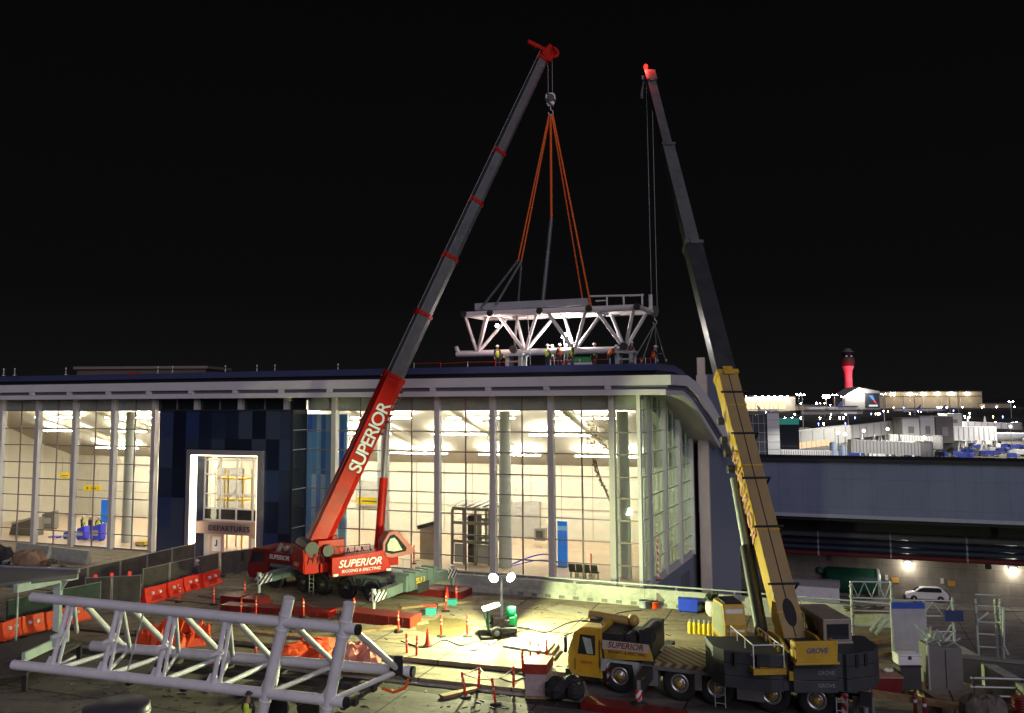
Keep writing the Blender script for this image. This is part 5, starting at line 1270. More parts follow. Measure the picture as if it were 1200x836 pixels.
# ---- foreground truss on trailer
FT = thing('steel_truss', 'large white painted triangular pipe truss lying on a trailer in the left foreground', 'truss', G(220, 815, .6))
def pf_(mb, n, m=None, par=None, **k): return mb.build(n, m or M_TRUSS, par or FT, world=True, **k)
A0, A1 = G(38, 700, 3.9), G(418, 738, 3.9); Bq0, Bq1 = G(16, 779, 1.1), G(404, 823, 1.1); C0, C1_ = G(108, 757, 1.1), G(482, 787, 1.1)
for a, b, r_ in ((A0, A1, .205), (Bq0, Bq1, .205), (C0, C1_, .225)):
    mb = MB(); mb.tube(a, b, r_, 18); ch = pf_(mb, 'chord')
    mb = MB(); d = (b-a).normalized(); mb.tube(b, b+d*.12, r_*.98, 18); pf_(mb, 'end_plate', M_BLK, ch)
def onl(a, b, u):          # point on segment whose picture column is u
    lo_, hi_ = -.2, 1.2
    for _ in range(40):
        m_ = (lo_+hi_)/2; p = a+(b-a)*m_
        # project
        z = p.z-H; aa = pi/2+PITCH; yc = p.y*cos(aa)+z*sin(aa); zc = -p.y*sin(aa)+z*cos(aa)
        uu_ = PX+F*p.x/-zc
        if uu_ < u: lo_ = m_
        else: hi_ = m_
    return a+(b-a)*lo_
# front face webs A-B: post pairs with doubled tubes
fr_ = [(80, 57), (137, 117), (199, 180), (263, 246)]
for ua, ub in fr_:
    a, b = onl(A0, A1, ua), onl(Bq0, Bq1, ub); off = V((.13, -.0, 0))
    mb = MB(); mb.tube(a, b, .105, 12); w_ = pf_(mb, 'web_post')
    mb = MB(); m_ = a+(b-a)*.5; mb.bar(m_-V((.22, .1, .05)), m_+V((.22, -.1, .05)), .3, .12); pf_(mb, 'splice_plate', par=w_)
    mb = MB(); mb.tube(a+off*1.6, b+off*2.2, .075, 10); pf_(mb, 'web_post')
for ua, ub, ut in ((330, 310, (336, 303)), (401, 383, (405, 377))):
    a, b = onl(A0, A1, ua), onl(Bq0, Bq1, ub); d = (a-b).normalized()
    mb = MB(); mb.tube(b-d*.9, a+d*1.0, .225, 16); [mb.tube(q-d*.3, q-d*.24, .25, 16) for q in (a, b, a+d*.6)]; pf_(mb, 'main_post')
# back face diagonals A-C
for ua, uc in ((95, 145), (150, 203), (210, 260), (272, 318), (340, 392), (412, 465)):
    a, c = onl(A0, A1, ua), onl(C0, C1_, uc); mb = MB(); mb.tube(a, c, .125, 12); d = (c-a).normalized(); mb.tube(a+d*.28, a+d*.36, .145, 12); mb.tube(c-d*.36, c-d*.28, .145, 12); pf_(mb, 'diagonal')
for ua, uc in ((84, 90), (141, 150), (203, 207), (266, 270), (334, 322)):
    a, c = onl(A0, A1, ua), onl(C0, C1_, uc); 
    if ua == 84: c = G(90, 741, 1.9)
    mb = MB(); mb.tube(a, c, .10, 12); pf_(mb, 'web_post')
# floor laces B-C
for ub, uc in ((62, 145), (120, 150), (122, 203), (184, 207), (186, 260), (250, 268), (252, 320), (318, 326), (312, 390), (384, 466), (60, 90)):
    b, c = onl(Bq0, Bq1, ub), onl(C0, C1_, uc)
    if uc == 90: c = (b + onl(C0, C1_, 108))*.5
    mb = MB(); mb.tube(b, c, .105 if abs(uc-ub) > 40 else .08, 10); pf_(mb, 'lace')
for ua in (80, 137, 199, 263, 330, 401):
    a = onl(A0, A1, ua); d = (A1-A0).normalized(); mb = MB(); mb.prism([a-d*.35-V((0, .02, .1)), a+d*.35-V((0, .02, .1)), a+d*.15-V((0, -.05, .5)), a-d*.15-V((0, -.05, .5))], (0, .03, 0)); pf_(mb, 'gusset_plate')
for ub in (57, 117, 180, 246, 310, 383):
    a = onl(Bq0, Bq1, ub); d = (Bq1-Bq0).normalized(); mb = MB(); mb.prism([a-d*.35+V((0, -.02, .1)), a+d*.35+V((0, -.02, .1)), a+d*.15+V((0, .05, .5)), a-d*.15+V((0, .05, .5))], (0, .03, 0)); pf_(mb, 'gusset_plate')
mb = MB(); mb.tube(G(169, 715, 3.8), G(149, 788, 1.3), .035, 6); pf_(mb, 'tension_rod', M_GALV)
mb = MB(); e = C1_ + (C1_-C0).normalized()*-.5
mb.box(e.x-.2, e.x+.15, e.y-.4, e.y-.28, 1.0, 1.8); mb.box(e.x-.35, e.x-.2, e.y-.5, e.y-.3, 1.3, 1.6); mb.tube(e+V((0, -.5, .4)), e+V((0, .3, .4)), .08, 8); mb.tube(e+V((-.4, -.4, .2)), e+V((.5, -.4, -.3)), .06, 8); pf_(mb, 'shackle_plate', M_BLK)
mb = MB(); mb.pipe([e+V((-.7, -.5, -.55)), e+V((-.2, -.55, -.7)), e+V((.3, -.5, -.55)), e+V((.4, -.4, -.2))], .07, 6); tag(mb.build('ratchet_strap', M_SLING), 'orange strap looped under the right end of the foreground truss', 'strap')
TRL = thing('flatbed_trailer', 'dark low trailer with twin wheels carrying the white truss', 'trailer', G(300, 838, -.42))
ta, tb = onl(Bq0, Bq1, 130)+V((.3, 1.0, -.35)), onl(Bq0, Bq1, 395)+V((.5, 1.0, -.35))
dd = (tb-ta).normalized(); nn = V((-dd.y, dd.x, 0))
mb = MB(); mb.bar(ta, tb, .3, .25); mb.bar(ta+nn*1.6, tb+nn*1.6, .3, .25); pf2 = mb.build('chassis_rail', M_DKST, TRL, world=True)
for f_ in (.05, .3, .55, .8, .98):
    mb = MB(); c = ta+(tb-ta)*f_; mb.bar(c-nn*.8, c+nn*2.6, .2, .16); mb.build('cross_beam', M_DKST, TRL, world=True)
for (u, v) in ((326, 826), (362, 828), (298, 828)):
    c = G(u, v+1, .1)
    if u == 298: continue
    MW = Matrix.Translation(c) @ Matrix.Rotation(math.atan2(dd.y, dd.x), 4, 'Z')
    mb = MB(); r_ = .5; mb.lathe([(r_*.5, -.17), (r_*.9, -.17), (r_, -.12), (r_, .12), (r_*.9, .17), (r_*.5, .17)], n=20, axis='y'); mb.v = [MW @ p for p in mb.v]; wo = mb.build('wheel', M_BLK, TRL, world=True)
    mb = MB(); mb.lathe([(.05, -.16), (.12, -.14), (.16, -.04), (.22, -.12), (.26, -.15), (.26, .0)], n=16, axis='y'); mb.v = [MW @ p for p in mb.v]; mb.build('rim', M_CHROME, wo, world=True)
pw_ = G(291, 812, 1.36); person('worker in yellow vest and dark helmet at the lower edge below the truss', V((pw_.x, pw_.y, -.42)), 1.2, vest=M_HIVIS, hat=M_DKST)
# round cap
dz = 3.2; dc = G(137, 826, dz); t = thing('round_pillar', 'round grey topped pillar cut by the lower left picture edge', 'pillar', V((dc.x, dc.y, -.42)))
mb = MB(); mb.lathe([(.96, 3.35), (.96, 3.6), (.9, 3.64), (.01, 3.66)], n=40); mb.build('round_top', mat('cap_dark', (.10, .09, .11), .4, .1, .15, 2), t)
mb = MB(); mb.lathe([(.97, 3.30), (.985, 3.34), (.985, 3.40), (.97, 3.42)], n=40); mb.build('rim', M_TRUSS, t)
mb = MB(); mb.lathe([(.7, 0), (.7, 3.2), (.95, 3.3)], n=30); mb.build('shaft', M_TRUSS, t)
# ================================================================ RIGHT SIDE, LOWER LEVEL
Q0 = V((39.6, 88, 0))
def Q(s, t, z): return Q0 - DS*s + DT*t + V((0, 0, z))     # s runs right
CB = thing('concourse_building', 'long low blue grey concourse wall with black roof edge behind the yellow crane boom', 'concourse', Q(0, 0, -10.5), FYAW)
def qbox(mb, s0, s1, t0, t1, z0, z1): mb.prism([Q(s0, t0, z0), Q(s1, t0, z0), Q(s1, t1, z0), Q(s0, t1, z0)], (0, 0, z1-z0)); return mb
def pc(mb, n, m, par=None, **k): return mb.build(n, m, par or CB, world=True, **k)
def bwall(N, L, tc, b):
    c = ramp(N, L, noise(N, L, tc, .08, 7, .65), [(.3, (.14, .17, .25)), (.7, (.22, .26, .36))])
    st = noise(N, L, tc, .6, 6, .7, (1.6, 1.6, .12)); c = mixc(N, L, ramp(N, L, st, [(.5, (0, 0, 0)), (.75, (.35,)*3)]), c, (.09, .11, .16))
    br = N.new('ShaderNodeTexBrick'); mp = N.new('ShaderNodeMapping'); mp.inputs['Rotation'].default_value = (pi/2, 0, 0); L.new(tc, mp.inputs['Vector']); L.new(mp.outputs[0], br.inputs['Vector'])
    br.offset = 0; br.inputs['Scale'].default_value = 1; br.inputs['Brick Width'].default_value = 2.4; br.inputs['Row Height'].default_value = 2.9; br.inputs['Mortar Size'].default_value = .03
    br.inputs['Color1'].default_value = (1, 1, 1, 1); br.inputs['Color2'].default_value = (.95, .95, .95, 1); br.inputs['Mortar'].default_value = (.78, .78, .78, 1)
    return mixc(N, L, 1., c, br.outputs['Color'], 'MULTIPLY')
M_BW = nodemat('blue_grey_wall', bwall, .6, .3)
pc(qbox(MB(), -30, 40, 0, 5, 0, 5.7), 'upper_wall', M_BW)
pc(qbox(MB(), -30, 40, -.25, 5.2, 5.71, 6.1), 'roof_edge', M_CONC_D)
pc(qbox(MB(), -30, 40, -.1, -.003, .0, .35), 'lower_trim', mat('trim_grey', (.35, .37, .42), .5))
def cbl(N, L, tc, b):
    c = ramp(N, L, noise(N, L, tc, .35, 8, .7, (1, 1, .5)), [(.3, (.20, .18, .15)), (.7, (.36, .33, .28))])
    br = N.new('ShaderNodeTexBrick'); mp = N.new('ShaderNodeMapping'); mp.inputs['Rotation'].default_value = (pi/2, 0, 0); L.new(tc, mp.inputs['Vector']); L.new(mp.outputs[0], br.inputs['Vector'])
    br.inputs['Scale'].default_value = 1; br.inputs['Brick Width'].default_value = 3.2; br.inputs['Row Height'].default_value = 1.3; br.inputs['Mortar Size'].default_value = .02
    br.inputs['Color1'].default_value = (1, 1, 1, 1); br.inputs['Color2'].default_value = (.8, .8, .8, 1); br.inputs['Mortar'].default_value = (.5, .5, .5, 1)
    return mixc(N, L, 1., c, br.outputs['Color'], 'MULTIPLY')
M_LW = nodemat('lower_wall_block', cbl, .85, .2)
pc(qbox(MB(), -34, 44, 12, 12.5, -10.5, 0), 'lower_wall', M_LW)
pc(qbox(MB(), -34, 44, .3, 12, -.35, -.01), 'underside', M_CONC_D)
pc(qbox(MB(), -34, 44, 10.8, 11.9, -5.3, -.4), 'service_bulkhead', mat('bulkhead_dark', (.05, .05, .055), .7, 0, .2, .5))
for s in (-24, -8, 8, 24): 
    m_ = MB(); qbox(m_, s-.3, s+.3, 8.6, 8.8, -5.9, -.35); pc(m_, 'hanger', M_DKST)
pip = [(-1.1, 8, .10, M_GALV, 'thin pale conduit highest under the concourse'), (-2.9, 8, .32, mat('pipe_grey', (.16, .17, .2), .4, .2, .1, 2), 'thick grey pipe, top one of the pipe bundle under the concourse'), (-3.7, 8, .28, mat('pipe_blue', (.045, .06, .11), .35, .1, .1, 2), 'upper dark blue pipe of the bundle under the concourse'), (-4.35, 8, .25, mat('pipe_blue2', (.055, .075, .13), .35, .1, .1, 2), 'lower dark blue pipe of the bundle under the concourse'), (-5.0, 8, .28, mat('pipe_red', (.16, .03, .035), .35, .1, .1, 2), 'dark red pipe lowest of the bundle under the concourse')]
for z, t_, r_, m_, lab in pip:
    s0 = -13 if z < -1.5 else -10; s1 = 44 if z < -1.5 else 0
    t = thing('service_pipe', lab, 'pipe', Q(s0, t_, z), FYAW)
    mb = MB(); pts = [Q(s0, t_, z), Q(s1, t_, z-.0)]
    if z < -1.5: pts = [Q(s0-1.6, t_, z-1.4), Q(s0-.8, t_, z-1.3), Q(s0, t_, z)] + pts[1:]
    mb.pipe(pts, r_, 12); mb.build('pipe_run', m_, t, world=True)
    if z < -1.5:
        for k in range(7):
            mb = MB(); c = Q(-9+k*7.5, t_, z); mb.tube(c-DS*-.08, c-DS*.08, r_+.06, 12); mb.build('clamp', M_GALV, t, world=True)
# wall lamps
for k, (u, v, lab) in enumerate(((1064, 660, 'left wall lamp glowing above the white car'), (1187, 667, 'right wall lamp glowing near the right picture edge'))):
    r = ray(u, v); o = Q0+DT*11.9; det = r.x*(-DS.y)+r.y*DS.x; kk = (o.x*(-DS.y)+o.y*DS.x)/det; p = V((0, 0, H))+r*kk
    t = thing('wall_lamp', lab, 'lamp', p, FYAW, 'wall lamps in the lower level')
    mb = MB(); mb.box(-.35, .35, -.1, .1, -.12, .3); mb.build('housing', M_DKST, t)
    mb = MB(); mb.prism([(-.3, -.35, -.1), (.3, -.35, -.1), (.3, -.11, -.3), (-.3, -.11, -.3)], (0, .02, .25)); mb.build('lens', glow('wall_lamp_glow', (1, .93, .78), 60), t)
    light('wall_lamp_light', 'POINT', p - DT*.8 + V((0, 0, -.35)), 220, (1, .90, .74), shadow_soft_size=.2)
for k, (u, v, lab) in enumerate(((1049, 680, 'small orange notice on the lower wall left of the car'), (1115, 684, 'small orange notice on the lower wall right of the car'))):
    r = ray(u, v); o = Q0+DT*11.95; det = r.x*(-DS.y)+r.y*DS.x; kk = (o.x*(-DS.y)+o.y*DS.x)/det; p = V((0, 0, H))+r*kk
    mb = MB(); mb.box(-.38, .38, -.03, .0, -.3, .3); o_ = mb.build('wall_notice', mat('notice_orange', (.6, .32, .05), .6)); o_.location = p; o_.rotation_euler = (0, 0, FYAW); tag(o_, lab, 'notice')
for k, (u, v, lab) in enumerate(((1039, 677, 'small white plate on the lower wall left of the orange notice'), (1104, 681, 'small white plate on the lower wall between lamp and right notice'))):
    r = ray(u, v); o = Q0+DT*11.95; det = r.x*(-DS.y)+r.y*DS.x; kk = (o.x*(-DS.y)+o.y*DS.x)/det; p = V((0, 0, H))+r*kk
    mb = MB(); mb.box(-.16, .16, -.03, .0, -.3, .3); o_ = mb.build('wall_sign', M_WHITE); o_.location = p; o_.rotation_euler = (0, 0, FYAW); tag(o_, lab, 'plate')
LG = -10.5
mb = MB(); mb.prism([G(780, 702, LG)+V((0, 0, .004)), G(1400, 716, LG)+V((0, 0, .004)), G(1400, 850, LG)+V((0, 0, .004)), G(780, 850, LG)+V((0, 0, .004))], (0, 0, .01)); structure('lower_road', mb, M_ROAD)
mb = MB(); mb.prism([G(880, 693, LG)+V((0, 0, .02)), G(1400, 702, LG)+V((0, 0, .02)), G(1400, 722, LG)+V((0, 0, .02)), G(880, 711, LG)+V((0, 0, .02))], (0, 0, .1)); structure('lower_pavement', mb, M_LOW)
# car
cp_ = G(1085, 705, LG); cp_.z = LG+.12
CAR = thing('parked_car', 'white compact SUV parked by the lower wall under the wall lamp', 'car', cp_, FYAW+pi+.12)
mb = MB()
side = [(-2.2, .35), (-2.25, .75), (-2.1, 1.0), (-2.0, 1.05), (-1.55, 1.55), (-1.2, 1.66), (.3, 1.66), (.75, 1.55), (1.35, 1.12), (2.05, .95), (2.25, .75), (2.28, .4), (2.1, .3), (-2.0, .3)]
mb.prism([(x, -.9, z) for x, z in side], (0, 1.8, 0)); body = mb.build('body', mat('car_white', (.75, .76, .78), .25, 0, .03, 1), CAR, bevel=.09)
mb = MB()
for y in (.905, -.925): mb.prism([(-1.5, y, 1.08), (1.15, y, 1.08), (.7, y, 1.48), (.3, y, 1.57), (-1.15, y, 1.57), (-1.45, y, 1.45)], (0, .02, 0))
mb.build('side_window', M_DGLASS, body)
mb = MB(); mb.prism([(1.36, -.75, 1.14), (1.36, .75, 1.14), (.82, .68, 1.55), (.82, -.68, 1.55)], (.03, 0, .03)); mb.build('windscreen', M_DGLASS, body)
mb = MB(); mb.prism([(-2.04, -.7, 1.1), (-2.04, .7, 1.1), (-1.6, .65, 1.55), (-1.6, -.65, 1.55)], (-.03, 0, .03)); mb.build('rear_window', M_DGLASS, body)
for y in (-.65, .65):
    mb = MB(); mb.box(2.18, 2.3, y-.18, y+.18, .68, .84); mb.build('headlight', mat('lamp_clear', (.8, .8, .8), .1), CAR)
    mb = MB(); mb.box(-2.28, -2.1, y-.15, y+.15, .75, 1.05); mb.build('tail_light', M_REDD, CAR)
mb = MB(); mb.box(2.2, 2.3, -.85, .85, .35, .55); mb.box(-2.28, -2.2, -.85, .85, .35, .6); mb.build('bumper', M_BLK, CAR)
for x in (-1.35, 1.4):
    for y in (-.85, .85):
        mb = MB(); mb.lathe([(.2, -.11), (.33, -.11), (.35, -.07), (.35, .07), (.33, .11), (.2, .11)], (x, y, .35), 20, 'y'); wo = mb.build('wheel', M_BLK, CAR)
        s_ = 1 if y > 0 else -1; mb = MB(); mb.lathe([(.02, s_*.115), (.08, s_*.12), (.1, s_*.09), (.22, s_*.11), (.23, s_*.05)], (x, y, .35), 14, 'y'); mb.build('rim', M_CHROME, wo)
# green tank
gp = G(1000, 700, LG); GT = thing('green_tank', 'large dark green cylindrical tank lying behind the scaffold on the lower level', 'tank', V((gp.x, gp.y, LG)), FYAW)
mb = MB(); mb.lathe([(.3, -3.1), (1.2, -3.0), (1.45, -2.7), (1.45, 2.7), (1.2, 3.0), (.3, 3.1)], (0, 0, 1.9), 24, 'x'); mb.build('shell', mat('tank_green', (.012, .085, .05), .4, 0, .2, 1), GT)
for x in (-2, 2):
    mb = MB(); mb.box(x-.2, x+.2, -1, 1, 0, .75); mb.build('saddle', M_DKST, GT)
mb = MB(); mb.lathe([(1.5, 2.6), (1.5, 2.75), (1.3, 2.95)], (0, 0, 1.9), 24, 'x'); mb.build('rim_band', M_GALV, GT)
mb = MB(); mb.tube((-2.9, 0, 2.5), (-3.6, 0, 2.8), .35, 10); mb.sph((-3.6, 0, 2.8), .45, 8); mb.build('valve', mat('tank_green2', (.03, .12, .08), .4), GT)
# white container / shed
p = G(955, 708, LG); SH = thing('white_container', 'white walled site container with grey pitched roof behind the crane boom', 'container', V((p.x, p.y, LG)), FYAW)
mb = MB(); mb.box(-3.6, 2.6, -1.3, 1.3, .2, 2.2); mb.build('wall', M_WHITE, SH)
mb = MB(); mb.prism([(-3.7, -1.4, 2.2), (-3.7, 1.4, 2.2), (-3.7, .5, 2.7), (-3.7, -.5, 2.7)], (6.4, 0, 0)); mb.build('roof', mat('roof_grey', (.3, .3, .3), .6), SH)
mb = MB(); mb.box(-3.2, -1.8, -1.33, -1.3, .9, 1.25); mb.build('vent', M_GALV, SH)
mb = MB(); [mb.box(x, x+.3, -1.2, 1.2, 0, .2) for x in (-3.3, 2.0)]; mb.build('skid', M_DKST, SH)
# scaffold towers rising from the lower level
def scaf(label, pxs, v0, v1, Y, rails, zig, zbase):
    pts = [D(u, v0, Y - k*.25) for k, u in enumerate(pxs)]
    t = thing('scaffold_tower', label, 'scaffold', V((pts[0].x, pts[0].y, zbase)))
    for p, in zip(pts):
        mb = MB(); mb.tube(V((p.x, p.y, zbase)), p, .075, 8); pp_ = mb.build('standard', M_GALV, t, world=True)
        mb = MB(); n = int((p.z-max(zbase, 0))/.5)
        for q in range(max(2, n)): mb.tube(V((p.x, p.y, p.z-.3-q*.5)), V((p.x, p.y, p.z-.22-q*.5)), .13, 8)
        mb.build('coupler', M_STEEL, pp_, world=True)
    for v in rails:
        mb = MB()
        for a, b in zip(pts[:-1], pts[1:]):
            za = D(0, v, a.y).z; mb.tube(V((a.x, a.y, za)), V((b.x, b.y, za)), .045, 6)
        mb.build('ledger', M_GALV, t, world=True)
    for (va, vb) in zig:
        mb = MB()
        for a, b in zip(pts[:-1], pts[1:]):
            z0, z1 = D(0, va, a.y).z, D(0, vb, a.y).z; n = 6
            for k in range(n):
                p = a+(b-a)*(k/n); q = a+(b-a)*((k+1)/n)
                mb.tube(V((p.x, p.y, (z0, z1)[k % 2])), V((q.x, q.y, (z1, z0)[k % 2])), .03, 5)
        mb.build('lattice', M_GALV, t, world=True)
    return t
scaf('scaffold frame with lattice rails directly right of the yellow crane boom foot', [997, 1044], 681, 684, 45.5, [688, 707, 722, 740], [(688, 706)], 0)
scaf('long scaffold rail run behind the grey notice board', [1046, 1116], 700, 700, 46.3, [710, 728, 746], [(712, 727)], -10.5)
scaf('scaffold tower with diagonal brace at the right picture edge', [1143, 1166, 1172], 702, 700, 46, [704, 717, 736, 750, 765], [], -10.5)
p, q = D(1176, 712, 44), D(1176, 757, 44); mb = MB(); mb.pipe([p, q, D(1182, 768, 43.5)], .07, 8); tag(mb.build('leaning_pole', M_GALV), 'pale leaning pole bent at its foot right of the scaffold tower', 'pole')
p, q = D(1145, 728, 45.8), D(1158, 718, 45.8); mb = MB(); mb.tube(p, q, .06, 6); tag(mb.build('diagonal_pole', M_GALV), 'short diagonal pole inside the right scaffold tower', 'pole')
mb = MB(); a, b = D(1106, 716, 45.9), D(1128, 728, 45.9); mb.box(a.x, b.x, 45.8, 46.0, b.z, a.z); tag(mb.build('navy_placard', mat('panel_navy', (.04, .06, .16), .5, 0, .2, 2)), 'small navy panel hung on the scaffold right of the notice board', 'panel')
# notice board
a, b = G(1049, 775), G(1088, 775); Yb = a.y
NB = thing('notice_board', 'tall grey sheeted board with a blue top band standing among the scaffold', 'board', a)
z1 = D(1066, 707, Yb).z; z2 = D(1066, 714, Yb).z
mb = MB(); mb.prism([a+V((0, 0, .3)), b+V((0, 0, .3)), V((b.x, b.y+.1, z2)), V((a.x, a.y+.1, z2))], (0, .08, 0)); mb.build('sheet', mat('sheet_grey', (.42, .42, .44), .5, 0, .15, 1.5, .3, grime=.2), NB, world=True)
mb = MB(); mb.prism([V((a.x, a.y+.09, z2)), V((b.x, b.y+.09, z2)), V((b.x, b.y+.1, z1)), V((a.x, a.y+.1, z1))], (0, .09, 0)); mb.build('blue_band', mat('band_blue', (.03, .10, .45), .5, 0, .1, 3), NB, world=True)
for p in (a, b): 
    mb = MB(); mb.box(p.x-.05, p.x+.05, p.y+.1, p.y+.2, 0, z1+.05); mb.build('post', M_GALV, NB, world=True)
# cabinet
p0, p1 = G(1090, 808), G(1130, 811); CBN = thing('steel_cabinet', 'grey steel cabinet with two doors and scrap lying on top', 'cabinet', p0)
zt2 = D(1110, 758, p0.y).z
mb = MB(); mb.prism([p0, p1, p1+V((.1, 1.1, 0)), p0+V((.1, 1.1, 0))], (0, 0, zt2)); mb.build('body', mat('cabinet_grey', (.22, .21, .19), .5, .1, .1, 1.5, grime=.2), CBN, world=True, bevel=.02)
m_ = (p0+p1)/2; mb = MB(); mb.box(m_.x-.012, m_.x+.012, m_.y-.02, m_.y+.02, .1, zt2-.1); mb.build('door_gap', M_BLK, CBN, world=True)
mb = MB(); mb.tube(p0+V((-.05, -.06, 0)), p0+V((-.05, -.06, zt2+.1)), .05, 8); mb.build('corner_post', M_GALV, CBN, world=True)
rn = random.Random(21); mb = MB()
for k in range(16):
    c = p0+V((rn.uniform(0, 1.4), rn.uniform(.1, .9), zt2+.04+rn.uniform(0, .35))); d = V((rn.uniform(-1, 1), rn.uniform(-.5, .5), rn.uniform(-.2, .8))).normalized()*rn.uniform(.2, .5)
    mb.tube(c-d, c+d, rn.uniform(.03, .06), 6)
for v in mb.v: v.z = max(v.z, zt2+.005)
tag(mb.build('scrap_tubes', M_GALV), 'jumble of pale tube offcuts on top of the grey cabinet', 'scrap', kind='stuff')
# cool box on bin
p = G(1064, 806); BN = thing('waste_bin', 'dark bin below the white cool box beside the notice board', 'bin', p)
mb = MB(); mb.prism([(-.45, -.35, 0), (.45, -.35, 0), (.45, .35, 0), (-.45, .35, 0)], (0, 0, .95)); mb.build('body', mat('bin_dark', (.05, .05, .045), .7, 0, .2, 3), BN, bevel=.03)
mb = MB(); mb.box(-.48, .48, -.38, .38, .95, 1.0); mb.build('lid', M_BLK, BN, bevel=.01)
CBX = thing('cool_box', 'white cool box with rounded lid standing on the dark bin', 'cool box', p+V((0, 0, 1.005)))
mb = MB(); mb.box(-.48, .5, -.28, .28, 0, .36); mb.build('body', M_WHITE, CBX, bevel=.04)
mb = MB(); mb.box(-.5, .52, -.3, .3, .365, .46); mb.build('lid', M_WHITE, CBX, bevel=.03)
mb = MB(); mb.box(-.05, .08, -.31, -.28, .25, .4); mb.build('latch', M_DKST, CBX)
# red box, beams
p = G(1029, 808); t = thing('red_skip_box', 'dark red metal box right of the crane counterweight', 'box', p, -.05)
mb = MB(); mb.box(-.85, .85, -.5, .5, .02, .62); mb.build('body', M_REDD, t, bevel=.02)
mb = MB(); mb.box(-.9, .9, -.55, .55, .62, .68); mb.build('lid', mat('lid_pinkish', (.35, .2, .15), .7), t)
lumpy('white_wrap', 'small pale crumpled wrap lying on the red box', 'wrap', p+V((.5, 0, .69)), .22, .6, M_WHITE, 4, 2)
for k, (a, b, w_, lab) in enumerate((((1008, 813), (1130, 832), .35, 'long pale timber running along the kerb below the red box'), ((1030, 800), (1085, 806), .3, 'pale timber below the cool box bin'), ((1000, 758), (1040, 752), .3, 'pale beam at the foot of the scaffold frame'), ((1000, 772), (1046, 768), .35, 'dark beam in front of the scaffold foot'))):
    mb = MB(); mb.bar(G(*a)+V((0, 0, .1)), G(*b)+V((0, 0, .1)), w_, .2); tag(mb.build('timber_beam', M_WOOD), lab, 'timber')
mb = MB()
pa = G(996, 738); mb.box(pa.x-.05, pa.x+1.9, pa.y-.6, pa.y+.6, 1.25, 1.3); o = mb.build('platform_board', M_WOOD); tag(o, 'plank platform cluttered with scrap on the left scaffold frame', 'platform'); o.location = (0, 0, -.3)
mb = MB(); rn = random.Random(5)
for k in range(14):
    c = pa+V((rn.uniform(.1, 1.7), rn.uniform(-.4, .4), 1.05+rn.uniform(0, .15))); d = V((rn.uniform(-1, 1), rn.uniform(-.3, .3), .05)).normalized()*rn.uniform(.2, .5); mb.bar(c-d, c+d, .08, .06)
tag(mb.build('scrap_pieces', M_SCRAP), 'dark scrap pieces on the plank platform of the scaffold frame', 'scrap', kind='stuff')
mb = MB(); a, b = D(1026, 743, 44), D(1040, 727, 44.4); mb.bar(a, b, .12, .12); mb.bar(a+V((0, .6, 0)), b+V((0, .6, 0)), .12, .12); tag(mb.build('sloping_ramp', M_GALV), 'short sloping pale rail at the right end of the plank platform', 'rail')
mb = MB(); a = D(996, 752, 43.4); mb.tube(a, a+V((.0, 0, 1.)), .08, 8); tag(mb.build('short_post', M_WHITE), 'short thick white post at the scaffold foot beside the counterweight', 'post')
# right parapet
a, b = G(1128, 800), G(1320, 822)
t = thing('concrete_parapet', 'dark low parapet wall running to the right picture edge behind the pipe rack', 'barrier wall', a)
d = (b-a).normalized(); nn = V((-d.y, d.x, 0))
mb = MB(); mb.prism([a, b, b+nn*.3, a+nn*.3], (0, 0, 1.05)); mb.build('wall', mat('parapet_dark', (.10, .095, .085), .85, 0, .2, 1, .3), t, world=True)
mb = MB(); mb.prism([a-nn*.04+V((0, 0, 1.05)), b-nn*.04+V((0, 0, 1.05)), b+nn*.36+V((0, 0, 1.05)), a+nn*.36+V((0, 0, 1.05))], (0, 0, .08)); mb.build('coping', mat('coping_grey', (.2, .2, .18), .8, 0, .2, 1), t, world=True)
mb = MB(); mb.prism([(20.35, 46, 0), (20.9, 46, 0), (20.9, 35.3, 0), (20.35, 35.3, 0)], (0, 0, .9)) ; tag(mb.build('edge_wall', M_BARR), 'pale end wall of the deck behind the steel cabinet', 'barrier wall')
lane('side_deck', [(20.42, 35.18), (45, 29.5), (45, 33.6), (20.42, 38.6)], -.01, 1.2, M_ROAD)
# pipe rack and other bits at bottom right
p = G(1142, 826); t = thing('pipe_rack', 'low rack of grey pipes in front of the right parapet', 'rack', p, -.1)
for z in (.35, .7, 1.05):
    mb = MB(); mb.tube((-.1, 0, z), (2.0, .0, z), .06, 8); mb.build('pipe', M_STEEL, t)
for x in (.0, 1.9):
    mb = MB(); mb.box(x-.04, x+.04, -.05, .05, 0, 1.15); mb.build('upright', M_DKST, t)
lumpy('covered_bundle', 'dark covered bundle at the bottom edge right of the long timber', 'bundle', G(1150, 848), .8, 1., M_SCRAP, 4, 31)
mb = MB()
for k in range(7):
    p = G(1196, 838); mb.lathe([(.28, .1*k), (.33, .1*k+.04), (.28, .1*k+.08)], tuple(p), 12)
tag(mb.build('red_hose_coil', M_REDD), 'stack of dark red hose coils at the lower right corner', 'hose coil')
for k, (u, v, lab) in enumerate(((991, 846, 'striped red and white marker post below the counterweight'),)):
    p = G(u, v, -.42); t = thing('marker_post', lab, 'post', p); mb = MB(); mb.box(-.14, .14, -.02, .02, .3, 1.1); mb.build('striped_board', M_CHRW, t); mb = MB(); mb.tube((0, .03, 0), (0, .03, 1.1), .025, 6); mb.build('stem', M_STEEL, t)
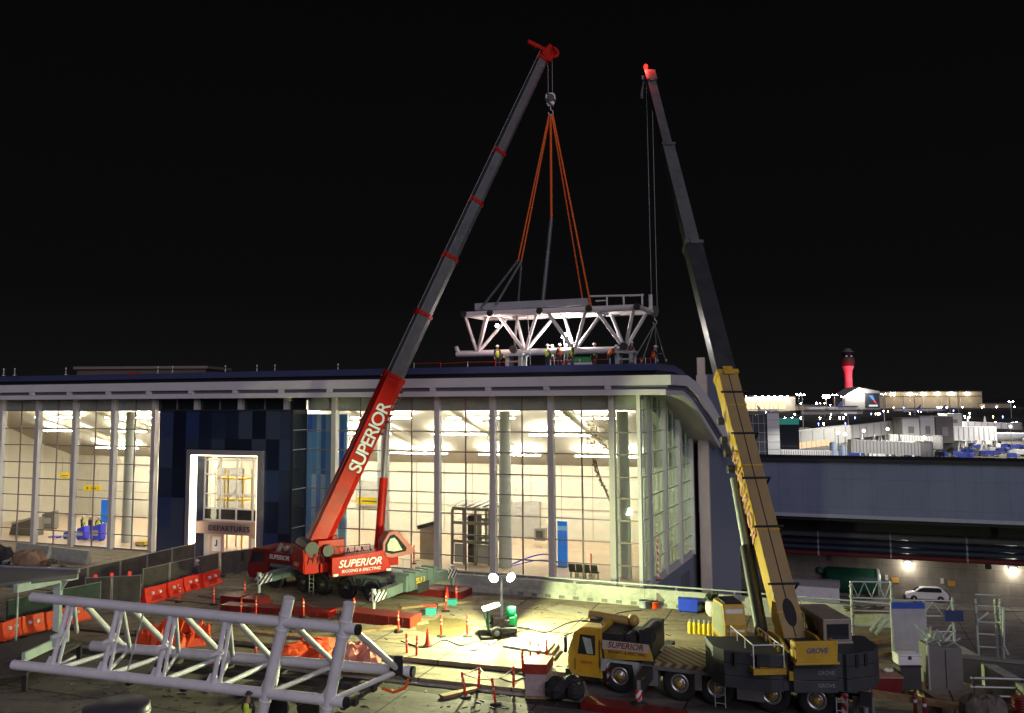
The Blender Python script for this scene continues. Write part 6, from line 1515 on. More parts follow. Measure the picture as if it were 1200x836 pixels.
for k, (u, v, lab) in enumerate(((1073, 838, 'left small bollard light at the bottom edge'), (1084, 843, 'right small bollard light at the bottom edge'))):
    p = G(u, v, -.42); t = thing('bollard', lab, 'bollard', p); mb = MB(); mb.lathe([(.08, 0), (.08, .8), (.03, .86)], n=8); mb.build('post', M_REDD, t); mb = MB(); mb.lathe([(.085, .5), (.085, .62)], n=8); mb.build('band', M_WHITE, t)
# ================================================================ AIRFIELD
AG = -10.5
M_APL = M_APRON
mb = MB(); mb.prism([(60, 300, AG+.05), (420, 300, AG+.05), (420, 640, AG+.05), (60, 640, AG+.05)], (0, 0, .1)); structure('apron', mb, M_APL)
def gy(u, Y, z=AG): return V(((u-PX)/F*Y, Y, z))       # place by column and distance
# control tower
t = thing('control_tower', 'tall airport control tower lit red below a dark glazed cab on the horizon', 'control tower', gy(993, 2100))
mb = MB(); mb.lathe([(11, 0), (9.5, 20), (9, 75), (10, 88), (14, 96), (14, 99)], n=20); mb.build('shaft', mat('tower_concrete', (.5, .5, .5), .7), t)
mb = MB(); mb.lathe([(13.8, 99.1), (16, 106), (16, 118), (13, 121)], n=20); mb.build('service_floors', mat('tower_dark', (.06, .055, .05), .6), t)
mb = MB(); mb.lathe([(11, 121.2), (14, 131), (14, 133)], n=16); mb.build('cab', M_DGLASS, t)
mb = MB(); mb.lathe([(14.5, 133.1), (14.5, 135), (9, 138), (8, 142)], n=16); mb.build('cab_roof', mat('tower_roof', (.12, .12, .12), .6), t)
mb = MB(); [mb.box(x, x+3.4, -14.5, -11, 122, 123.6) for x in (-9, 3)]; mb.build('cab_lights', glow('cab_glow', (.6, .8, .9), .6), t)
for dx in (-60, 60):
    light('tower_red_light', 'SPOT', gy(993, 2100)+V((dx, -110, 4)), 8e5, (1, .02, .05), aim=gy(993, 2100)+V((0, 0, 55)), spot_size=R(58), spot_blend=.5, shadow_soft_size=2)
light('tower_red_light', 'SPOT', gy(993, 2100)+V((0, -45, 30)), 2.2e5, (1, .02, .06), aim=gy(993, 2100)+V((0, 0, 98)), spot_size=R(40), spot_blend=.5, shadow_soft_size=2)
M_TAN = mat('hangar_tan', (.36, .31, .22), .8, 0, .12, .02)
def block(name, label, cat, u0, u1, Y, h, m, dep=60, roofm=None, parts=True):
    a, b = gy(u0, Y), gy(u1, Y); t = thing(name, label, cat, (a+b)/2); w_ = (b.x-a.x)/2
    mb = MB(); mb.box(-w_, w_, 0, dep, 0, h); mb.build('wall', m, t)
    mb = MB(); mb.box(-w_-1, w_+1, -1, dep+1, h, h+1.5); mb.build('roof', roofm or mat('far_roof', (.10, .10, .10), .8), t)
    return t, w_
t, w_ = block('cargo_hangar', 'long tan hangar with a row of lamps on the horizon right of the control tower', 'hangar', 1028, 1148, 1750, 32, M_TAN)
mb = MB(); mb.box(-w_, w_, -2, -.2, 23, 24.2); mb.build('ledge', mat('ledge_brown', (.1, .08, .06), .8), t)
for k in range(5): mb = MB(); mb.box(-w_+12+k*38, -w_+13.5+k*38, -1, -.1, 0, 22.9); mb.build('downpipe', mat('far_pale', (.4, .38, .32), .7), t)
LM = glow('far_lamp', (1, .93, .82), 150)
M_LM2 = glow('far_lamp_cool', (.75, .85, 1), 120)
for k, u in enumerate((1045, 1064, 1081, 1097, 1114, 1132)):
    p = gy(u, 1747, AG+28); mb = MB(); mb.box(-1.6, 1.6, -.6, .6, -.8, .8); o = mb.build('hangar_lamp', LM); o.location = p
    tag(o, ['first hangar wall lamp from the left', 'second hangar wall lamp from the left', 'third hangar wall lamp from the left', 'fourth hangar wall lamp from the left', 'fifth hangar wall lamp from the left', 'rightmost and brightest hangar wall lamp'][k], 'lamp', 'lamps along the hangar wall')
    light('hangar_light', 'POINT', p+V((0, -14, -1)), 1.5e4, (1, .85, .62), shadow_soft_size=1)
# gabled hangar with emblem
t = thing('gabled_hangar', 'white gabled hangar with a blue and red tail emblem beneath the control tower', 'hangar', gy(1008, 1650))
mb = MB(); mb.prism([(-34, 0, 0), (34, 0, 0), (34, 0, 34), (-6, 0, 42), (-34, 0, 26)], (0, 60, 0)); mb.build('wall', mat('far_white', (.62, .60, .56), .6), t)
mb = MB(); mb.box(5, 33, -1, -.2, 2, 30); dk = mb.build('dark_sign_wall', mat('far_dark', (.06, .07, .09), .6), t)
mb = MB(); mb.prism([(12, -1.6, 26), (20, -1.6, 26), (24, -1.6, 15), (19, -1.6, 18)], (0, .4, 0)); mb.build('blue_slash', glow('emblem_blue', (.15, .4, .9), 1.2), dk)
mb = MB(); mb.prism([(20, -1.7, 18), (25, -1.7, 15), (28, -1.7, 9), (22, -1.7, 13)], (0, .4, 0)); mb.build('red_slash', glow('emblem_red', (.9, .08, .08), 1.2), dk)
mb = MB(); mb.box(12, 29, -1.6, -1.2, 4.5, 8); mb.build('white_name_bar', glow('emblem_white', (.8, .85, .9), 1.), dk)
for x in (-24, -8, 4): light('hangar_light', 'POINT', gy(1008, 1650)+V((x, -14, 28)), 1.1e4, (1, .92, .8), shadow_soft_size=1)
for k, (dx, dz) in enumerate(((-22, 26), (-8, 28), (2, 27))):
    mb = MB(); mb.box(-1.5, 1.5, -.5, .5, -.8, .8); o = mb.build('hangar_lamp', LM); o.location = gy(1008, 1647)+V((dx, 0, dz)); tag(o, ['left lamp on the white gabled hangar', 'middle lamp on the white gabled hangar', 'right lamp on the white gabled hangar beside its dark sign wall'][k], 'lamp')
# bright lit hangar at the left
t, w_ = block('lit_hangar', 'brightly lit low hangar at the left of the airfield beside the crane boom', 'hangar', 868, 930, 1500, 24, mat('far_cream', (.7, .64, .5), .6), 50)
mb = MB(); mb.box(-w_+4, w_-18, -.8, -.1, 3, 17); mb.build('open_bay', glow('bay_glow', (1, .82, .5), 1.3), t)
for k in range(8): mb = MB(); mb.box(-w_+6+k*8, -w_+7.2+k*8, -1, -.85, 3, 17); mb.build('bay_post', mat('far_pale', (.4,)*3), t)
for k, u in enumerate((872, 884, 892, 899, 906, 913, 921)):
    p = gy(u, 1490, AG+25); mb = MB(); mb.lathe([(.3, -1), (1.4, -.6), (1.4, .6), (.3, 1)], n=8); o = mb.build('hangar_lamp', LM); o.location = p; tag(o, f'roof lamp on the lit left hangar, {["first", "second", "third", "fourth", "fifth", "sixth", "last"][k]} from its left end', 'lamp', 'roof lamps on the lit left hangar')
    light('hangar_light', 'POINT', p+V((0, -10, -4)), 5e3, (1, .86, .66), shadow_soft_size=1)
# mid field low buildings
for k, (u0, u1, Y, h, m_, lab) in enumerate(((930, 962, 1500, 9, M_TAN, 'low dark shed right of the lit left hangar'), (955, 1002, 1400, 7, mat('far_white', (.6,)*3), 'long low pale building left of the gabled hangar'), (1150, 1182, 1700, 8, M_TAN, 'low shed right of the long tan hangar'), (936, 1008, 1150, 4, mat('far_pale', (.4,)*3), 'thin pale building strip nearest in the mid airfield'))):
    block('airfield_shed', lab, 'shed', u0, u1, Y, h, m_, 20)
# masts
for k, (u, Y, vt, lab, c) in enumerate(((938, 420, 463, 'tall light mast left on the apron with two dark boxes', M_LM2), (1033, 430, 462, 'tall light mast in front of the gabled hangar', LM), (1069, 700, 462, 'light mast before the left part of the tan hangar', LM), (1110, 460, 462, 'light mast with paired lamps before the right hangar end', LM), (1120, 470, 459, 'slim mast right beside the paired lamp mast', None), (990.5, 330, 484, 'short mast above the jet bridges at centre', None), (934, 1200, 462, 'far mast left of the nearest tall mast', M_LM2), (976, 1300, 463, 'far mast with twin lamps below the control tower', LM), (966, 1250, 465, 'very bright far mast left of the control tower', LM), (986, 1300, 465, 'bright far mast at the foot of the control tower', LM), (1181, 900, 471, 'bluish white mast lamp at the right edge of the field', M_LM2))):
    b_ = gy(u, Y); tp_ = D(u, vt, Y); sc = Y/430
    t = thing('light_mast', lab, 'light mast', b_); h = tp_.z-AG
    mb = MB(); mb.tube((0, 0, 0), (0, 0, h), .28*sc, 7, .18*sc); mb.tube((-1.2*sc, 0, h), (1.2*sc, 0, h), .12*sc, 6); mb.build('pole', M_STEEL, t)
    if c:
        for x in (-1., 1.):
            mb = MB(); mb.sph((x*sc, -.3*sc, h), (.28 if k != 8 else .9)*sc, 8); mb.build('lamp_head', c, t)
    if k in (0,):
        mb = MB(); mb.box(-2.4, 2.8, -.6, .6, h-19, h-16); mb.box(-1, 2.6, -.6, .6, h-25, h-21.5); mb.build('control_box', mat('box_grey', (.3, .3, .3), .6), t)
    if k == 5: mb = MB(); mb.box(-3, 3.4, -.5, .5, h-.4, h+.4); mb.build('cross_head', M_WHITE, t)
# runway/taxi lamps far
rn = random.Random(77)
for k in range(110):
    Y = rn.choice([700, 900, 1100, 1300, 1700, 2300, 3000]); u = rn.uniform(872, 1200); r_ = .35*Y/700
    c = rn.choice([LM, LM, M_LM2, glow('far_amber', (1, .55, .2), 60), glow('far_blue', (.15, .2, 1), 40)])
    mb = MB(); mb.sph((0, 0, 1.8), r_, 6); mb.tube((0, 0, 0), (0, 0, 1.6), .1*Y/700, 5); o = mb.build('field_lamp', c); o.location = gy(u, Y)
    tag(o, 'tiny lamp among many scattered over the dark airfield', 'lamp', 'tiny lamps scattered over the airfield')
# glazed stair and pier building behind the wall
t = thing('pier_building', 'dark curtain walled block with a white panelled stair end beside the boom', 'building', gy(890, 260))
a, b = D(872, 487, 260), D(898, 487, 260); c = D(910, 490, 262)
mb = MB(); mb.box(a.x, b.x, 260, 280, AG, a.z); mb.build('curtain_wall', mat('curtain_dark', (.05, .055, .07), .2, 0, .1, .3, spec=.6), t, world=True)
mb = MB()
for k in range(6): z = AG+4+k*2.8; mb.box(a.x, b.x, 259.9, 259.95, z, z+.12)
for k in range(4): x = a.x+(b.x-a.x)*(k+.5)/4; mb.box(x, x+.1, 259.88, 259.94, AG, a.z)
mb.build('mullion_grid', M_STEEL, t, world=True)
mb = MB(); mb.box(b.x+.05, c.x, 259.5, 262.5, AG, b.z+.6); mb.build('stair_end', mat('panel_white', (.6, .62, .6), .5, 0, .05, .5), t, world=True)
mb = MB()
for k in range(8): z = AG+3+k*2.2; mb.box(b.x+.1, c.x, 259.42, 259.47, z, z+.15)
mb.build('panel_joint', M_STEEL, t, world=True)
c2_ = D(936, 488, 272); mb = MB(); mb.box(c.x, c2_.x, 272, 276, c2_.z-2.6, c2_.z-.6); mb.build('teal_roof_band', glow('teal_glow', (.05, .30, .26), .5), t, world=True)
mb = MB(); mb.box(c.x, c2_.x, 272.2, 290, AG, c2_.z-2.6); mb.build('glazed_link', M_DGLASS, t, world=True)
# jet bridges
M_JB = nodemat('ribbed_metal', lambda N, L, tc, b: mixc(N, L, chev_f(N, L, tc), (.62, .62, .58), (.42, .42, .40)), .5)if False else mat('jet_bridge_metal', (.62, .62, .57), .5, 0, .06, .5)
def bridge(label, u0, v0, u1, v1, Y0, Y1, hpx, cabw=0, legs=2, ribs=14, m=None):
    p, q = D(u0, v0, Y0), D(u1, v1, Y1); hh = hpx*(Y0+Y1)/2/1000
    t = thing('jet_bridge', label, 'jet bridge', V((p.x, p.y, AG)))
    mb = MB(); mb.bar(p-V((0, 0, hh/2)), q-V((0, 0, hh/2)), 3.2, hh); mb.build('tunnel', m or M_JB, t, world=True)
    d = (q-p); nn = V((d.y, -d.x, 0)).normalized(); 
    if nn.y > 0: nn = -nn
    mb = MB()
    for k in range(ribs):
        c = p+d*((k+.5)/ribs)+nn*1.63; mb.bar(c-V((0, 0, hh*.95)), c-V((0, 0, hh*.05)), .3, .12, nn)
    mb.build('rib', MATS.get('rib_grey') or mat('rib_grey', (.34, .34, .33), .6), t, world=True)
    for k in range(legs):
        c = p+d*((k+.7)/(legs+.2)); mb = MB(); mb.tube(V((c.x-1.4, c.y, AG)), V((c.x-.3, c.y, c.z-hh)), .3, 6); mb.tube(V((c.x+1.4, c.y, AG)), V((c.x+.3, c.y, c.z-hh)), .3, 6); mb.build('leg', M_WHITE, t, world=True)
    if cabw:
        w_ = cabw*Y1/1000; mb = MB(); mb.lathe([(w_*.5, 0), (w_*.55, .3), (w_*.55, hh*1.15), (w_*.4, hh*1.25)], tuple(q-V((0, 0, hh*1.1))), 16); mb.build('rotunda', mat('rotunda_grey', (.26, .26, .25), .5), t, world=True)
    return t
bridge('nearest jet bridge with bright ribbed side left behind the roof edge', 913, 527, 972, 528, 262, 262, 10, 0, 1, 22, M_WHITE)
bridge('long grey jet bridge rising to the right from the white stair end', 912, 508, 992, 498, 300, 330, 20, 0, 0, 6)
bridge('ribbed jet bridge ending in a dark rotunda at the middle of the apron', 995, 515, 1083, 519, 285, 285, 15, 17, 1, 22)
bridge('upper jet bridge with ribbed side behind the middle one', 1040, 509, 1096, 512, 320, 320, 13, 14, 1, 18)
bridge('pale jet bridge box row at centre right of the pier', 992, 499, 1058, 492, 345, 350, 15, 0, 1, 8)
bridge('bright white jet bridge at right with a grey cab end', 1106, 500, 1165, 500, 360, 360, 16, 0, 2, 10, M_WHITE)
bridge('far white jet bridge right at the picture edge', 1128, 494, 1190, 496, 400, 400, 7, 12, 1, 8, M_WHITE)
for k, (u0, u1, v0, v1, Y, lab) in enumerate(((1057, 1078, 491, 509, 338, 'pale boxy gate block between the jet bridges'), (1078, 1096, 489, 510, 342, 'lighter gate block with grey door right of the boxy one'), (1096, 1118, 489, 512, 350, 'dark gate block beside the bright right jet bridge'), (1110, 1128, 486, 497, 380, 'white gate room above the bright right jet bridge'))):
    a, b = D(u0, v0, Y), D(u1, v1, Y); t = thing('gate_block', lab, 'gate room', V(((a.x+b.x)/2, Y, AG)))
    mb = MB(); mb.box(a.x, b.x, Y, Y+8, AG+4, a.z); mb.build('wall', M_JB if k != 2 else mat('gate_dark', (.14, .13, .11), .6), t, world=True, bevel=.2)
    mb = MB(); mb.box(a.x-.2, b.x+.2, Y-.3, Y+8.2, a.z, a.z+.4); mb.build('roof', mat('gate_roof', (.4, .4, .38), .7), t, world=True)
    mb = MB(); mb.box((a.x*2+b.x)/3, (a.x+b.x*2)/3, Y-.12, Y-.05, b.z+.4, (a.z+b.z)/2); mb.build('door', mat('gate_door', (.25, .25, .26), .6), t, world=True)
    mb = MB(); mb.box(a.x+.5, b.x-.5, Y+1, Y+7, AG, AG+4); mb.build('base', M_DKST, t, world=True)
for k, (u, Y, lab) in enumerate(((1134, 400, 'white A shaped support frame left of the pair at right'), (1154, 400, 'taller white A shaped support frame right of the pair'), (1024, 300, 'white A shaped frame above the ribbed middle bridge'), (1010, 310, 'small arch frame left of the middle A frame'), (1054, 300, 'grey A shaped frame at the right of the ribbed bridge'))):
    p = D(u, 488 if k < 2 else 509, Y); w_ = 4*Y/1000; t = thing('gantry', lab, 'gantry', V((p.x, p.y, AG)))
    mb = MB(); mb.tube(p-V((w_, 0, p.z-AG)), p, .25, 6); mb.tube(p-V((-w_, 0, p.z-AG)), p, .25, 6); mb.build('leg_pair', M_WHITE, t, world=True)
    mb = MB(); z = p.z-(p.z-AG)*.35; mb.tube(V((p.x-w_*.35, p.y, z)), V((p.x+w_*.35, p.y, z)), .18, 6); mb.build('cross_bar', M_WHITE, t, world=True)
# warm gate windows below the long grey bridge
for k in range(7):
    p = D(937+k*5.6, 522-k*.6, 297); mb = MB(); mb.box(-.6, .6, 0, .2, -1.1, .9); o = mb.build('glowing_box', glow('warm_panel', (1, .55, .28), 1.5)); o.location = p
    tag(o, f'warm lit panel under the long grey jet bridge, {["first", "second", "third", "fourth", "fifth", "sixth", "last"][k]} from the left', 'lit panel', 'warm lit panels under the grey jet bridge')
# ground vehicles
def cart():
    t = thing('baggage_cart', '', 'baggage cart', (0, 0, -400))
    mb = MB(); mb.box(-1.6, 1.6, -.8, .8, .45, .6); mb.build('bed', M_STEEL, t)
    mb = MB(); mb.prism([(-1.5, -.8, .6), (1.5, -.8, .6), (1.5, -.8, 1.9), (1.2, -.8, 2.2), (-1.2, -.8, 2.2), (-1.5, -.8, 1.9)], (0, 1.6, 0)); mb.build('curtain_box', M_BLUE2, t, bevel=.05)
    for x in (-1.1, 1.1):
        mb = MB(); mb.tube((x, -.85, .28), (x, -.65, .28), .28, 10); mb.tube((x, .65, .28), (x, .85, .28), .28, 10); mb.build('wheel_pair', M_BLK, t)
    return t
M_BLUE2 = mat('cart_blue', (.03, .05, .26), .5, 0, .25, .6)
g0 = cart(); rn = random.Random(9)
cps = [(1063, 536), (1070, 537), (1087, 537), (1092, 534), (1121, 536), (1128, 538), (1136, 538), (1163, 531), (1172, 532), (1180, 531), (1186, 538), (1196, 532), (1199, 527), (1146, 527), (1139, 525), (992, 537), (998, 537), (1004, 536), (1011, 535.5), (1003, 533), (1098, 529), (1104, 530), (1111, 530), (1118, 531), (1129, 532), (1135, 532), (1140, 533), (1147, 534), (1153, 535), (1159, 535), (1167, 535), (1170, 526), (1176, 526), (1183, 526), (1189, 527), (1100, 536), (1106, 536.5), (1112, 524), (1121, 525), (1195, 512)]
for k, (u, v) in enumerate(cps):
    o = g0 if k == 0 else dup(g0, (0, 0, 0))
    o.location = G(u, v, AG+.16); o.rotation_euler = (0, 0, rn.uniform(-.5, .5)+(.3 if k % 3 else 1.4))
    if k % 4 == 3:
        for ch in o.children:
            if ch.name.startswith('curtain'): ch.data = ch.data.copy(); ch.data.materials[0] = (M_STEEL, M_WHITE, M_DKST)[k//4 % 3]
    o['label'] = 'small covered baggage cart among many on the lit apron'; o['group'] = 'blue baggage carts on the apron'
def truck():
    t = thing('ground_vehicle', '', 'service truck', (0, 0, -400))
    mb = MB(); mb.box(-3, 1.2, -1.1, 1.1, .8, 2.6); mb.build('load_box', M_WHITE, t, bevel=.05)
    mb = MB(); mb.prism([(1.3, -1.1, .6), (3, -1.1, .6), (3, -1.1, 1.4), (2.5, -1.1, 2.3), (1.3, -1.1, 2.3)], (0, 2.2, 0)); cb_ = mb.build('cab', mat('veh_white', (.6, .6, .6), .4), t, bevel=.05)
    mb = MB(); mb.prism([(3.01, -.9, 1.4), (3.01, .9, 1.4), (2.55, .9, 2.2), (2.55, -.9, 2.2)], (.02, 0, .02)); mb.build('windscreen', M_DGLASS, cb_)
    mb = MB(); mb.box(-3, 3, -.8, .8, .5, .8); mb.build('chassis', M_BLK, t)
    for x in (-1.9, 2.1):
        for y in (-1, 1): mb = MB(); mb.tube((x, y-.15, .45), (x, y+.15, .45), .45, 12); mb.build('wheel', M_BLK, t)
    return t
v0_ = truck()
for k, (u, v, r_, lab) in enumerate(((1048, 537, .1, 'white service truck behind the roof edge right of the rotunda pier'), (1075, 536, .3, 'dark cluttered service truck near the middle rotunda'), (985, 537, 1.2, 'white service truck by the cylindrical blue lit tank'), (1153, 523, 2.6, 'white service truck parked nose left by the right gate'), (1127, 519, .4, 'white truck in front of the bright right jet bridge'), (1192, 535, 2.9, 'service truck at the right picture edge on the apron'), (1166, 520, .2, 'pale truck beside the aircraft nose'), (1027, 538, .0, 'pale truck between the roof edge and the ribbed bridge'))):
    o = v0_ if k == 0 else dup(v0_, (0, 0, 0)); o.location = G(u, v, AG+.16); o.rotation_euler = (0, 0, r_); o['label'] = lab; o['group'] = 'service trucks on the apron'
for k, (u, vt, lab) in enumerate(((976, 518, 'pale blue lit cylinder tank beside the nearest jet bridge'), (987.5, 522, 'smaller pale blue cylinder right of the tall one'))):
    p = D(u, vt, 275); t = thing('cylinder_tank', lab, 'tank', V((p.x, 275, AG))); mb = MB(); mb.lathe([(1.1, 0), (1.1, p.z-AG-.5), (.6, p.z-AG)], n=14); mb.build('shell', mat('tank_paleblue', (.4, .55, .75), .4), t); mb = MB(); mb.lathe([(1.15, p.z-AG-2.2), (1.15, p.z-AG-1.9)], n=14); mb.build('band', M_WHITE, t)
# aircraft
def plane(label, loc, rz, sc=1., tail=(.1, .12, .4)):
    t = thing('airliner', label, 'aircraft', loc, rz); t.scale = (sc,)*3
    mf = mat('aircraft_silver', (.62, .64, .68), .3, .1, .05, .3)
    mb = MB(); mb.lathe([(.1, -19), (1.0, -17), (1.95, -10), (1.95, 12), (1.6, 15.5), (.8, 17.8), (.1, 18.5)], (0, 0, 3.6), 18, 'x'); f = mb.build('fuselage', mf, t)
    mb = MB(); [mb.box(x, x+.3, y, y+.03, 3.9, 4.25) for x in [k*.9-9 for k in range(24)] for y in (-1.95, 1.92)]; mb.build('window_row', glow('cabin_glow', (1, .9, .7), .8), f)
    for s in (1, -1):
        mb = MB(); mb.prism([(3, s*1.5, 2.9), (-2.5, s*1.5, 2.9), (-6.5, s*17, 3.9), (-4.6, s*17, 3.9)], (0, 0, .35)); mb.build('wing', mf, t)
        mb = MB(); mb.lathe([(.8, -1.8), (1.05, -1), (1.1, 1.4), (.95, 1.8)], (1.2, s*5.5, 1.9), 14, 'x'); mb.build('engine', mf, t)
        mb = MB(); mb.prism([(-14.5, s*.6, 4.3), (-17.5, s*.6, 4.3), (-19.3, s*6, 4.7), (-18, s*6, 4.7)], (0, 0, .25)); mb.build('tailplane', mf, t)
        mb = MB(); mb.tube((-1.5, s*2.8, 3), (-1.5, s*2.8, .5), .15, 6); mb.tube((-1.5, s*2.6, .5), (-1.5, s*3.1, .5), .5, 12); mb.build('main_gear', M_BLK, t)
    mb = MB(); mb.prism([(-13, -.15, 5.2), (-18, -.15, 5.2), (-20.5, -.15, 11.2), (-18.3, -.15, 11.2)], (0, .3, 0)); mb.build('tail_fin', mat('fin_dark', tail, .4), t)
    mb = MB(); mb.tube((13, 0, 2.2), (13, 0, .4), .12, 6); mb.tube((13, -.2, .35), (13, .2, .35), .35, 12); mb.build('nose_gear', M_BLK, t)
plane('white airliner cut by the right picture edge beside the jet bridge', G(1206, 521, AG+.16), 2.7)
plane('far small airliner in front of the left part of the tan hangar', G(1062, 484, AG), 2.9, 1.0, (.2, .1, .08))
plane('far small airliner in front of the middle of the tan hangar', G(1092, 484, AG), 3.0, 1.0, (.12, .1, .3))
plane('far small airliner before the lit left hangar', G(900, 484, AG), .4, 1.0, (.3, .08, .05))
plane('long pale airliner left of the gabled hangar on the far apron', G(965, 483, AG), 2.9, 1.5)
# apron floodlights
for (x, y, z, e) in ((95, 330, 14, 30000), (140, 300, 16, 42000), (185, 390, 16, 70000), (215, 340, 14, 50000), (150, 420, 20, 50000), (120, 262, 9, 9000), (88, 246, 8, 9000), (175, 300, 9, 16000), (240, 420, 16, 50000)):
    light('apron_light', 'SPOT', (x, y, z), e*1.5, (1, .96, .88), shadow_soft_size=.8, spot_size=R(150), spot_blend=.3)
for k, (u, v, Y, lab) in enumerate(((1083, 513, 280, 'pinkish bright lamp on the middle rotunda'), (982, 507, 270, 'round lamp above the near jet bridge, left one'), (990, 509, 270, 'round lamp above the near jet bridge, right one'), (1040, 503, 300, 'lamp on the grey gate row at centre'), (1184, 500, 350, 'bright warm lamp near the right picture edge'), (1012, 505, 300, 'lamp left of the white A shaped frame'))):
    p = D(u, v, Y); t = thing('gate_lamp', lab, 'lamp', V((p.x, p.y, AG))); mb = MB(); mb.tube((0, 0, 0), (0, 0, p.z-AG), .12, 6); mb.build('post', M_STEEL, t); mb = MB(); mb.sph((0, -.1, p.z-AG), .55, 8); mb.build('globe', glow('gate_globe', (1, .85, .75), 9), t)
# ================================================================ ROOF CREW, HALL CONTENTS
RZ = 14.9
crew = [(583, 1.0, 'stand', M_HIVIS, 'roof worker at far left beside the left trestle'), (590, 2.6, 'bend', M_HIVIS, 'roof worker bending over at the left trestle'), (602, 2.4, 'stand', M_HIOR, 'roof worker right of the left trestle'),
 (641.5, 1.6, 'stand', M_HIVIS, 'roof worker in yellow, left one of the group under the truss middle'), (647, 2.2, 'stand', M_HIVIS, 'roof worker in yellow second in the middle group'), (656, 1.5, 'stand', M_HIOR, 'roof worker in orange within the middle group'), (664, 2.3, 'reach', M_HIVIS, 'roof worker reaching up in the middle group'), (671, 1.4, 'stand', M_HIVIS, 'roof worker at the right of the middle group beside the green case'),
 (697, 1.8, 'stand', M_HIVIS, 'lone roof worker in yellow right of the green case'), (713, 1.2, 'bend', M_HIOR, 'roof worker in orange bending at the right trestle'), (741, 1.3, 'reach', M_HIOR, 'roof worker in orange right of the right trestle'), (765, 1.5, 'kneel', M_HIOR, 'kneeling roof worker at the far right roof end')]
for k, (u, t_, pose, vest, lab) in enumerate(crew):
    s, _ = ont(u, 425, t_); person(lab, FB(s, t_, RZ-.24 if pose != 'kneel' else RZ-.1), {'bend': -.2, 'reach': 3.3}.get(pose, -1.4 + k*.7), pose, vest, M_WHITE, 'crew in bright vests on the roof')
fprof(MBr := MB(), [(1.0, 14.6), (7, 14.6), (7, 14.3), (1.0, 14.3)], -1.0, S1); MBr.build('roof_membrane', mat('roof_dark', (.05, .05, .06), .8), T, world=True)
s, _ = ont(681, 430, 2.0); t = thing('green_case', 'green topped case on the roof among the workers', 'case', FB(s, 2.0, RZ-.25), FYAW)
mb = MB(); mb.box(-.9, .9, -.4, .4, 0, .45); mb.build('body', M_WHITE, t, bevel=.05); mb = MB(); mb.prism([(-.9, -.4, .46), (.9, -.4, .46), (.6, -.4, .85), (-.5, -.4, .85)], (0, .8, 0)); mb.build('lid', M_GREEN, t, bevel=.03)
# roof work lamp
s, _ = ont(661, 396, 2.2); p = FB(s, 2.2, RZ-.2); zl = D(661, 396, p.y).z
t = thing('work_lamp', 'blazing work lamp on a stand shining through the lifted truss', 'work lamp', p)
mb = MB(); mb.tube((0, 0, 0), (0, 0, zl-p.z), .04, 6); [mb.tube((0, 0, .6), (.45*cos(a), .45*sin(a), 0), .025, 5) for a in (0, 2.1, 4.2)]; mb.build('stand', M_STEEL, t)
mb = MB(); mb.box(-.18, .18, -.08, .08, zl-p.z-.02, zl-p.z+.32); mb.build('lamp_body', glow('work_lamp_glow', (1, .95, 1), 160), t)
light('work_lamp_light', 'POINT', V((p.x, p.y-.5, zl+.15)), 950, (1, .88, .82), shadow_soft_size=.2)
light('work_lamp_light', 'POINT', FB(10.5, .2, 17.6), 160, (1, .62, .60), shadow_soft_size=.2)
mb = MB(); c = FB(10.6, .6, 17.9); mb.sph(c, .14, 8); tag(mb.build('clip_lamp', glow('clip_lamp_glow', (1, .8, .75), 30)), 'small clip lamp glowing inside the left truss panel', 'lamp')
# rope barrier on the roof edge
for (sa, sb, lab) in ((8.6, 17.5, 'red and white flagged rope along the roof edge left of the truss'), (.4, -1.0, 'red flagged rope along the roof edge at the right end'), (6.6, 2.2, 'red flagged rope along the roof edge under the truss middle')):
    t = thing('flag_rope', lab, 'rope barrier', FB(sa, .8, RZ)); n = 4
    for k in range(n+1):
        s = sa+(sb-sa)*k/n; mb = MB(); mb.tube(FB(s, .8, RZ), FB(s, .8, RZ+.42), .025, 5); mb.build('post', M_ORN2 if k % 2 else M_WHITE, t, world=True)
    mb = MB(); [mb.tube(FB(sa+(sb-sa)*k/n, .8, RZ+.36), FB(sa+(sb-sa)*(k+1)/n, .8, RZ+.3+.06*(k % 2)), .014, 5) for k in range(n)]; mb.build('rope', M_ORN2, t, world=True)
# roof lights left
# hall contents
def inhall(u, v, t):
    s, z = ont(u, v, t); return s, z
def hb(name, label, cat, u0, v0, u1, v1, t, d, m, onfloor=False):
    s0, z0 = ont(u0, v1, t); s1, _ = ont(u1, v1, t); _, zt = ont((u0+u1)/2, v0, t)
    if onfloor: z0 = .03
    tt = thing(name, label, cat, FB((s0+s1)/2, t, z0), FYAW)
    w_ = abs(s0-s1)/2
    return tt, w_, zt-z0
def signp(label, u0, v0, u1, v1, t, m, glyph=None):
    tt, w_, h = hb('hanging_sign', label, 'sign', u0, v0, u1, v1, t, .1, m)
    mb = MB(); mb.box(-w_, w_, -.05, .05, 0, h); mb.build('panel', m, tt)
    mb = MB(); 
    for x in (-w_*.6, w_*.6): mb.tube((x, 0, h), (x, 0, h+1.5), .02, 5)
    mb.build('hanger', M_STEEL, tt)
    mb = MB()
    if glyph == 'arrow': mb.prism([(-w_*.6, -.07, h*.3), (-w_*.35, -.07, h*.5), (-w_*.6, -.07, h*.7)], (0, .015, 0)); mb.box(-w_*.1, w_*.5, -.07, -.055, h*.42, h*.56)
    else: mb.box(-w_*.6, w_*.6, -.07, -.055, h*.42, h*.54)
    mb.build('marking', M_DKST, tt)
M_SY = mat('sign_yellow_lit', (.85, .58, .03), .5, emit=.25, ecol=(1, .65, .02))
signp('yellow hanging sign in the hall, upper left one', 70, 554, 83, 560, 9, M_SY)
signp('yellow hanging sign with arrow in the third left bay', 98, 569, 118, 575, 8, M_SY, 'arrow')
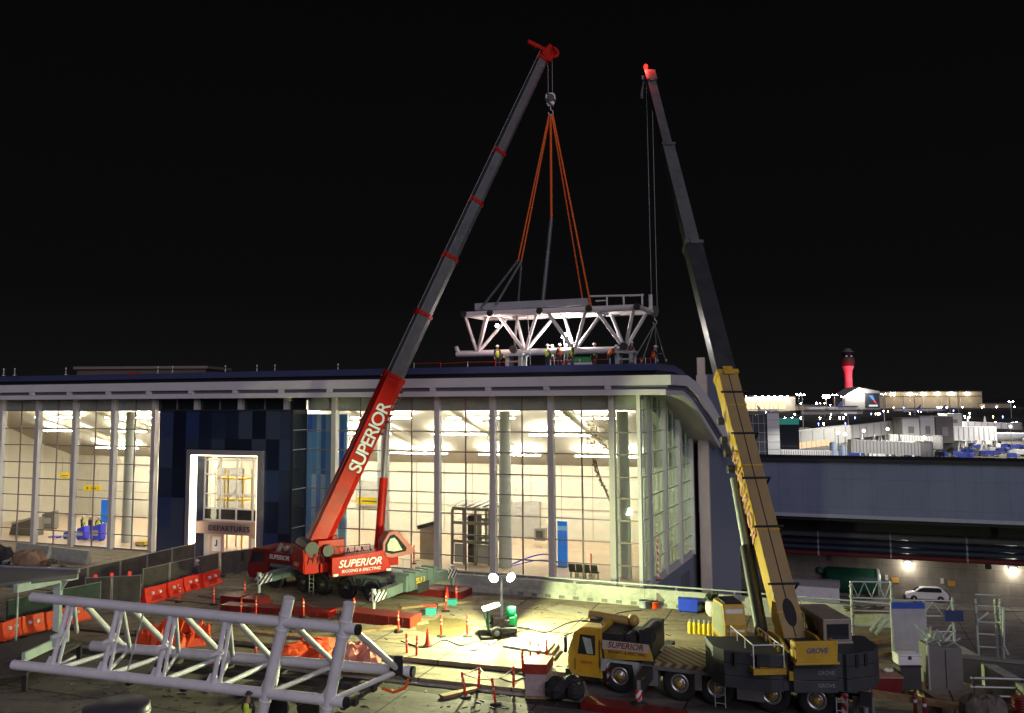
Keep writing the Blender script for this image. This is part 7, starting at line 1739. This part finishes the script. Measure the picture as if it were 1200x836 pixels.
signp('long yellow hanging sign behind the red crane cylinder', 418, 583, 449, 591, 9, M_SY)
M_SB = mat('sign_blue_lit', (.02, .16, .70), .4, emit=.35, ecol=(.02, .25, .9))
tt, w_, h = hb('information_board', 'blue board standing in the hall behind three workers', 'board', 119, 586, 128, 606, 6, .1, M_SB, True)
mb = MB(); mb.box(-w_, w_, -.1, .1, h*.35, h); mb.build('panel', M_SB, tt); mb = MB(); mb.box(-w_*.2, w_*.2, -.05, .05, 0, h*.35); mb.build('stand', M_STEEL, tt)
tt, w_, h = hb('information_board', 'tall blue board standing in the hall near the corner seats', 'board', 654, 611, 665, 659, 4.5, .1, M_SB, True)
mb = MB(); mb.box(-w_, w_, -.1, .1, .1, h); mb.build('panel', M_SB, tt); mb = MB(); mb.box(-w_, w_, -.12, -.1, h*.8, h*.9); mb.build('pale_band', mat('pale_blue', (.3, .6, .9), .5, emit=.3, ecol=(.3, .6, .9)), tt)
mb = MB(); mb.box(-w_*1.1, w_*1.1, -.3, .3, 0, .1); mb.build('base', M_STEEL, tt)
# elevator frame
s0, _ = ont(530, 640, 3.0); s1, _ = ont(574, 640, 3.0)
EL = thing('lift_frame', 'grey steel lift frame with slatted canopy standing inside the hall', 'lift frame', FB((s0+s1)/2, 3, 0.03), FYAW)
w_ = abs(s0-s1)/2; MEL = mat('lift_grey', (.30, .30, .26), .5, .2, .1, 1)
for x in (-w_, -w_*.35, w_*.25, w_):
    for y in (0, 2.2): mb = MB(); mb.box(x-.09, x+.09, y-.09, y+.09, 0, 4.1); mb.build('post', MEL, EL)
for z in (1.6, 3.0, 4.05): mb = MB(); mb.box(-w_, w_, -.08, .12, z, z+.22); mb.box(-w_, w_, 2.1, 2.3, z, z+.22); mb.build('beam', MEL, EL)
for k in range(6): x = -w_+k*w_*.4; mb = MB(); mb.bar((x, -.6, 4.4), (x+.1, 2.6, 4.55), .25, .05); mb.build('canopy_slat', M_PIL, EL)
mb = MB(); mb.box(-w_*.3, w_*.1, .5, 1.8, .1, 3.6); mb.build('lift_car', M_DKST, EL)
mb = MB(); mb.box(-w_+.1, -w_*.4, .2, .3, .1, 1.5); mb.box(w_*.3, w_-.1, .2, .3, .1, 1.5); mb.build('side_panel', M_PIL, EL)
mb = MB(); mb.bar((w_*.3, .1, 3.0), (w_*1.3, .1, 3.6), .1, .1); mb.build('brace', MEL, EL)
tt, w_, h = hb('check_in_partition', 'tan ribbed partition with dark top in the hall beside the lift frame', 'partition', 492, 612, 513, 652, 4, .1, M_PIL, True)
mb = MB(); mb.prism([(-w_, 0, 0), (w_, 0, 0), (w_, 0, h), (-w_, 0, h*.86)], (0, .15, 0)); mb.build('panel', mat('partition_tan', (.48, .38, .27), .6, 0, .15, 2), tt)
mb = MB(); mb.bar((-w_-.2, .07, h*.84), (w_, .07, h+.02), .3, .3); mb.build('top_rail', M_DKST, tt)
tt, w_, h = hb('wall_box', 'grey equipment box on the hall floor left of the tall blue board', 'box', 627, 619, 640, 633, 12, .1, M_PIL)
mb = MB(); mb.box(-w_, w_, -.3, .3, 0, h); mb.build('body', M_STEEL, tt, bevel=.05); mb = MB(); mb.box(-w_*.6, w_*.6, -.34, -.3, h*.2, h*.8); mb.build('screen', M_DKST, tt)
# seats
for k, u in enumerate((671, 679.5, 688, 697)):
    s, _ = ont(u, 680, .9); t = thing('waiting_chair', 'dark backed seat behind the corner glass, ' + ['leftmost of four', 'second of four', 'third of four', 'rightmost of four'][k], 'seat', FB(s, .9, .03), FYAW, 'row of four dark seats')
    mb = MB(); mb.prism([(-.24, -.05, .45), (.24, -.05, .45), (.2, -.1, .98), (-.28, -.1, .98)], (0, .06, 0)); mb.build('backrest', M_BLK, t, bevel=.01)
    mb = MB(); mb.box(-.24, .24, 0, .45, .4, .46); mb.build('seat', M_BLK, t, bevel=.01)
    mb = MB(); mb.box(-.2, -.16, 0, .4, 0, .4); mb.box(.16, .2, 0, .4, 0, .4); mb.build('leg_frame', M_CHROME, t)
# hanging sculpture
s, _ = ont(704, 530, 4.0); t = thing('hanging_sculpture', 'cascade of small golden discs hanging above the corner of the hall', 'sculpture', FB(s, 4, 6), FYAW)
rn = random.Random(17); md_ = mat('disc_gold', (.55, .36, .16), .3, .6, .2, 3); 
mb = MB()
def disc(mb, x, y, z, r_):
    a = rn.uniform(-.6, .6); mb.lathe([(r_, -.01), (r_, .01)], (x, y, z), 7, 'y')
for k in range(190):
    z = rn.uniform(8.2, 11.3); w_ = 1.1; x = rn.uniform(-1, 1)*w_; disc(mb, x-6+6, rn.uniform(-.6, .6), z-6, rn.uniform(.035, .075))
mb.build('upper_cluster', md_, t)['kind'] = 'stuff'
mb = MB()
for k in range(90):
    f_ = k/90; x = -.75*cos(f_*2.4)+.2+rn.uniform(-.06, .06); disc(mb, x, rn.uniform(-.3, .3), 8.2-f_*3.3-6, .06)
for k in range(50):
    f_ = k/50; x = -.9+1.6*f_; disc(mb, -1.0*cos(f_*1.6)*.4+.6*f_, 0, 8.0-f_*3.0-6, .05)
mb.build('lower_strand', mat('disc_brown', (.22, .13, .08), .4, .3), t)['kind'] = 'stuff'
# people and clutter in the left bays
for k, (u, lab, vest) in enumerate(((96, 'hall worker in yellow vest left of two others by the blue board', M_HIVIS), (105, 'dark clothed person between the two yellow vests in the hall', M_CLOTH), (115, 'hall worker in yellow vest right beside the blue board', M_HIVIS))):
    s, _ = ont(u, 625, 5); person(lab, FB(s, 5, .03), k, 'stand', vest, M_WHITE, 'people standing in the left hall')
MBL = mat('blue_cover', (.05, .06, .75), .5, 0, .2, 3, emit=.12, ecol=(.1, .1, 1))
for k, (u0, v0, u1, v1, t_, lab, m_) in enumerate(((58, 628, 70, 636, 3, 'blue covered cart in the second left bay', MBL), (76, 622, 86, 636, 3, 'white and blue cart in the second left bay, right one', MBL), (92, 616, 102, 630, 3, 'blue covered desk in the third left bay, left one', MBL), (108, 613, 121, 627, 3, 'blue covered desk under the blue board', MBL), (10, 606, 40, 634, 3, 'dark escalator side at the far left bay', M_DKST), (50, 598, 66, 618, 7, 'pale equipment rack with wheels in the second left bay', M_STEEL), (160, 634, 172, 644, 2, 'orange barrier board inside the bay beside the blue entrance', M_SIGNY), (600, 650, 650, 668, 3, 'added curved blue ribbon imitating reflected light behind the light tower', MBL))):
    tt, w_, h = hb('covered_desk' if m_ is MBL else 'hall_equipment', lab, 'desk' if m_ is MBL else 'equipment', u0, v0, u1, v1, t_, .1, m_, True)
    if 'ribbon' in lab:  # added blue tubes draw reflected light as if solid
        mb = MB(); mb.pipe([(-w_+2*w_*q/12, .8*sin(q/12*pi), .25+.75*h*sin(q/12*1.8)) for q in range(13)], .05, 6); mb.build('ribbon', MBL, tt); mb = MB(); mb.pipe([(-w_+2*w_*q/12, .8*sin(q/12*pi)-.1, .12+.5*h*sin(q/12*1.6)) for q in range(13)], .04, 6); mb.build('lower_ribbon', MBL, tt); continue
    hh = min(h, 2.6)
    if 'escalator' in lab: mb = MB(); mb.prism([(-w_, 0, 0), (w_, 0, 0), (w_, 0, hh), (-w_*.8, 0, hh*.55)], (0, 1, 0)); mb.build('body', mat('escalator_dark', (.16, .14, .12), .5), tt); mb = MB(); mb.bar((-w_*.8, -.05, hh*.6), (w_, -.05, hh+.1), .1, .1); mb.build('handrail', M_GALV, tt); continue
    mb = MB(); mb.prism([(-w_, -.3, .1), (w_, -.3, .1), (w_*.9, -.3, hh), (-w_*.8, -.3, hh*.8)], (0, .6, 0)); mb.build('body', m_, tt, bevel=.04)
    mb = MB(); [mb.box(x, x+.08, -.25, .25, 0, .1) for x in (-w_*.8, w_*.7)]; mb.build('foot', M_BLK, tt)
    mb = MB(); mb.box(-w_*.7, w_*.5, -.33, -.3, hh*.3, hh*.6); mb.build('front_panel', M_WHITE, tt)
# scaffold inside entrance
s, _ = ont(270, 600, 3); t = thing('access_scaffold', 'yellow rail access scaffold seen through the entrance glass', 'scaffold', FB(s, 3, .03), FYAW)
for x in (-1.6, -.3, 1.2):
    for y in (0, 1.2): mb = MB(); mb.tube((x, y, 0), (x, y, 6.6), .06, 6); mb.build('standard', M_SIGNY, t)
for z in (2.0, 4.0, 5.8): mb = MB(); mb.box(-1.7, 1.3, 0, 1.2, z, z+.12); mb.build('deck', M_SIGNY, t)
mb = MB(); mb.tube((-1.6, 0, 2.1), (-.3, 0, 4), .04, 5); mb.tube((-.3, 0, 4.1), (1.2, 0, 5.8), .04, 5); mb.build('brace', M_STEEL, t)
for k, (u, v0, v1, lab) in enumerate(((693, 650, 674, 'red pole marker standing in the hall by the four seats'), (485, 640, 658, 'red pole marker in the hall left of the tan partition'), (771, 630, 655, 'red and white pole behind the side glass'))):
    s, _ = ont(u, v1, 2); _, z1 = ont(u, v0, 2); t = thing('marker_pole', lab, 'pole', FB(s, 2, .03), FYAW); mb = MB(); mb.lathe([(.06, 0), (.06, max(1., z1)), (.02, max(1.05, z1+.05))], n=8); mb.build('pole', M_ORN2 if k < 2 else M_CHRW, t); mb = MB(); mb.lathe([(.2, 0), (.2, .06)], n=10); mb.build('base', M_BLK, t)
# ================================================================ CAMERA, LIGHT, WORLD
cd = bpy.data.cameras.new('camera'); cam = bpy.data.objects.new('camera', cd); COL.objects.link(cam)
cd.sensor_width = 36; cd.lens = 30; cd.shift_y = -40/1200; cd.clip_start = .5; cd.clip_end = 9000
cam.location = (0, 0, H)
cam.rotation_euler = (Matrix.Rotation(pi/2+PITCH, 3, 'X') @ Matrix.Rotation(ROLL, 3, 'Z')).to_euler()
SC.camera = cam
w = bpy.data.worlds.new('World'); SC.world = w; w.use_nodes = True
wn = w.node_tree.nodes; wl = w.node_tree.links
tc = wn.new('ShaderNodeTexCoord'); sx = wn.new('ShaderNodeSeparateXYZ'); wl.new(tc.outputs['Generated'], sx.inputs[0])
rp = wn.new('ShaderNodeValToRGB'); wl.new(sx.outputs['Z'], rp.inputs[0])   # faint town glow that fades upwards
e = rp.color_ramp.elements; e[0].position = 0; e[0].color = (.006, .0058, .0062, 1); e[1].position = .12; e[1].color = (.0030, .0030, .0034, 1)
e3 = e.new(.5); e3.color = (.0018, .0018, .0021, 1)
wl.new(rp.outputs[0], wn['Background'].inputs[0]); wn['Background'].inputs[1].default_value = 1.
SC.view_settings.view_transform = 'Standard'; SC.view_settings.look = 'None'
SC.view_settings.exposure = 0; SC.view_settings.gamma = 1
sun = light('night_flood', 'SUN', (-20, -10, 40), SUNE, (.86, .78, .95)); sun.data.angle = R(50)
sun.rotation_euler = V((-.36, 1, -.58)).to_track_quat('-Z', 'Y').to_euler()
SC.cycles.max_bounces = 7; SC.cycles.diffuse_bounces = 3; SC.cycles.transparent_max_bounces = 16; SC.cycles.glossy_bounces = 3
SC.cycles.sample_clamp_indirect = 4; SC.cycles.use_denoising = True
